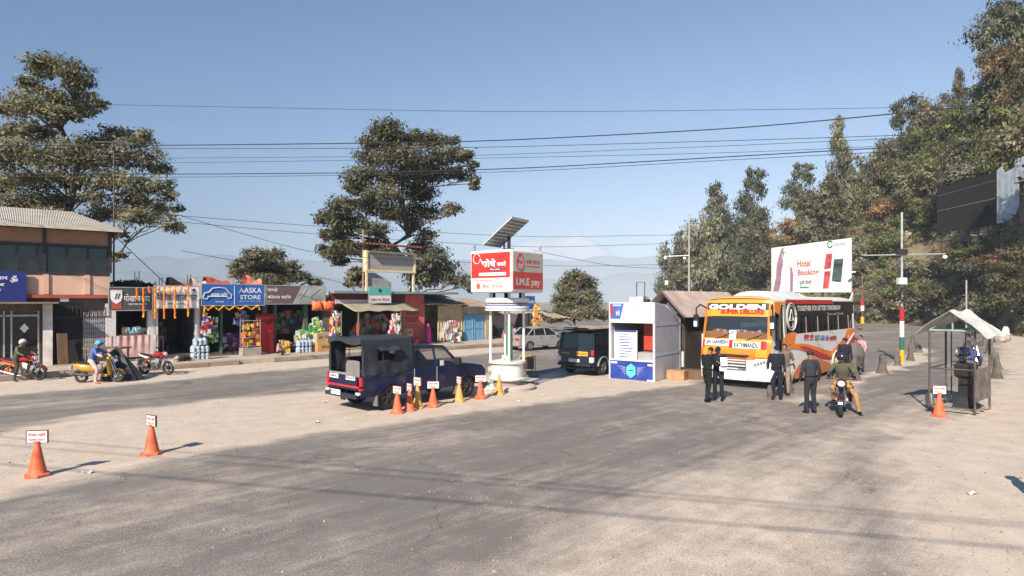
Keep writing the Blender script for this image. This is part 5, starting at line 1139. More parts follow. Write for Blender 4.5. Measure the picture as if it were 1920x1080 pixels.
for q in ((-hw*.95,1.1,-.33,2.04),(.33,1.1,hw*.95,2.04),(-.33,1.1,.33,1.5),(-.33,1.78,.33,2.04)): m.rbox((-.64,q[0],q[1]), (-.62,q[2],q[3]))
m.rbox((-.645,-.02,1.5), (-.615,.02,1.78)); m.rbox((-.645,-.33,1.63), (-.615,.33,1.66)); m.build('front_wall', CANV, cn)
m = MB()
for s_ in (-1, 1):
    m.tube([(x0+.03, s_*(hw-.04), 1.0), (x0+.03, s_*(hw-.04), zc-.1)], .025, 6)
m.tube([(x0+.03, -(hw-.04), zc-.1), (x0+.03, hw-.04, zc-.1)], .025, 6); m.build('hoop', DARK, t)
m = MB(); m.prism([(-hw+.02,1.0),(-.18,1.0),(-.18,1.34),(-.25,1.44),(-.62,1.46),(-hw+.02,1.44)], 0, .05, lambda a, b, o: (x0-.05-o, a, b)); m.build('spare_seat_back', M('grey_board', (.20,.185,.175), .7, .12), t, bevel=.02)
for s_ in (-1, 1): MB().rbox((-2.3,s_*.45,.66), (-.75,s_*.82,1.0)).build('bench', SEAT, t)
m = MB(); m.rbox((-2.46,-.74,1.03), (-2.38,.74,1.075)); m.build('tailgate_top', M('worn_edge', (.30,.26,.24), .7, .3, 8.), tg)
# ---------------- generic small car (hatch, saloon, estate jeep) ----------------
def car(name, lab, cat, loc, hd, W_, r, WBx, outline, decks, cab, zr, roofx, paint, glass, tk, rear, rimm=None):
    t = thing(name, lab, cat, loc, hd); xr, xf = WBx
    m = MB(); ol = outline(arch(xr, r, .32, 12)+arch(xf, r, .32, 12)); side_shell(m, ol, W_, tk)
    for d in decks: deck(m, d, W_, tk, .02)
    m.rbox((rear+.05,-W_/2+.03,.26), (xf+.5,W_/2-.03,.34)); m.build('body', paint, t, smooth=True)
    for x in (xr, xf):
        for s_ in (-1, 1): wheel(t, x, s_*(W_/2-.11), r, .2, s_, rimm)
    cabin(t, glass, paint, paint, cab, W_, tk, 0, zr)
    m = MB(); deck(m, [(a, b) for a, b in roofx], W_-.02, tk, .03); deck(m, [(a, b-.05) for a, b in roofx], W_-.1, tk, .0); m.build('roof', paint, t, smooth=True)
    f, bk = cab[0], cab[-1]
    m = MB(); deck(m, [(f[0],f[1]),(f[2],f[3])], W_-.1, tk, .02); m.build('windscreen', glass, t, smooth=True)
    m = MB(); deck(m, [(bk[0],bk[1]),(bk[2],bk[3])], W_-.16, tk, .01); m.build('rear_window', glass, t, smooth=True)
    for x in (xf-1.25, xr+.75):
        for s_ in (-1, 1):
            m = MB(); m.box((x,s_*.36,.6), (.5,.48,.25)); m.box((x-.22,s_*.36,.92), (.12,.46,.6), ry=R(-8)); m.build('seat', SEAT, t, bevel=.04)
    return t
# silver saloon
A = G(998, 657.5); B = G(1046, 654.5); hd = math.atan2(B.y-A.y, B.x-A.x); lf = Vector((-math.sin(hd), math.cos(hd), 0)); c = (A+B)/2+lf*.75
SIL = M('silver_paint', (.42,.41,.39), .3, .06, 2., metal=.35, dirt=.12); tk = lambda z: 1.0 if z < .8 else 1-(z-.8)*.3
def ol(ar): return [(-2.15,.85),(-2.18,.35)]+ar+[(2.15,.32),(2.2,.6),(2.0,.78),(1.15,.93),(-1.4,.96),(-2.1,.92)]
t = car('saloon_car', 'silver saloon car on the far road beyond the kiosk', 'car', (c.x, c.y, 0), hd, 1.68, .31, (-1.3,1.25), ol,
 [[(2.16,.3),(2.22,.6),(2.02,.78),(1.1,.94)], [(-2.19,.3),(-2.2,.6),(-2.13,.92),(-1.45,.97)]],
 [(1.12,.93,.35,1.40),(-.0,.94,-.05,1.42),(-.9,.95,-.85,1.38),(-1.45,.96,-.95,1.38)], 1.42, [(.38,1.39),(0,1.43),(-.6,1.42),(-.98,1.37)], SIL, GLD, tk, -2.15)
for s_ in (-1, 1):
    m = MB(); m.box((-2.14,s_*.62,.74), (.16,.32,.17)); m.build('tail_lamp', LAMPR, t, bevel=.03)
    m = MB(); m.box((2.05,s_*.6,.66), (.2,.3,.14)); m.build('headlight', LAMPW, t, bevel=.03)
    MB().rbox((.75,s_*.84,.95), (.9,s_*1.0,1.07)).build('mirror', SIL, t, bevel=.02)
    for xx in (.4,-.5): MB().rbox((xx,s_*.842,.82), (xx+.15,s_*.87,.85)).build('handle', CHR, t)
m = MB(); m.rbox((-2.235,-.25,.70), (-2.215,.25,.80)); m.build('number_plate', M('red_plate', (.5,.05,.04), .5), t)
m = MB(); m.rbox((-2.23,-.78,.33), (-2.1,.78,.5)); m.build('rear_bumper', SIL, t, bevel=.04)
# dark police jeep
A = G(1067, 703); B = G(1128, 703); rv = Vector((1.42,0,0)); hd = R(51); fw = Vector((math.cos(hd), math.sin(hd), 0)); lf = Vector((-math.sin(hd), math.cos(hd), 0))
JN = M('jeep_paint', (.012,.018,.035), .3, .15, 2., spec=.6, dirt=.15, dcol=(.10,.09,.09)); tk = lambda z: 1.0 if z < 1.05 else 1-(z-1.05)*.1
A = G(1130, 704); c = A+fw*1.35+lf*.85
def ol(ar): return [(-2.05,1.12),(-2.1,.42)]+ar+[(2.1,.42),(2.18,.7),(2.1,1.0),(1.1,1.12)]
t = car('police_jeep', 'dark police jeep with yellow lettered rear door and loaded roof', 'jeep', (c.x, c.y, 0), hd, 1.74, .38, (-1.32,1.3), ol,
 [[(2.12,.4),(2.2,.7),(2.12,1.0),(1.1,1.13)], [(-2.09,.4),(-2.12,.7),(-2.08,1.13)]],
 [(1.1,1.12,.6,1.76),(.25,1.12,.2,1.78),(-.75,1.12,-.75,1.78),(-2.05,1.12,-1.98,1.76)], 1.8, [(.62,1.76),(0,1.8),(-1.5,1.8),(-2.0,1.76)], JN, GLD, tk, -2.05)
d = MB().rbox((-2.15,-.78,.5), (-2.10,.78,1.1)).build('rear_door', JN, t, bevel=.02)
fn = lambda a, b, t_: (t_, -a, b)
YL = M('yellow_letter', (.8,.42,.03), .5)
m = MB(); text(m, 'NEPAL', -.68, -.25, .88, .98, -2.155, fn, bold=.03); m.build('lettering', M('dull_yellow_letter', (.45,.25,.05), .6), d, fix=False)
m = MB(); m.rbox((-2.16,-.62,.84), (-2.152,-.08,1.02)); yp = m.build('yellow_panel', YL, d); m = MB(); text(m, 'POLICE', .12, .58, .88, .98, -2.163, fn, bold=.03); m.build('panel_lettering', BLK, yp, fix=False)
m = MB(); m.rbox((-2.17,-.22,.58), (-2.152,.30,.70)); np_ = m.build('number_plate', WHT, d); m = MB(); text(m, 'बा १ झ २०७', -.27, .19, .6, .68, -2.174, fn); m.build('plate_lettering', BLK, np_, fix=False)
for s_ in (-1, 1):
    m = MB(); m.rbox((-2.14,s_*.76,.86), (-2.05,s_*.885,1.08)); m.build('tail_lamp', LAMPR, t, bevel=.02)
    m = MB(); m.rbox((-2.2,s_*.70,.58), (-2.05,s_*.89,.8)); m.build('corner_reflector', LAMPW, t, bevel=.03)
    for x in (-1.32,1.3):
        m = MB(); m.tube([(a, s_*.88, z) for a, z in arch(x, .38, .42, 14)], .04, 6); m.build('wheel_arch_flare', M('flare_silver', (.4,.4,.4), .4, metal=.4), t, smooth=True)
m = MB(); m.rbox((-2.3,-.8,.42), (-2.1,.8,.52)); m.build('rear_bumper', BLACK, t, bevel=.02)
m = MB()
for y in (-.7,0,.7): m.cyl((-1.9,y,1.88), (.5,y,1.88), .02)
for x in np.arange(-1.9,.6,.48): m.cyl((x,-.75,1.88), (x,.75,1.88), .02)
m.build('roof_rack', DARK, t)
c2 = c+Vector((0,0,1.9)); m = MB(); m.grid(lambda u, v: (-2.1+2.7*u, -.72+1.44*v, .05+.12*math.sin(v*math.pi)**.4*(.6+.4*math.sin(u*6))), 14, 8); m.grid(lambda u, v: (-2.1+2.7*u, -.72+1.44*v, 0.02), 1, 1)
o = m.build('roof_load', M('tan_canvas', (.34,.28,.20), .9, .3, 3.)); o.location = c2; o.rotation_euler = (0,0,hd); tag(o, 'folded tan canvas lying on the roof rack of the police jeep', 'canvas')
# ---------------- the bus ----------------
A = G(1443, 733); ORN = M('bus_orange', (.82,.22,.02), .35, .08, 1.5, dirt=.1); BW_ = M('bus_white', (.72,.70,.66), .35, .05, 1.5, dirt=.12); BRED = M('bus_red', (.50,.03,.03), .35, .08)
AMB = M('bus_amber', (.86,.34,.03), .35, .08, 1.5)
rd = Vector((.70,.714,0)).normalized(); fwd = -rd; hd = math.atan2(fwd.y, fwd.x); lf = Vector((-math.sin(hd), math.cos(hd), 0)); L = 9.75; W_ = 2.62
c = A+rd*(L/2)-lf*(W_/2)
bus = thing('bus', 'orange and white bus standing with its front to the two officers', 'bus', (c.x, c.y, 0), hd)
def bl(px): k = (px-960)/F; return (k*A.y-A.x)/(rd.x-k*rd.y)      # distance behind the front corner
def bz(px, py): return zat(py, (A+rd*bl(px)).y)
def sp(px, py): return (L/2-bl(px), bz(px, py))
HW = W_/2; ZT = 3.14
lean = lambda z: 0 if z < 1.25 else (z-1.25)*.16+max(0, z-2.8)**2*.5
tuck = lambda z: (1-max(0, .7-z)*.05) if z < 1.5 else 1-(z-1.5)*.035
def nose(a, z, t_=0.):
    e = abs(a); x = L/2-lean(z)-.06*e*e-.42*max(0, e-.80)**1.6*6*.5; return (x+t_, a*HW*tuck(z), z)
SX = nose(1, 1.0)[0]
sfn = lambda a, b, t_: (a, HW*tuck(b)+t_, b)          # left (visible) side
sfr = lambda a, b, t_: (a, -HW*tuck(b)-t_, b)
RW, FW = -L/2+2.55, L/2-2.1; r = .46
def aw(xc): a0 = math.asin((.38-r*.9)/(r*1.25)); return [(xc+1.25*r*math.cos(a), r*.9+1.25*r*math.sin(a)) for a in np.linspace(math.pi-a0, a0, 14)]
WT, WBt = 2.97, 1.88   # window band
dx0, dx1 = L/2-.62, L/2-1.45   # door opening (front of the visible side)
m = MB()
lowL = [(-L/2,WBt),(-L/2,.38)]+aw(RW)+[(dx1,.38),(dx1,WBt)]
lowR = [(-L/2,WBt),(-L/2,.38)]+aw(RW)+aw(FW)+[(SX,.38),(SX,WBt)]
m.prism(lowL, 0, -.05, sfn); m.prism(lowR, 0, -.05, sfr)
m.prism([(dx0,.38),(SX,.38),(nose(1,ZT)[0],ZT),(dx0,ZT)], 0, -.05, sfn)
m.prism([(-L/2,WT),(dx0,WT),(dx0,ZT),(-L/2,ZT)], 0, -.05, sfn); m.prism([(-L/2,WT),(nose(1,WT)[0],WT),(nose(1,ZT)[0],ZT),(-L/2,ZT)], 0, -.05, sfr)
for x in (-L/2+.06, dx1-.05): m.prism([(x-.06,WBt),(x+.06,WBt),(x+.06,WT),(x-.06,WT)], 0, -.05, sfn)
m.prism([(-L/2,.38),(L/2-.4,.38),(L/2-.4,.44),(-L/2,.44)], -HW+.05, HW-.05, lambda a, b, t_: (a, t_, b))
m.prism([(-HW,.38),(HW,.38),(HW*.96,2.9),(HW*.88,ZT),(-HW*.88,ZT),(-HW*.96,2.9)], 0, .06, lambda a, b, t_: (-L/2-t_, a, b))
bb = m.build('body', BW_, bus)
m = MB(); m.grid(lambda u, v: (lambda a: (-L/2+(nose(a,ZT)[0]+L/2)*u, a*HW*tuck(ZT), ZT+.16*(1-abs(a)**3)*(1-.5*max(0,u-.95)*20)))(-1+2*v), 20, 16); m.build('roof', M('roof_cream', (.70,.66,.58), .5, .08, 1.), bus, smooth=True, fix=False)
# front faces
def fp(m, z0, z1, a0, a1, t_, mi=0, n=14, k=4, skew=0.):
    m.grid(lambda u, v: nose(a0+(a1-a0)*u, z0+(z1-z0)*v+skew*u, t_), n, k, mi)
m = MB(); fp(m, 3.0, ZT+.0, -1, 1, 0); m.grid(lambda u, v: (lambda a, p: (p[0]-.3*v, p[1], ZT+.16*(1-abs(a)**3)*math.sin(v*1.57)))(-1+2*u, nose(-1+2*u, ZT, .0)), 14, 4); m.build('front_cap', AMB, bus, smooth=True)
ws = MB(); fp(ws, 1.72, 2.62, -.93, .93, -.01, n=16, k=8); ws = ws.build('windscreen', glassmat('screen_glass', (.05,.07,.09), .5, .03), bus, smooth=True)
m = MB(); fp(m, 1.0, 3.02, -1, -.9, .0, n=4, k=8); fp(m, 1.0, 3.02, .9, 1., .0, n=4, k=8); m.build('front_pillar', ORN, bus, smooth=True)
m = MB(); fp(m, 1.08, 1.55, -1, 1, .002); m.grid(lambda u, v: (lambda a: nose(a, 1.55+.2*v, .002+.03*math.sin(v*3.1)))(-1+2*u), 14, 4)
fp(m, .98, 1.1, -1, -.35, .003); fp(m, .98, 1.1, .35, 1, .003)
m.build('front_panel', AMB, bus, smooth=True)
m = MB(); m.grid(lambda u, v: nose(-.62+1.24*u, 1.04+.34*v, .05+.05*math.sin(v*3.14)*math.sin(u*3.14)), 14, 5); m.build('bonnet_badge_panel', ORN, bus, smooth=True)
m = MB(); m.prism([(-.55,1.20),(.5,1.20),(.38,1.12),(-.4,1.12)], .11, .125, lambda a, b, t_: nose(a, b, t_)); m.build('slot', BLACK, bus)
m = MB(); fp(m, .62, 1.02, -.42, .40, -.02); gr = m.build('grille', M('grille_grey', (.16,.15,.15), .5, .3, 9.), bus)
m = MB()
for z in (.68,.79,.90,.99): m.tube([nose(a, z, .03) for a in np.linspace(-.38,.36-.2*(z < .75),8)], .032, 6)
m.build('grille_bar', M('pale_bar', (.6,.59,.57), .3, .05), gr)
m = MB()
for a0, a1 in ((-1,-.40),(.38,1)):
    fp(m, .30, 1.10, a0, a1, .03, n=10, k=8)
fp(m, .28, .62, -.42, .40, .03); m.grid(lambda u, v: nose(-1+2*u, .28, .03-.25*v), 14, 2); m.build('bumper', BW_, bus, smooth=True)
m = MB()
for pts in ([(.52,.84),(.62,.80),(.93,.98),(.95,1.05),(.6,.92)], [(-.52,.84),(-.62,.80),(-.93,.98),(-.95,1.05),(-.6,.92)]):
    n_ = len(pts); m.prism(pts, .034, .055, lambda a, b, t_: nose(a, b, t_))
hl = m.build('headlight', LAMPW, bus)
for s_ in (-1, 1):
    m = MB()
    for k in range(4): p = nose(s_*(.62+.08*k), .87+.04*k, .06); m.cyl((p[0]-.02,p[1],p[2]), (p[0]+.012,p[1],p[2]), .045, n=12)
    m.build('lens', M('lens_grey', (.25,.25,.26), .2, .1), hl)
m = MB(); m.tube([nose(a, 1.11, .045) for a in np.linspace(.42,.98,8)], .014, 5); m.tube([nose(a, 1.11, .045) for a in np.linspace(-.98,-.42,8)], .014, 5); m.build('red_line', BRED, bus)
# destination board, lettering
m = MB(); fp(m, 2.74, 3.04, -.92, .92, .012, n=14, k=3); db = m.build('header_board', BLK, bus, smooth=True)
fnn = lambda a, b, t_: nose(a, b, t_)
m = MB(); text(m, 'GOLDEN', -.86, .84, 2.80, 3.0, .025, fnn, bold=.06, space=1.05); m.build('lettering', WHT, db, fix=False)
m = MB(); fp(m, 2.56, 2.79, -.92, .92, .02, n=14, k=2); yb = m.build('amber_board', AMB, bus, smooth=True)
m = MB(); text(m, 'SUPER DELUXE', -.45, .82, 2.64, 2.82, .03, fnn, bold=.06); m.build('lettering', BRED, yb, fix=False)
m = MB(); fp(m, 1.48, 1.72, -.86, -.12, .035, n=8, k=1, skew=-.0); fp(m, 1.42, 1.66, -.02, .74, .035, n=8, k=1); wl = m.build('white_sticker', WHT, bus)
m = MB(); text(m, 'JAI GANESH', -.82, -.16, 1.51, 1.69, .042, fnn, bold=.04); text(m, 'KATHMANDU', .02, .70, 1.45, 1.63, .042, fnn, bold=.04); m.build('lettering', BLK, wl, fix=False)
m = MB()
for a0, a1 in ((-.94,-.87),(-.12,-.02),(.76,.9)): fp(m, 1.43, 1.70, a0, a1, .04, n=2, k=2)
m.build('red_lamp_panel', LAMPR, bus)
m = MB(); fp(m, 1.72, 2.06, -.14, .06, .02, n=2, k=2); m.build('prayer_paper', WHT, bus)
for s_, a in ((-1,-.55),(1,.35)):
    m = MB(); m.tube([nose(a, 1.72, .04), nose(a+.35, 1.86, .05)], .012, 4); m.tube([nose(a+.1, 1.75, .05), nose(a+.55, 2.0, .04)], .012, 4); m.build('wiper', BLACK, bus)
# interior
m = MB(); m.rbox((L/2-.75,-HW+.1,1.2), (L/2-.28,HW-.1,1.98)); m.build('dashboard', AMB, bus, bevel=.05)
m = MB()
for k in range(14): m.ell((L/2-.42, -.9+.13*k, 2.0+.03*math.sin(k)), (.07,.07,.06), 8, 5, mi=k % 2)
m.build('dashboard_flowers', [MARI, WHT], bus)
SB = M('bus_seat', (.07,.07,.09), .85, .25)
for k in range(8):
    for y in (-.62,.62):
        m = MB(); x = L/2-2.3-.85*k; m.box((x,y,1.05), (.45,.9,.14)); m.box((x-.24,y,1.6), (.12,.88,.9), ry=R(-8)); m.build('seat', SB, bus, bevel=.03)
m = MB(); m.rbox((-L/2+.1,-HW+.1,.44), (L/2-.5,HW-.1,.95)); m.build('floor', M('bus_floor', (.05,.05,.05), .8), bus)
# side windows
SG = glassmat('bus_side_glass', (.01,.012,.015), .45, .08)
m = MB(); wsx = [sp(p, 600)[0] for p in (1472,1500,1524,1545,1564,1582,1600)]
for a, b in zip(wsx[:-1], wsx[1:]):
    q = MB(); q.prism([(a-.02,WBt+.0),(b+.02,WBt+.0),(b+.02,WT),(a-.02,WT)], -.01, .004, sfn); q.build('side_window', SG, bus)
for x in wsx[1:-1]: m.prism([(x-.03,WBt),(x+.03,WBt),(x+.03,WT-.3),(x-.03,WT-.3)], .0, .008, sfn)
for x in wsx[1:-1]: m.prism([(x-.4,WBt+.0),(x-.37,WBt),(x-.37,WT-.42),(x-.4,WT-.42)], -.008, .008, sfn)
m.build('window_pillar', BLACK, bus)
for k, x in enumerate(wsx[1:]):
    m = MB(); m.grid(lambda u, v: (x+.25+.35*u, HW-.12+.03*math.sin(u*22), WBt+.75*v), 14, 1); m.build('curtain', M('curtain_red', (.20,.03,.04), .9, .2), bus, solid=.01)
    m = MB(); m.prism([(x+.62,WBt),(x+.66,WBt),(x+.66,2.5),(x+.62,2.5)], -.02, .006, sfn); m.build('window_bar', M('pale_bar'), bus)
m = MB(); m.prism([(-L/2+.02,2.56),(dx1-.1,2.56),(dx1-.1,WT+.12),(-L/2+.02,WT+.12)], .006, .012, sfn); tb = m.build('black_band', M('band_black', (.02,.018,.018), .25), bus)
m = MB(); q = MB(); q.prism([(-L/2+.1,WBt),(FW+.6,WBt),(nose(1,WT)[0]-.1,WT),(-L/2+.1,WT)], .0, .004, sfr); q.build('side_window', SG, bus)
sfl = lambda a, b, t_: sfn(-a, b, t_)
def stx(m, tx, p0, y0, p1, y1, t_, bold=.03): a = sp(p0, y1); b = sp(p1, y0); text(m, tx, -a[0], -b[0], a[1], b[1], t_, sfl, bold=bold)
m = MB(); stx(m,'TOGETHER FOR BETTER TOMORROW',1497,572,1578,583.5,.016,.05); stx(m,'Tours and Travels',1552,585,1583,591,.016,.0)
c0 = sp(1485.5,594); ra, rb = abs(sp(1480,595)[0]-sp(1494,595)[0])/2*1.3, .50
m.tube([sfn(c0[0]+ra*math.cos(a), c0[1]+rb*math.sin(a), .02) for a in np.linspace(0,6.2832,28)], .03, 5); m.tube([sfn(c0[0]+ra*.8*math.cos(a), c0[1]+rb*.8*math.sin(a), .02) for a in np.linspace(0,6.2832,28)], .014, 5)
m.tube([sfn(c0[0]+ra*.55*math.cos(a), c0[1]+rb*.55*math.sin(a), .02) for a in np.linspace(.5*math.pi,2.5*math.pi,4)], .03, 5); m.build('lettering', M('band_grey_letter', (.55,.53,.5), .5), tb, fix=False)
for x in [p+.0 for p in wsx[1:-1]]: pass
# painted panels on the side (thin vinyl), each sweeping band its own piece
def vinyl(name, mat, pts, t_=.006): m = MB(); m.prism([sp(*p) for p in pts], .0, t_, sfn); return m.build(name, mat, bus)
vinyl('orange_curve', ORN, [(1467,649),(1469,636),(1474,628),(1482,623.5),(1494,623),(1492,634),(1490,646),(1480,646),(1472,654),(1466,668)], .005)
vinyl('orange_sweep', ORN, [(1466,662),(1476,649),(1490,644.5),(1510,644.5),(1528,649),(1545,655),(1559,658.5),(1561,674),(1540,672),(1522,663),(1500,655),(1485,653),(1474,658),(1466,676)], .007)
vinyl('red_sweep', BRED, [(1497,650),(1510,649),(1528,656),(1545,664),(1559,669),(1558,675),(1540,673),(1522,664)], .010)
vinyl('lower_orange_sweep', M('bus_orange_dull', (.62,.20,.06), .4, .1), [(1486,711),(1490,698),(1498,684),(1508,674),(1520,668),(1545,676),(1558,681),(1556,695),(1530,704),(1505,709)], .008)
vinyl('rear_orange', ORN, [(1560,658),(1572,645),(1583,632),(1589,617.5),(1603,615.5),(1603,680),(1596,682),(1588,660),(1575,656),(1562,664)], .006)
vinyl('rear_red_stripe', BRED, [(1589,648),(1603,627),(1603,640),(1593,651)], .009); vinyl('rear_white_stripe', WHT, [(1586,646),(1601,624),(1603,624),(1588,648)], .0115)
m = MB()
for k, (a, b) in enumerate(((1508,1517),(1519,1525),(1528,1537),(1539,1546),(1548,1554),(1556,1568))):
    q = sp(a,637), sp(b,627+(.5*k)); m.prism([(q[0][0],q[0][1]),(q[1][0],q[0][1]),(q[1][0],q[1][1]),(q[0][0],q[1][1])], .003, .012, sfn, mi=(0,0,1,2,2,0)[k])
pt = m.build('name_panel', [BRED, M('sticker_green', (.12,.25,.15), .5), M('sticker_blue', (.12,.16,.35), .5)], bus)
m = MB(); stx(m,'SHREE GANESH YATAYAT',1509,629.5,1567,635.5,.016,.03); m.build('lettering', WHT, pt, fix=False)
# roof edge red and cream bands, pillar, door
vinyl('roof_red_band', BRED, [(1477,570),(1477,561.5),(1563,562.5),(1565,570)], .02)
m = MB(); m.prism([(dx0+.05,WT-.25),(dx0+.05,ZT-.06),(dx1-.1,ZT-.06),(dx1+.25,WT+.02),(dx1+.5,WT-.35)], .004, .02, sfn); m.build('door_header', ORN, bus)
m = MB(); m.prism([(dx0-.02,.45),(dx1+.02,.45),(dx1+.02,WT-.1),(dx0-.02,WT-.1)], -.12, -.08, sfn); dr = m.build('door', GLD, bus)
m = MB()
for x in (dx0-.02,(dx0+dx1)/2,dx1+.02): m.tube([sfn(x,.45,-.06), sfn(x,WT,-.06)], .03, 5)
m.build('frame', BLACK, dr)
m = MB(); m.tube([sfn(dx1-.08,.95,.02), sfn(dx1-.05,WT+.15,.02)], .03, 6); m.build('silver_rail', CHR, bus)
m = MB(); m.rbox((dx1+.05,HW-.4,.4), (dx0-.05,HW-.02,.5)); m.build('step', STEEL, bus)
# mirrors: stalk arms reaching forward
for s_ in (-1, 1):
    p0 = nose(s_*.98, 2.85, .0); arm = MB(); arm.tube([p0, (p0[0]+.25,p0[1]+s_*.12,2.98), (p0[0]+.42,p0[1]+s_*.2,2.85), (p0[0]+.42,p0[1]+s_*.2,2.6)], .03, 6)
    mr_ = arm.build('mirror', BLACK, bus, smooth=True); m = MB(); m.box((p0[0]+.42,p0[1]+s_*.2,2.36), (.12,.2,.5)); m.build('mirror_head', BLACK, mr_, bevel=.04)
    MB().box((p0[0]+.485,p0[1]+s_*.2,2.26), (.012,.13,.2)).build('mirror_cap', WHT, mr_)
# roof pod and spoiler
m = MB(); pod = lambda u, v: (L/2-1.3-4.7*u, -.8+1.6*v, ZT+.1+.26*(math.sin(math.pi*min(1,max(0,v)))**.3)*(min(1,u*9)*min(1,(1-u)*3.5)))
m.grid(pod, 26, 12); m.build('air_conditioner_pod', M('pod_white', (.74,.73,.70), .4, .05), bus, smooth=True)
m = MB()
for s_ in (-1, 1): m.prism([(-L/2+.35,ZT),(-L/2-.05,ZT),(-L/2-.12,ZT+.38),(-L/2-.02,ZT+.30)], s_*HW*.9, s_*HW*.9+.05)
m.build('rear_fin', M('roof_cream'), bus)
for x in (RW, FW):
    for s_ in (-1, 1): wheel(bus, x, s_*(HW-.16), r, .28, s_, M('rim_pale', (.55,.52,.48), .5, .1), 8)
m = MB(); m.tube([(a, HW+.01, z) for a, z in aw(RW)], .035, 6); m.build('wheel_arch_lip', M('lip_cream', (.65,.55,.42), .5), bus)
# ================= people =================
SKIN = M('skin_brown', (.33,.17,.10), .6, .08, 6.); HAIR = M('black_hair', (.012,.01,.009), .6, .2, 30.)
CL = {}
def cloth(n, c, r=.85): return M('cloth_'+n, c, r, .22, 4., bump=.9)
BLKU = cloth('black_uniform', (0.009,0.009,0.011)); NVY = cloth('navy_uniform', (0.011,0.014,0.028)); GRYU = cloth('grey_uniform', (0.028,0.030,0.043)); BOOT = M('black_boot', (0.006,0.006,0.006), .4, .1)
GREENJ = cloth('olive_jacket', (.10,.095,.06)); TAN = cloth('tan_trousers', (.42,.24,.11)); BROWNC = cloth('brown_cloth', (.16,.12,.09)); PINKC = cloth('pink_cloth', (.60,.30,.32)); WHC = cloth('white_cloth', (.65,.65,.66)); BLUC = cloth('blue_cloth', (.08,.16,.42)); CAMO = cloth('camouflage', (.10,.12,.06)); DGR = cloth('dark_grey_cloth', (.05,.05,.05)); REDC = cloth('red_cloth_shirt', (.4,.04,.04))
def V(*a): return Vector(a)
def body(J, mats, scale=1., vox=.013):
    """one continuous surface: tapered limbs, elliptical trunk, head, hands with fingers, fused by voxel remesh.
    J: joint positions; mats: dict part->material"""
    m = MB(); segs = []
    def limb(a, b, r0, r1, part, n=12, bulge=0):
        a, b = V(*a), V(*b); mid = a.lerp(b, .4); m.tube([a-(b-a)*.02, a.lerp(b,.1), mid, b.lerp(a,.1), b], [r0*.85, r0, (r0*.6+r1*.4)+bulge, r1*1.02, r1*.9], n)
        m.ell(a, (r0,)*3, 10, 7); m.ell(b, (r1,)*3, 10, 7); segs.append((a, b, (r0+r1)/2, part))
    pel, chest, neck, head = [V(*J[k]) for k in ('pelvis','chest','neck','head')]
    side = (V(*J['shoulder_l'])-V(*J['shoulder_r'])).normalized(); hipside = (V(*J['hip_l'])-V(*J['hip_r'])).normalized()
    def ring(c, ax, ay, sd, up):
        f = up.cross(sd).normalized(); return [tuple(c+sd*(ax*math.cos(t))+f*(ay*math.sin(t))) for t in np.linspace(0, 2*math.pi, 16, endpoint=False)]
    up1 = (chest-pel).normalized(); up2 = (neck-chest).normalized(); fat = J.get('fat', 1.)
    m.loft([ring(pel-up1*.12, .12, .09, hipside, up1), ring(pel-up1*.05, .165*fat, .115*fat, hipside, up1), ring(pel+up1*.04, .165*fat, .115*fat, hipside, up1), ring(pel.lerp(chest,.45), .150*fat, .108*fat, hipside.lerp(side,.5), up1), ring(chest, .180*fat, .118*fat, side, up1), ring(chest.lerp(neck,.45), .195*fat, .112, side, up2), ring(chest.lerp(neck,.8), .155, .085, side, up2), ring(neck+up2*.01, .075, .068, side, up2)])
    segs.append((pel+up1*.06, chest.lerp(neck,.6), .14, 'shirt')); segs.append((pel-up1*.10, pel-up1*.02, .14, 'trousers'))
    for s_ in ('l','r'):
        sh, el, wr = [V(*J[k+'_'+s_]) for k in ('shoulder','elbow','wrist')]; hp, kn, an, to = [V(*J[k+'_'+s_]) for k in ('hip','knee','ankle','toe')]
        limb(sh, el, .063, .050, 'shirt'); limb(el, wr, .050, .036, 'sleeve')
        limb(hp, kn, .092, .066, 'trousers'); limb(kn, an, .064, .048, 'shin', bulge=.006)
        m.loft([[tuple(an+(V(0,0,1)*.03*math.sin(t)+side*.042*math.cos(t))) for t in np.linspace(0,6.28,10,endpoint=False)]]+[[tuple(c+V(0,0,1)*h*math.sin(t)+side*w*math.cos(t)) for t in np.linspace(0,6.28,10,endpoint=False)] for c, w, h in ((an.lerp(to,.3)-V(0,0,.02),.046,.05),(an.lerp(to,.75)-V(0,0,.01),.05,.036),(to,.03,.022))]); m.ell(an-V(0,0,.03)-(to-an).normalized()*.03, (.045,.045,.045), 8, 6)
        segs.append((an-V(0,0,.02), to, .04, 'shoe'))
        # hand: palm, four unequal curled fingers, thumb from the side
        d = (wr-el).normalized(); tv = J.get('thumb_'+s_); tv = V(*tv).normalized() if tv else (side*(-1 if s_ == 'l' else 1)*.2+V(0,1,0)).normalized()
        tv = (tv-d*tv.dot(d)).normalized(); pn = d.cross(tv).normalized()*(1 if s_ == 'l' else -1)
        pc = wr+d*.045; m.loft([[tuple(c+tv*w*math.cos(t)+pn*h*math.sin(t)) for t in np.linspace(0,6.28,10,endpoint=False)] for c, w, h in ((wr,.026,.021),(wr+d*.03,.038,.018),(wr+d*.075,.042,.016),(wr+d*.09,.036,.013))])
        for k, ln in enumerate((.068,.078,.072,.055)):
            b = wr+d*.083+tv*(.030-.020*k); c1 = b+d*ln*.45+pn*.010; c2 = c1+d*ln*.33+pn*.022; c3 = c2+d*ln*.16+pn*.026; m.tube([b-d*.01, c1, c2, c3], [.0100,.0098,.0088,.007], 6)
        b = wr+d*.025+tv*.030; m.tube([b, b+tv*.028+d*.024+pn*.006, b+tv*.036+d*.056+pn*.016], [.0130,.0110,.0085], 6)
        segs.append((wr+d*.02, wr+d*.13, .03, 'hand'))
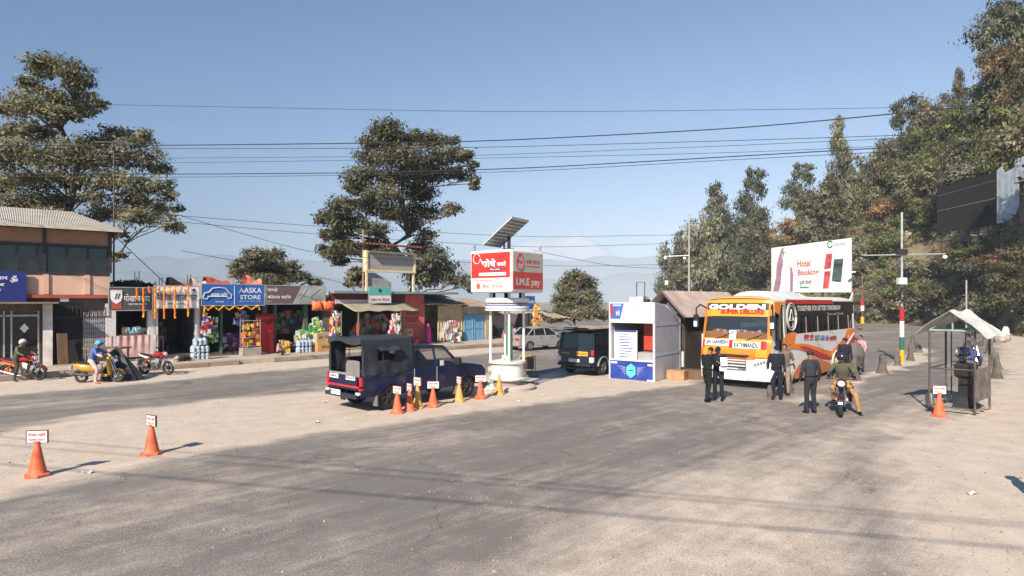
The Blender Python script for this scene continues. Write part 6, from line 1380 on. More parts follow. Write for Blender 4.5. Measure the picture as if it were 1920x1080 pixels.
    # head with jaw, nose, ears
    hd_up = (head-neck).normalized(); f = V(*J['face']).normalized(); f = (f-hd_up*f.dot(hd_up)).normalized(); rt = f.cross(hd_up); q = Matrix((rt, f, hd_up)).transposed()
    m.tube([neck-up2*.03, neck.lerp(head,.55)-f*.012], [.058,.055], 12)
    m.ell(head, (.074,.094,.112), 18, 12, q); m.ell(head+f*.028-hd_up*.062, (.050,.052,.052), 12, 8, q); m.ell(head+f*.094-hd_up*.018, (.013,.020,.024), 8, 6, q); m.ell(head+f*.084-hd_up*.060, (.024,.012,.012), 8, 6, q)
    for s_ in (-1, 1): m.ell(head+rt*s_*.076-hd_up*.012, (.010,.018,.030), 8, 6, q)
    segs.append((neck, head, .07, 'head'))
    if scale != 1: m.v = [tuple(c*scale for c in v) for v in m.v]
    me = bpy.data.meshes.new('b'); me.from_pydata(m.v, [], m.f); o = bpy.data.objects.new('b', me); sc.collection.objects.link(o)
    md = o.modifiers.new('r', 'REMESH'); md.mode = 'VOXEL'; md.voxel_size = vox; sm = o.modifiers.new('s', 'SMOOTH'); sm.iterations = 2; sm.factor = .4
    dg = bpy.context.evaluated_depsgraph_get(); dg.update(); nm = bpy.data.meshes.new_from_object(o.evaluated_get(dg)); bpy.data.objects.remove(o); bpy.data.meshes.remove(me)
    names = ['head','hand','shirt','sleeve','trousers','shin','shoe','face_mask']; ml = [mats.get(n) or mats.get({'sleeve':'shirt','shin':'trousers','hand':'head'}.get(n, ''), SKIN) or SKIN for n in names]
    for x in ml: nm.materials.append(x)
    n = len(nm.polygons); ce = np.zeros(n*3); nm.polygons.foreach_get('center', ce); ce = ce.reshape(-1,3)/scale; best = np.full(n, 1e9); idx = np.zeros(n, int)
    for a, b, r_, part in segs:
        a = np.array(a); b = np.array(b); ab = b-a; t = np.clip(((ce-a)@ab)/(ab@ab+1e-9), 0, 1); d = np.linalg.norm(ce-a-t[:,None]*ab, axis=1)-r_; k = d < best; best[k] = d[k]; idx[k] = names.index(part)
    hd_ = np.array(head); up_ = np.array(hd_up); fz = np.array(f)
    nk = np.array(neck); k = ((ce-nk)@up_ > .022) & (np.linalg.norm(ce-hd_, axis=1) < .19) & (idx == 2); idx[k] = 0
    if 'mask' in mats:
        ml_i = 7; nm.materials[7] = mats['mask']; rel = ce-hd_; k = (idx == 0) & (rel@fz > .015) & (rel@up_ < -.002) & (rel@up_ > -.125); idx[k] = 7
    nm.polygons.foreach_set('material_index', idx); nm.polygons.foreach_set('use_smooth', [True]*n); nm.update(); nm.name = 'person'
    return nm, (head*scale, q, f, hd_up, rt)
STAND = dict(pelvis=(0,0,.93), chest=(0,.01,1.22), neck=(0,0,1.45), head=(0,.02,1.585), face=(0,1,0), shoulder_l=(-.175,0,1.395), shoulder_r=(.175,0,1.395), elbow_l=(-.225,-.02,1.12), elbow_r=(.225,-.02,1.12), wrist_l=(-.235,.07,.89), wrist_r=(.235,.07,.89), hip_l=(-.085,0,.90), hip_r=(.085,0,.90), knee_l=(-.10,.03,.49), knee_r=(.10,.03,.49), ankle_l=(-.11,-.02,.09), ankle_r=(.11,-.02,.09), toe_l=(-.135,.15,.03), toe_r=(.135,.15,.03))
def person(lab, loc, rz, mats, pose=None, hat=None, hair=HAIR, scale=1., base=STAND, group=None):
    """facing local +y; left is -x"""
    J = dict(base); J.update(pose or {}); nm, (hc, q, f, up, rt) = body(J, mats, scale)
    o = bpy.data.objects.new('person', nm); sc.collection.objects.link(o); o.location = loc; o.rotation_euler = (0,0,rz); tag(o, lab, 'person', group)
    s = scale
    if hair:
        m = MB(); m.ell(hc-f*.012*s+up*.018*s, (.082*s,.098*s,.105*s), 18, 10, q, z0=-.25)
        m.v = [v if (Vector(v)-hc).dot(f) < .055*s or (Vector(v)-hc).dot(up) > .05*s else tuple(Vector(v)-f*.045*s) for v in m.v]; m.build('hair', hair, o, smooth=True)
    m = MB()   # eyes and brows at half the head height
    for k in (-1, 1): m.ell(hc+f*.083*s+rt*k*.030*s+up*.006*s, (.013*s,.008*s,.006*s), 8, 5, q); m.ell(hc+f*.085*s+rt*k*.030*s+up*.024*s, (.018*s,.008*s,.004*s), 8, 5, q)
    m.build('eyes', HAIR, o, smooth=True)
    if hat == 'cap':
        m = MB(); m.ell(hc+up*.045*s-f*.005*s, (.087*s,.104*s,.078*s), 18, 8, q, z0=-.15); m.loft([[tuple(hc+up*(.045-.012*abs(math.sin(a))*0)*s+f*(.09+.075*r_*math.cos(a))*s+rt*.075*math.sin(a)*s*1.0+up*z_*s) for a in np.linspace(-1.5,1.5,9)] for r_, z_ in ((0.1,0),(1,-.01))][0:2], cap=False) ; m.build('cap', mats.get('hat', NVY), o, smooth=True, solid=.006)
    if hat == 'helmet':
        m = MB(); m.ell(hc+up*.025*s-f*.005*s, (.125*s,.142*s,.14*s), 20, 12, q, z0=-.62); m.f = [f_ for f_ in m.f if not (len(f_) > 4 or ((lambda c_: c_.dot(f) > .045*s and c_.dot(up) < .045*s)(sum((Vector(m.v[i]) for i in f_), Vector())/len(f_)-hc)))]; m.m = [0]*len(m.f); hm = m.build('helmet', mats.get('hat', WHC), o, smooth=True, solid=.01)
        m = MB(); m.grid(lambda u, v: tuple(hc+up*(.10-.05*v)*s+f*(.145*math.cos((u-.5)*2.0))*s+rt*.135*math.sin((u-.5)*2.0)*s), 10, 4); m.build('visor', glassmat('visor_glass', (.02,.02,.02), .6), hm, smooth=True, solid=.004)
    if 'belt' in mats:
        m = MB(); P_ = Vector(J['pelvis'])*s; m.lathe([(.158*s,.055*s),(.172*s,.06*s),(.172*s,.095*s),(.158*s,.10*s)], (0,0,0), 20); m.v = [(v[0]+P_.x, v[1]*.73+P_.y, v[2]+P_.z) for v in m.v]; m.build('belt', mats['belt'], o, smooth=True)
    return o
def facing(px, py, tx, ty):
    a, b = G(px, py), G(tx, ty); return math.atan2(b.y-a.y, b.x-a.x)-math.pi/2
UB = dict(belt=BOOT, shoe=BOOT)
# two officers before the bus front
person('officer in black seen from behind, leaning toward a colleague before the bus front', G(1326,753), R(-62), dict(shirt=BLKU, trousers=BLKU, hat=BLKU, **UB), dict(chest=(0,.03,1.22), neck=(0,.06,1.44), head=(.02,.12,1.57), elbow_r=(.25,.14,1.14), wrist_r=(.12,.36,1.16), elbow_l=(-.24,.08,1.12), wrist_l=(-.2,.28,1.0), knee_l=(-.10,.12,.50), ankle_l=(-.10,.1,.09), toe_l=(-.11,.28,.03), knee_r=(.1,-.02,.49), ankle_r=(.11,-.16,.09), toe_r=(.12,.02,.03)))
p = person('traffic officer in navy holding white papers before the bus front', G(1347,751), R(150), dict(shirt=NVY, trousers=NVY, hat=NVY, sleeve=cloth('navy_light', (.03,.04,.08)), **UB), dict(head=(0,.06,1.57), elbow_l=(-.26,.05,1.14), wrist_l=(-.10,.26,1.20), elbow_r=(.27,.02,1.15), wrist_r=(.08,.27,1.18), face=(.2,1,-.5)), hat='cap', hair=None)
o = MB().box((0,0,0), (.2,.012,.27)).build('papers', WHT); o.location = G(1347,751)+Vector((.07,-.29,1.24)); o.rotation_euler = (R(-25),0,R(-10)); tag(o, 'white papers held in both hands by the traffic officer', 'papers')
o = MB().box((0,0,0), (.2,.012,.14)).build('papers', WHT); o.location = G(1347,751)+Vector((.05,-.26,1.02)); o.rotation_euler = (R(-15),0,R(-5)); tag(o, 'lower folded white sheet at the waist of the traffic officer', 'papers')
# masked officer with sheet of paper and a figure behind
person('officer in navy with white face mask standing at the bus door', G(1456,749), R(168), dict(shirt=NVY, trousers=NVY, mask=WHC, hat=NVY, **UB), dict(wrist_r=(.26,.02,.87), elbow_r=(.25,-.03,1.12), wrist_l=(-.23,.12,.9), toe_l=(-.10,.16,.03)), hat='cap', hair=None)
o = MB().box((0,0,0), (.24,.008,.32)).build('paper_sheet', WHT); o.location = G(1456,749)+Vector((-.30,-.15,.80)); o.rotation_euler = (R(8),R(22),R(8)); tag(o, 'white sheet hanging from the right hand of the masked officer', 'paper')
person('man in brown close behind the masked officer, one arm raised', G(1471,741), R(150), dict(shirt=BROWNC, trousers=cloth('tan_dull', (.30,.24,.16)), shoe=BOOT, head=SKIN), dict(elbow_l=(-.26,.08,1.2), wrist_l=(-.2,.2,1.42), ankle_r=(.16,-.05,.09), toe_r=(.2,.12,.03)))
person('officer in slate grey uniform seen from behind on the open road', G(1520,775), R(8), dict(shirt=GRYU, trousers=cloth('grey_trousers', (.022,.022,.03)), hat=cloth('grey_cap', (.03,.032,.045)), **UB), dict(elbow_r=(.27,0,1.14), wrist_r=(.30,.10,.90), elbow_l=(-.26,.0,1.13), wrist_l=(-.24,.12,.9), face=(.3,1,-.1)), hat='cap', hair=HAIR, scale=1.02)
person('officer in dark blue cap standing beside the rear of the bus', G(1584,716), R(170), dict(shirt=NVY, trousers=NVY, hat=NVY, **UB), dict(face=(-.3,1,-.3)), hat='cap', hair=None)
g = G(1608,706)
person('boy with black hair and pale shirt behind the grey bag', G(1614,697), R(120), dict(shirt=PINKC, trousers=DGR, shoe=BOOT), dict(elbow_l=(-.26,.05,1.15), wrist_l=(-.25,.16,.95)), scale=.95)
m = MB(); m.ell((0,0,.62), (.36,.26,.55), 16, 12); m.v = [(x*(1+.06*math.sin(z*9)), y, max(.12, z)) for x, y, z in m.v]; m.tube([(0,-.27,.2),(0,-.285,.6),(0,-.18,1.08)], .02, 5)
o = m.build('large_bag', M('grey_brown_bag', (.13,.115,.10), .8, .25, 3., bump=.3), smooth=True); o.location = (g.x-.1, g.y, .25); tag(o, 'large grey brown bag slung behind the bus rear corner', 'bag')
person('person in black walking behind the large grey bag', G(1604,702), R(150), dict(shirt=BLKU, trousers=BLKU, shoe=BOOT), dict(knee_l=(-.1,.14,.5), ankle_l=(-.1,.16,.09), toe_l=(-.1,.34,.03)), scale=.9)
# pedestrians near the shops and on the far side
SIT = dict(STAND); SIT.update(pelvis=(0,0,.25), chest=(0,.06,.55), neck=(0,.10,.77), head=(0,.14,.90), shoulder_l=(-.17,.09,.72), shoulder_r=(.17,.09,.72), elbow_l=(-.24,.2,.48), elbow_r=(.24,.2,.48), wrist_l=(-.16,.40,.42), wrist_r=(.16,.40,.42), hip_l=(-.09,.02,.25), hip_r=(.09,.02,.25), knee_l=(-.18,.40,.42), knee_r=(.18,.40,.42), ankle_l=(-.12,.34,.09), ankle_r=(.12,.34,.09), toe_l=(-.14,.50,.04), toe_r=(.14,.50,.04))
person('woman in pink squatting at the far stall behind the kiosk pillars', rp(rs(946,-2.),-2.,.22), ROT+math.pi+.3, dict(shirt=cloth('bright_pink', (.62,.10,.16)), trousers=cloth('bright_pink', (0,0,0)), shoe=BOOT), base=SIT, scale=1.1)
person('person in pink beside the woman squatting at the far stall', rp(rs(960,-1.6),-1.6,.22), ROT+math.pi-.5, dict(shirt=PINKC, trousers=BROWNC, shoe=BOOT), base=SIT, scale=1.1)
person('shopkeeper in dark clothes standing in the white sign shop doorway', rp(rs(301,.7),.7,.39), ROT+math.pi, dict(shirt=DGR, trousers=cloth('grey_dull', (.22,.2,.18)), shoe=BOOT))
person('child in pink crouching on the footpath before the brown sign shop', rp(rs(531,-2.3)-.3,-2.3,.22), ROT+math.pi+.8, dict(shirt=PINKC, trousers=DGR, shoe=BOOT), base=SIT, scale=.7)
person('onlooker just outside the right edge of the photo, seen by the shadow only', Vector((7.85,8.75,0)), R(60), dict(shirt=DGR, trousers=NVY, shoe=BOOT))
# ================= motorcycles =================
def bike(name, lab, loc, hd, paint, scooter=False, accent=None, tank=None, group=None):
    """local +x forward; origin on the ground between the wheels"""
    t = thing(name, lab, 'scooter' if scooter else 'motorcycle', loc, hd, group); wb = .64; r = .30 if not scooter else .24; acc = accent or CHR
    for x in (-wb, wb):
        m = MB(); m.torus((x,0,r), (0,1,0), r-.045, .047 if x > 0 else .055, 30, 8); wl = m.build('wheel', TYRE, t, smooth=True)
        m = MB(); m.torus((x,0,r), (0,1,0), r-.085, .014, 26, 6); m.cyl((x,-.05,r),(x,.05,r), .045, n=10)
        for k in range(5): a = k*2*math.pi/5; m.tube([(x+.03*math.cos(a),0,r+.03*math.sin(a)), (x+(r-.09)*math.cos(a),0,r+(r-.09)*math.sin(a))], .014, 5)
        if x > 0: m.cyl((x,.035,r),(x,.045,r), .10, n=18)
        m.build('rim', BLACK if not scooter else RIM, wl, smooth=True)
    st = (.38, .86)
    m = MB()
    for y in (-.075,.075): m.tube([(wb,y,r),(st[0]+.02,y,st[1])], [.022,.018], 8)
    m.build('fork', CHR, t, smooth=True)
    m = MB(); m.grid(lambda u, v: (wb+(r+.035)*math.cos(.25+u*2.0), -.055+.11*v, r+(r+.035)*math.sin(.25+u*2.0)), 10, 3); m.build('front_mudguard', paint, t, solid=.006)
    m = MB(); m.tube([(.30,-.34,.99),(.36,-.2,1.0),(.40,-.07,.96),(.40,.07,.96),(.36,.2,1.0),(.30,.34,.99)], .014, 6)
    for y in (-.33,.33): m.tube([(.30,y*.8,.99),(.31,y,.99),(.26,y*1.12,.985)], .02, 6); m.tube([(.36,y*.6,1.0),(.34,y*.75,1.14)], .007, 4); m.ell((.34,y*.78,1.16), (.015,.055,.035), 8, 5)
    m.build('handlebar', BLACK, t, smooth=True)
    if not scooter:
        m = MB(); m.loft([[(x, w_*math.cos(a), z+h*math.sin(a)) for a in np.linspace(0,6.283,12,endpoint=False)] for x, w_, z, h in ((.36,.04,.84,.06),(.28,.13,.85,.11),(.08,.14,.84,.12),(-.12,.09,.80,.08),(-.2,.05,.78,.05))]); m.build('tank', tank or paint, t, smooth=True)
        m = MB(); m.loft([[(x, w_*math.cos(a), z+h*math.sin(a)) for a in np.linspace(0,6.283,10,endpoint=False)] for x, w_, z, h in ((-.12,.08,.79,.04),(-.35,.13,.79,.05),(-.6,.12,.83,.045),(-.82,.08,.87,.03))]); m.build('seat', BLACK, t, smooth=True)
        m = MB(); m.loft([[(x, w_*math.cos(a), z+h*math.sin(a)) for a in np.linspace(0,6.283,10,endpoint=False)] for x, w_, z, h in ((-.3,.10,.70,.07),(-.6,.11,.74,.07),(-.92,.04,.82,.04))]); m.build('tail_panel', paint, t, smooth=True)
        m = MB(); m.box((.0,0,.40), (.30,.22,.24)); m.box((.12,0,.58), (.18,.16,.2), ry=R(20))
        for z in (.50,.54,.58,.62,.66): m.box((.12,0,z), (.22,.2,.012), ry=R(20))
        m.cyl((-.02,-.15,.38),(-.02,.15,.38), .095, n=14); m.build('engine', STEEL, t, bevel=.015)
        m = MB(); m.tube([(.34,0,.82),(.24,0,.5),(.16,0,.28),(-.2,0,.26),(-.34,0,.5),(-.3,0,.72),(.2,0,.72)], .022, 6); m.tube([(-.2,.1,.32),(-wb,.11,r)], .022, 6); m.tube([(-.2,-.1,.32),(-wb,-.11,r)], .022, 6); m.build('frame', BLACK, t, smooth=True)
        m = MB(); m.tube([(.2,-.06,.46),(.24,-.1,.25),(-.1,-.14,.2),(-.4,-.16,.28),(-.85,-.17,.40)], [.02,.022,.028,.045,.04], 8); m.build('exhaust', CHR, t, smooth=True)
        m = MB(); m.ell((.44,0,.88), (.10,.12,.13), 14, 9); m.build('headlight_cowl', tank or paint, t, smooth=True); m = MB(); m.ell((.505,0,.88), (.045,.095,.085), 14, 8); m.build('headlight', LAMPW, t, smooth=True)
        for y in (-.17,.17): m = MB(); m.ell((.44,y,.80), (.03,.035,.025), 8, 5); m.build('indicator', LAMPO, t, smooth=True)
        m = MB(); m.tube([(-.3,-.1,.72),(-.55,-.12,.45),(-wb+.02,-.13,r+.02)], .024, 6); m.tube([(-.3,.1,.72),(-wb+.02,.13,r+.02)], .024, 6); m.build('shock_absorber', accent or REDL, t, smooth=True)
    else:
        m = MB(); m.loft([[(x, w_*math.cos(a), z+h*math.sin(a)) for a in np.linspace(0,6.283,12,endpoint=False)] for x, w_, z, h in ((-.10,.08,.50,.10),(-.3,.15,.55,.18),(-.6,.17,.58,.17),(-.85,.09,.66,.09),(-.92,.04,.68,.05))]); m.build('rear_body', paint, t, smooth=True)
        m = MB(); m.rbox((-.15,-.15,.24),(.32,.15,.32)); m.grid(lambda u, v: (.36+.12*math.cos((u-.5)*2.4)-.02-.10*v, .19*math.sin((u-.5)*2.4), .30+.58*v), 10, 6); m.build('leg_shield', paint, t, solid=.012, bevel=.004)
        m = MB(); m.ell((.36,0,.93), (.12,.15,.10), 14, 8); m.build('handlebar_cowl', paint, t, smooth=True); m = MB(); m.ell((.46,0,.93), (.04,.08,.05), 12, 7); m.build('headlight', LAMPW, t, smooth=True)
        m = MB(); m.loft([[(x, w_*math.cos(a), z+h*math.sin(a)) for a in np.linspace(0,6.283,10,endpoint=False)] for x, w_, z, h in ((-.08,.10,.72,.035),(-.35,.15,.74,.05),(-.65,.14,.77,.05),(-.82,.08,.79,.03))]); m.build('seat', BLACK, t, smooth=True)
        m = MB(); m.tube([(-.2,-.14,.3),(-.5,-.18,.3),(-.85,-.19,.38)], [.03,.05,.045], 8); m.build('exhaust', DARK, t, smooth=True)
        m = MB(); m.tube([(-.8,-.08,.74),(-.95,-.08,.80),(-.95,.08,.80),(-.8,.08,.74)], .014, 5); m.build('grab_rail', DARK, t)
    m = MB(); m.ell((-.93,0,.80 if not scooter else .66), (.03,.06,.035), 8, 5); m.build('tail_lamp', LAMPR, t, smooth=True)
    m = MB(); m.rbox((-1.0,-.09,.52),(-.985,.09,.64)); m.build('number_plate', WHT, t)
    m = MB(); m.grid(lambda u, v: (-wb-(r+.04)*math.cos(.1+u*1.4), -.06+.12*v, r+(r+.04)*math.sin(.1+u*1.4)), 8, 3); m.build('rear_mudguard', BLACK, t, solid=.006)
    return t
RIDE = dict(STAND)   # local +y forward; x mirrored so that left is -x
RIDE.update(pelvis=(0,-.28,.86), chest=(0,-.18,1.13), neck=(0,-.10,1.34), head=(0,-.03,1.47), shoulder_l=(-.175,-.11,1.28), shoulder_r=(.175,-.11,1.28), elbow_l=(-.30,.03,1.10), elbow_r=(.30,.03,1.10), wrist_l=(-.30,.20,1.03), wrist_r=(.30,.20,1.03), hip_l=(-.10,-.25,.83), hip_r=(.10,-.25,.83), knee_l=(-.21,.13,.70), knee_r=(.21,.13,.70), ankle_l=(-.20,-.08,.36), ankle_r=(.20,-.08,.36), toe_l=(-.21,.08,.30), toe_r=(.21,.08,.30), thumb_l=(1,0,-.3), thumb_r=(-1,0,-.3))
def foot_down(side, dy=.0, out=.40): s_ = -1 if side == 'l' else 1; return {'knee_'+side: (s_*.32,.02+dy,.50), 'ankle_'+side: (s_*out,-.02+dy,.09), 'toe_'+side: (s_*(out+.05),.15+dy,.03)}
# near motorcycle with two riders, heading towards the camera
F_, Rw = G(1559,781), G(1597,770); c = (F_+Rw)/2; hd = math.atan2(F_.y-Rw.y, F_.x-Rw.x); hd = math.atan2(-.86,-.50)
MAR = M('maroon_paint', (.06,.008,.012), .25, .1, spec=.7)
bike('motorcycle', 'black and maroon motorcycle nearest the camera, with its headlight to the front', (c.x, c.y, 0), hd, MAR, tank=MAR)
def seat_on(c, hd, dy=0.): return Vector((c.x+math.cos(hd)*dy, c.y+math.sin(hd)*dy, 0))
hat = M('black_helmet', (.02,.022,.03), .25, .1, spec=.7)
person('rider in olive jacket and black helmet astride the nearest motorcycle', seat_on(c,hd), hd-math.pi/2, dict(shirt=GREENJ, trousers=TAN, shoe=BOOT, hat=hat, hand=BOOT), {**foot_down('l'), 'face': (.15,1,-.1)}, hat='helmet', base=RIDE, hair=None, scale=1.04)
person('passenger in dark green behind the rider on the nearest motorcycle', seat_on(c,hd,-.36), hd-math.pi/2, dict(shirt=cloth('dark_green', (.06,.06,.045)), trousers=DGR, shoe=BOOT, hat=hat), dict(wrist_l=(-.22,.1,.98), wrist_r=(.22,.1,.98), elbow_l=(-.28,-.1,1.06), elbow_r=(.28,-.1,1.06)), hat='helmet', base=RIDE, hair=None, scale=1.0)
# oncoming scooter on the far right road
c = G(1819,684); hd = R(-82-0); hd = math.atan2(-.99,-.12)
bike('scooter', 'blue scooter coming down the far right road', (c.x, c.y, 0), hd, M('scooter_blue', (.02,.05,.22), .25, .1, spec=.7), True)
person('helmeted rider in grey on the oncoming blue scooter', seat_on(c,hd), hd-math.pi/2, dict(shirt=cloth('mauve_grey', (.12,.10,.12)), trousers=DGR, shoe=cloth('orange_shoe', (.7,.2,.05)), hat=M('dark_red_helmet', (.06,.02,.03), .25, .1)), dict(knee_l=(-.24,.1,.58), knee_r=(.24,.1,.58)), hat='helmet', base=RIDE, hair=None)
# yellow scooter by the kerb, ridden
c = G(187,717); hd = math.atan2(.14,1)
bike('scooter', 'yellow and black scooter stopped by the kerb at the left', (c.x, c.y, 0), hd, M('scooter_yellow', (.50,.28,.04), .3, .1, spec=.6), True)
person('rider in blue and white with light blue helmet on the yellow scooter', seat_on(c,hd), hd-math.pi/2, dict(shirt=BLUC, sleeve=WHC, trousers=cloth('pale_trousers', (.50,.40,.36)), shoe=cloth('pink_shoe', (.7,.12,.12)), hat=M('light_blue_helmet', (.10,.35,.65), .3, .1)), foot_down('r', .05, .38), hat='helmet', base=RIDE, hair=None)
c = G(44,713); hd = math.atan2(-.05,1)
bike('motorcycle', 'red motorcycle at the far left kerb with a rider', (c.x, c.y, 0), hd, M('bike_red', (.34,.015,.02), .3, .1, spec=.6))
person('rider in camouflage with silver helmet on the red motorcycle at far left', seat_on(c,hd), hd-math.pi/2, dict(shirt=CAMO, trousers=DGR, shoe=BOOT, hat=M('silver_helmet', (.5,.5,.5), .3, .1)), foot_down('r'), hat='helmet', base=RIDE, hair=None)
c = G(293,702); hd = math.atan2(-.30,1)
bike('motorcycle', 'parked red and white motorcycle before the grey sign shop, no rider', (c.x, c.y, 0), hd, M('bike_white', (.70,.68,.66), .3, .1, spec=.6), tank=M('bike_red'), accent=REDL)
# ================= trees =================
def leaf_arrays(clumps, n, size, rs_, flat=.6, cl=26, spread=.25):
    """n leaves in small bunches laid through the outer part of each clump (centre, radii)"""
    w = np.array([r[0]*r[1]+r[1]*r[2]+r[0]*r[2] for c, r in clumps]); w = w/w.sum(); out = []
    nb = max(1, n//cl)
    which = rs_.choice(len(clumps), nb, p=w)
    C = np.array([clumps[i][0] for i in which], float); Rr = np.array([clumps[i][1] for i in which], float)
    d = rs_.normal(size=(nb,3)); d /= np.linalg.norm(d, axis=1)[:,None]; rad = rs_.random(nb)**.45
    bc = C+d*Rr*rad[:,None]; br = spread*Rr.mean(1)
    P_ = np.repeat(bc, cl, 0)+rs_.normal(size=(nb*cl,3))*np.repeat(br, cl)[:,None]*np.array([1,1,.55])
    N_ = len(P_); rnd = np.repeat(rs_.random(nb), cl)*.30+rs_.random(N_)*.18
    nr = np.repeat(d*np.array([1,1,.7]), cl, 0)*.95+np.array([0,0,.55])+rs_.normal(size=(N_,3))*.42; nr /= np.linalg.norm(nr, axis=1)[:,None]
    ax = rs_.normal(size=(N_,3)); ax -= nr*(ax*nr).sum(1)[:,None]; ax /= np.linalg.norm(ax, axis=1)[:,None]+1e-9
    bx = np.cross(nr, ax); bx /= np.linalg.norm(bx, axis=1)[:,None]+1e-9
    s = size*(.55+1.1*rs_.random(N_)**2)[:,None]
    v = np.stack([P_-ax*s*.5, P_+bx*s*.28, P_+ax*s*.5+np.array([0,0,-.12])*s, P_-bx*s*.28], 1)
    return v.reshape(-1,3), rnd
def leaf_mesh(name, clumps, n, size, mat, seed=0, **k):
    rs_ = np.random.default_rng(seed); v, rnd = leaf_arrays(clumps, n, size, rs_, **k); N_ = len(v)//4
    me = bpy.data.meshes.new(name); me.vertices.add(len(v)); me.vertices.foreach_set('co', v.astype(np.float32).ravel())
    me.loops.add(N_*4); me.loops.foreach_set('vertex_index', np.arange(N_*4, dtype=np.int32)); me.polygons.add(N_); me.polygons.foreach_set('loop_start', np.arange(0, N_*4, 4, dtype=np.int32)); me.polygons.foreach_set('loop_total', np.full(N_, 4, dtype=np.int32))
    at = me.attributes.new('leafrnd', 'FLOAT', 'FACE'); at.data.foreach_set('value', rnd.astype(np.float32)); me.update(); me.validate(); me.materials.append(mat); return me
BARK = M('grey_bark', (.10,.085,.07), .95, .3, 3., bump=.6)
L_OLIVE = leafmat('leaf_olive', [(0.059,0.058,0.030),(0.147,0.136,0.070),(0.295,0.263,0.147)])
L_DARK = leafmat('leaf_dark', [(0.038,0.045,0.025),(0.100,0.106,0.057),(0.209,0.204,0.116)])
L_GREEN = leafmat('leaf_green', [(0.070,0.090,0.031),(0.169,0.189,0.063),(0.314,0.315,0.120)])
L_GREY = leafmat('leaf_grey', [(0.070,0.070,0.042),(0.189,0.184,0.114),(0.379,0.352,0.234)])
L_BROWN = leafmat('leaf_brown', [(0.104,0.060,0.031),(0.248,0.150,0.077),(0.420,0.280,0.148)])
def twig(m, a, b, r0, r1, rnd, n=5):
    a, b = Vector(a), Vector(b); L_ = (b-a).length; pts = [a]
    for i in range(1, n): f = i/n; pts.append(a.lerp(b, f)+Vector((rnd.uniform(-1,1), rnd.uniform(-1,1), rnd.uniform(-.5,1)))*L_*.06+Vector((0,0,L_*.05*math.sin(f*math.pi))))
    pts.append(b); m.tube(pts, [r0+(r1-r0)*i/n for i in range(n+1)], 6); return pts
def photo_tree(name, lab, y, base, top, clumps, n, size, mat, seed, r0=.35, deep=.8, cat='tree', forks=()):
    """a tree at distance y: trunk base/top and foliage layers measured in the photo, spread in depth around the trunk"""
    B = P(base[0], base[1], y); B.z = -.3 if base[1] > 500 else B.z; t = thing(name, lab, cat, B); rnd = random.Random(seed); T = P(top[0], top[1], y)-B; k = y/F
    cl = []; m = MB(); tr = twig(m, (0,0,0), T, r0, r0*.35, rnd, 8)
    for (px, py, rx, ry) in clumps:
        c = P(px, py, y)-B; dy = rnd.uniform(-1,1)*deep*3.2; c = Vector(((P(px,py,y+dy)-B).x, dy, (P(px,py,y+dy)-B).z))
        cl.append((tuple(c), (rx*k*.98, max(rx*k*.8, .8), ry*k*1.25)))
        src = min(tr, key=lambda q: (q-c).length+max(0, q.z-c.z+.5)*3); p_ = twig(m, src, c-Vector((0,0,ry*k*.3)), max(.03, r0*.22), .02, rnd)
        for _ in range(3): twig(m, p_[3], c+Vector((rnd.uniform(-.8,.8)*rx*k, rnd.uniform(-.8,.8)*rx*k, rnd.uniform(-.2,.5)*ry*k)), .035, .012, rnd, 4)
    m.build('trunk', BARK, t, smooth=True); me = leaf_mesh(name+'_crown', cl, n, size, mat, seed); o = bpy.data.objects.new('crown', me); sc.collection.objects.link(o); o.parent = t; return t
# big tiered tree behind the two storey building
photo_tree('tall_tree', 'tall layered tree towering behind the two storey building at the left', 38, (125,560), (128,150),
 [(95,118,45,12),(70,130,25,12),(140,130,30,12),(150,155,25,9),(165,178,20,8),(60,160,28,12),(45,190,45,16),(110,185,40,16),(150,208,30,9),(8,205,25,12),(165,200,20,9),(185,192,10,7),(75,205,45,12),(120,215,35,10),(40,240,40,16),(85,250,30,14),(5,250,22,14),(215,250,30,16),(250,262,38,14),(180,265,40,14),(275,258,18,9),(130,275,40,14),(40,280,50,16),(90,300,50,18),(5,300,28,18),(170,300,50,16),(240,295,55,18),(290,295,25,12),(300,315,25,10),(130,335,45,16),(60,335,50,16),(200,335,45,16),(265,345,45,14),(310,345,16,9),(10,345,28,16),(315,365,15,8),(30,375,50,18),(95,375,45,16),(170,370,30,14),(250,378,40,18),(300,385,30,14),(335,390,15,7),(200,400,35,12),(255,410,35,16),(320,420,20,14),(280,405,30,12),(232,440,12,12),(100,405,50,12),(30,405,45,12),(225,480,10,8)], 50000, .19, L_OLIVE, 3, .38, .9)
photo_tree('tall_tree', 'broad layered tree standing behind the red shop and display board', 50, (758,600), (755,260),
 [(725,245,38,14),(700,268,26,12),(775,255,22,10),(745,268,40,14),(812,262,35,12),(850,262,14,8),(700,295,40,14),(760,295,50,16),(835,290,40,14),(872,292,18,10),(885,310,10,8),(890,340,9,14),(680,330,38,16),(740,330,45,16),(805,325,45,16),(858,325,30,12),(665,352,25,12),(720,362,40,14),(785,360,40,14),(690,385,40,14),(640,385,30,14),(615,405,26,12),(650,415,40,14),(600,410,10,8),(735,400,35,14),(790,395,50,16),(850,392,22,10),(640,440,30,14),(700,430,32,12),(610,440,16,12),(625,470,30,16),(605,470,10,10),(660,465,35,12),(700,460,25,12),(775,420,25,10),(800,440,22,12),(790,465,30,16),(815,480,30,16),(780,500,35,16),(835,505,30,16),(800,520,45,14),(860,525,30,12),(890,535,16,10),(720,475,20,10),(640,488,16,8)], 60000, .23, L_OLIVE, 5, .42, .9)
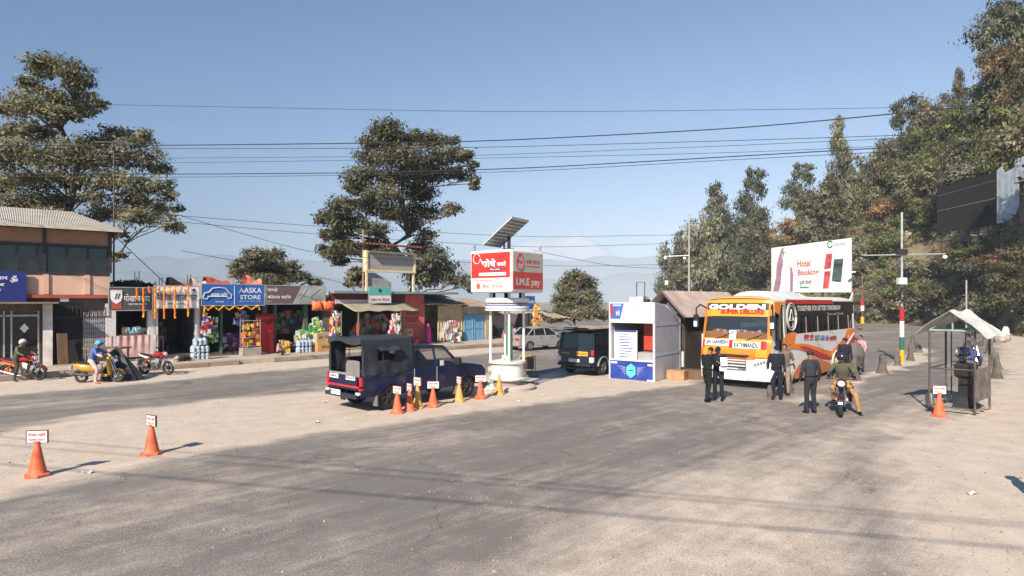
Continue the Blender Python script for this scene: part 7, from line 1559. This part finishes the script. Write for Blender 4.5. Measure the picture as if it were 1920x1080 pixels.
photo_tree('bushy_tree', 'round olive tree rising behind the blue and brown signs', 60, (500,600), (500,480), [(480,480,26,12),(515,478,22,10),(450,497,18,10),(495,497,36,12),(545,500,18,9),(465,512,28,10),(520,512,36,10),(560,518,25,8),(590,528,14,6),(440,515,9,8),(500,526,50,8)], 20000, .24, L_OLIVE, 8, .25, .7)
photo_tree('bushy_tree', 'small tree just left of the display board', 58, (668,600), (668,515), [(668,512,16,10),(660,528,14,8),(680,525,14,9)], 3500, .30, L_OLIVE, 9, .15, .4)
photo_tree('bushy_tree', 'round bush topped tree between the kiosk sign box and the booth', 55, (1080,640), (1080,530), [(1080,520,22,12),(1062,536,22,12),(1098,532,24,12),(1050,560,16,12),(1078,558,34,14),(1110,560,20,14),(1062,582,26,10),(1100,584,34,10),(1130,590,12,8),(1040,596,24,6),(1020,590,10,6)], 20000, .2, L_OLIVE, 10, .2, .5)
# low growth seen over the shop roofs
# ---- hillside trees: a few kinds, copied and placed one by one ----
def unit_tree(kind, seed, mat, n=9500):
    rnd = random.Random(seed); cl = []
    if kind == 'tall':
        for i in range(15): z = .22+.72*i/14; w_ = .40*(1-.72*abs(z-.42)/.6)*rnd.uniform(.6,1.1); a = rnd.uniform(0,6.28); cl.append(((w_*.75*math.cos(a), w_*.75*math.sin(a), z), (w_*.55+.06, w_*.55+.06, .07)))
    elif kind == 'round':
        for i in range(17): z = rnd.uniform(.25,.9); w_ = .48*math.sqrt(max(.05, 1-((z-.55)/.5)**2)); a = rnd.uniform(0,6.28); q = rnd.uniform(.3,.9); cl.append(((w_*q*math.cos(a), w_*q*math.sin(a), z), (rnd.uniform(.13,.2), rnd.uniform(.13,.2), rnd.uniform(.07,.12))))
    elif kind == 'bush':
        for i in range(16): z = rnd.uniform(.08,.8); w_ = .5*math.sqrt(max(.05, 1-(z/.95)**2)); a = rnd.uniform(0,6.28); q = rnd.uniform(.2,.95); cl.append(((w_*q*math.cos(a), w_*q*math.sin(a), z), (.17, .17, .11)))
    tm = MB(); pts = twig(tm, (0,0,-.12), (rnd.uniform(-.05,.05),0,.8), .022, .006, rnd, 6)
    for c, r_ in cl[::2]: twig(tm, min(pts, key=lambda q: abs(q.z-c[2]+.12)), c, .009, .003, rnd, 4)
    return tm, leaf_mesh(kind+'_crown', cl, n, .037, mat, seed, spread=.30)
KIND = {}
for nm_, kd, mt in (('A','tall',L_DARK),('B','round',L_GREY),('C','round',L_OLIVE),('D','bush',L_GREEN),('E','bush',L_BROWN),('F','tall',L_OLIVE),('G','bush',L_GREY),('H','round',L_GREEN),('I','bush',L_OLIVE)):
    tm, cm = unit_tree(kd, ord(nm_), mt); KIND[nm_] = [None, tm, cm]
def hill_tree(kind, px, py0, py1, wpx, lab, name='hillside_tree', at=None, cat='tree'):
    K = KIND[kind]; p = at or hill_at(px, py1); h = (py1-py0)/F*p.y; w_ = wpx/F*p.y; t = thing(name, lab, cat, p, random.uniform(0,6.28), 'trees and bushes on the hillside')
    if K[0] is None: o = K[1].build('trunk', BARK, t, smooth=True); K[0] = o
    else: o = K[0].copy(); sc.collection.objects.link(o); o.parent = t
    c = bpy.data.objects.new('crown', K[2]); sc.collection.objects.link(c); c.parent = t
    t.scale = (w_, w_, h); return t
HT = [
('B',1262,428,600,70,'leftmost grey green tree of the dark group left of the bus'),('B',1312,382,600,100,'pale olive tree behind the slim grey lamp pole'),('A',1345,343,520,84,'tall dark tree second from the left end of the wooded slope'),
('C',1290,470,604,100,'lower dark tree in front of the leftmost group'),('A',1412,312,500,86,'tall dark tree at the left of the sky gap'),('B',1402,400,560,90,'grey green tree below the tall dark one left of the gap'),('A',1365,420,590,90,'dark tree between the lamp pole and the gap'),
('A',1502,303,440,84,'dark pointed tree just right of the sky gap'),('F',1578,222,440,74,'tallest slim tree rising above the slope over the billboard'),('C',1560,325,500,104,'broad olive tree under the tallest slim tree'),('E',1475,395,480,84,'brown leaved bush above the left end of the hotel billboard'),
('D',1440,430,540,90,'yellow green bush left of the hotel billboard'),('B',1530,380,500,90,'grey green tree directly above the hotel billboard'),('B',1622,285,420,76,'grey green tree in the dip right of the tallest slim tree'),('C',1668,262,420,90,'olive tree left of the bald spot in the crest'),
('A',1700,182,360,96,'dark broad tree where wires meet the slope crest'),('C',1742,180,340,90,'olive tree on the crest right of the dark broad one'),('F',1792,132,300,56,'small round topped tree standing up from the crest'),('H',1760,205,380,110,'green tree below the crest tree'),
('H',1835,160,340,120,'yellow green tree on the upper slope above the hoarding'),('B',1805,262,420,120,'silvery grey tree just above the black hoarding'),('C',1720,300,440,110,'olive tree mid slope above the pole cross bar'),('E',1665,350,450,90,'brown bush left of the bald earth patch'),
('D',1650,400,500,90,'green bush mid slope left of the lamp pole'),('D',1715,365,450,90,'green bush left of the black hoarding'),('G',1600,430,540,90,'grey bush right of the hotel billboard top'),('A',1872,60,260,130,'dark tall tree near the top right corner'),('E',1895,40,230,120,'brown bare looking tree near the top right corner'),
('A',1905,-60,150,150,'dark drooping tree cut by the top right corner'),('H',1900,170,360,110,'green tree at the right edge above the zinc sheets'),('D',1850,235,330,110,'yellow green bush on the slope above the zinc sheets'),('F',1930,60,300,120,'olive tree half outside the right edge'),
('G',1740,470,600,140,'grey green thicket behind the striped pole'),('I',1800,480,612,150,'dense dark thicket behind the guard hut roof'),('G',1868,485,620,130,'grey leaved bush right of the guard hut roof'),('I',1925,470,640,140,'dark bush at the right edge above the far road'),
('D',1690,490,600,110,'green bush left of the dense thicket'),('G',1640,520,606,80,'low grey bush behind the far street lamp'),('E',1680,545,606,90,'low rust coloured bush at the foot of the slope'),('I',1580,540,604,90,'low dark bush right behind the bus roof'),('D',1500,550,604,110,'low green bush behind the hotel billboard posts'),('I',1400,530,604,110,'dark bush behind the toll house ridge'),('D',1335,540,604,90,'green bush behind the toll house roof'),
('E',1900,450,520,120,'rusty bush under the zinc sheets'),('D',1830,445,520,120,'straw and green bush under the black hoarding'),('C',1990,100,420,200,'olive tree outside the right edge of the photo'),('I',1240,560,602,50,'lowest dark bush at the left foot of the wooded slope')]
random.seed(11)
for a in HT: hill_tree(*a)
# ---- undergrowth over the whole slope (nobody could count it) ----
rs_ = np.random.default_rng(4); V_ = []; Rn = []; 
def scatter(npt, size, p0, p1, s0, s1, seed, skip=None):
    rg = np.random.default_rng(seed); cl = []
    for _ in range(npt):
        px = rg.uniform(p0, p1); s = s0+(s1-s0)*rg.random()
        p = hill_pt(px, s); q = HY-(p.z-HC)/p.y*F
        if skip and skip(px, q): continue
        r_ = rg.uniform(.5, 1.25); cl.append(((p.x,p.y,p.z+r_*.35), (r_,r_,r_*.55)))
    return cl
bald = lambda px, q: (1672 < px < 1760 and 405 < q < 470 and abs((q-455)+(px-1680)*.55) < 17)
for nm_, mt, n, npt, sd in (('undergrowth',L_OLIVE,76000,900,1),('undergrowth',L_GREEN,62000,700,2),('undergrowth',L_BROWN,46000,520,3),('undergrowth',L_GREY,50000,600,5)):
    cl = scatter(npt, .3, 1200, 2250, .3, 40, sd, bald); me = leaf_mesh('undergrowth', cl, n, .27, mt, sd, spread=.30); o = bpy.data.objects.new('undergrowth', me); sc.collection.objects.link(o); tag(o, 'mixed scrub covering the hillside', None, kind='stuff')
cl = scatter(500, .3, 1200, 2250, -.6, 1.2, 7); cl = [((c[0],c[1],c[2]-.15),(r_[0]*.7,r_[1]*.7,r_[2]*.6)) for c, r_ in cl]
me = leaf_mesh('dry_grass', cl, 26000, .26, leafmat('leaf_straw', [(.11,.085,.035),(.22,.17,.08),(.34,.28,.15)]), 9, spread=.3, flat=1.6); o = bpy.data.objects.new('dry_grass', me); sc.collection.objects.link(o); tag(o, 'dry straw grass at the foot of the slope', None, kind='stuff')
# bald patch of pale earth on the slope
m = MB()
def bp_(u, v):
    px = 1675+78*u; c = hill_at(px, 462-50*u+14*(v-.5)); return (c.x, c.y-.5, c.z+.55+.3*math.sin(u*17+v*7))
m.grid(bp_, 14, 5); o = m.build('bare_slope', M('pale_earth', (.52,.42,.28), .95, .2, 1.)); o['kind'] = 'structure'
# low weeds behind the shops, over the roof line
photo_tree('shrub', 'dark shrubs growing behind the grey sign roof', 36, (235,600), (235,545), [(225,535,12,5),(248,533,16,5),(270,535,12,4)], 1600, .22, L_DARK, 31, .06, .3, 'shrub')
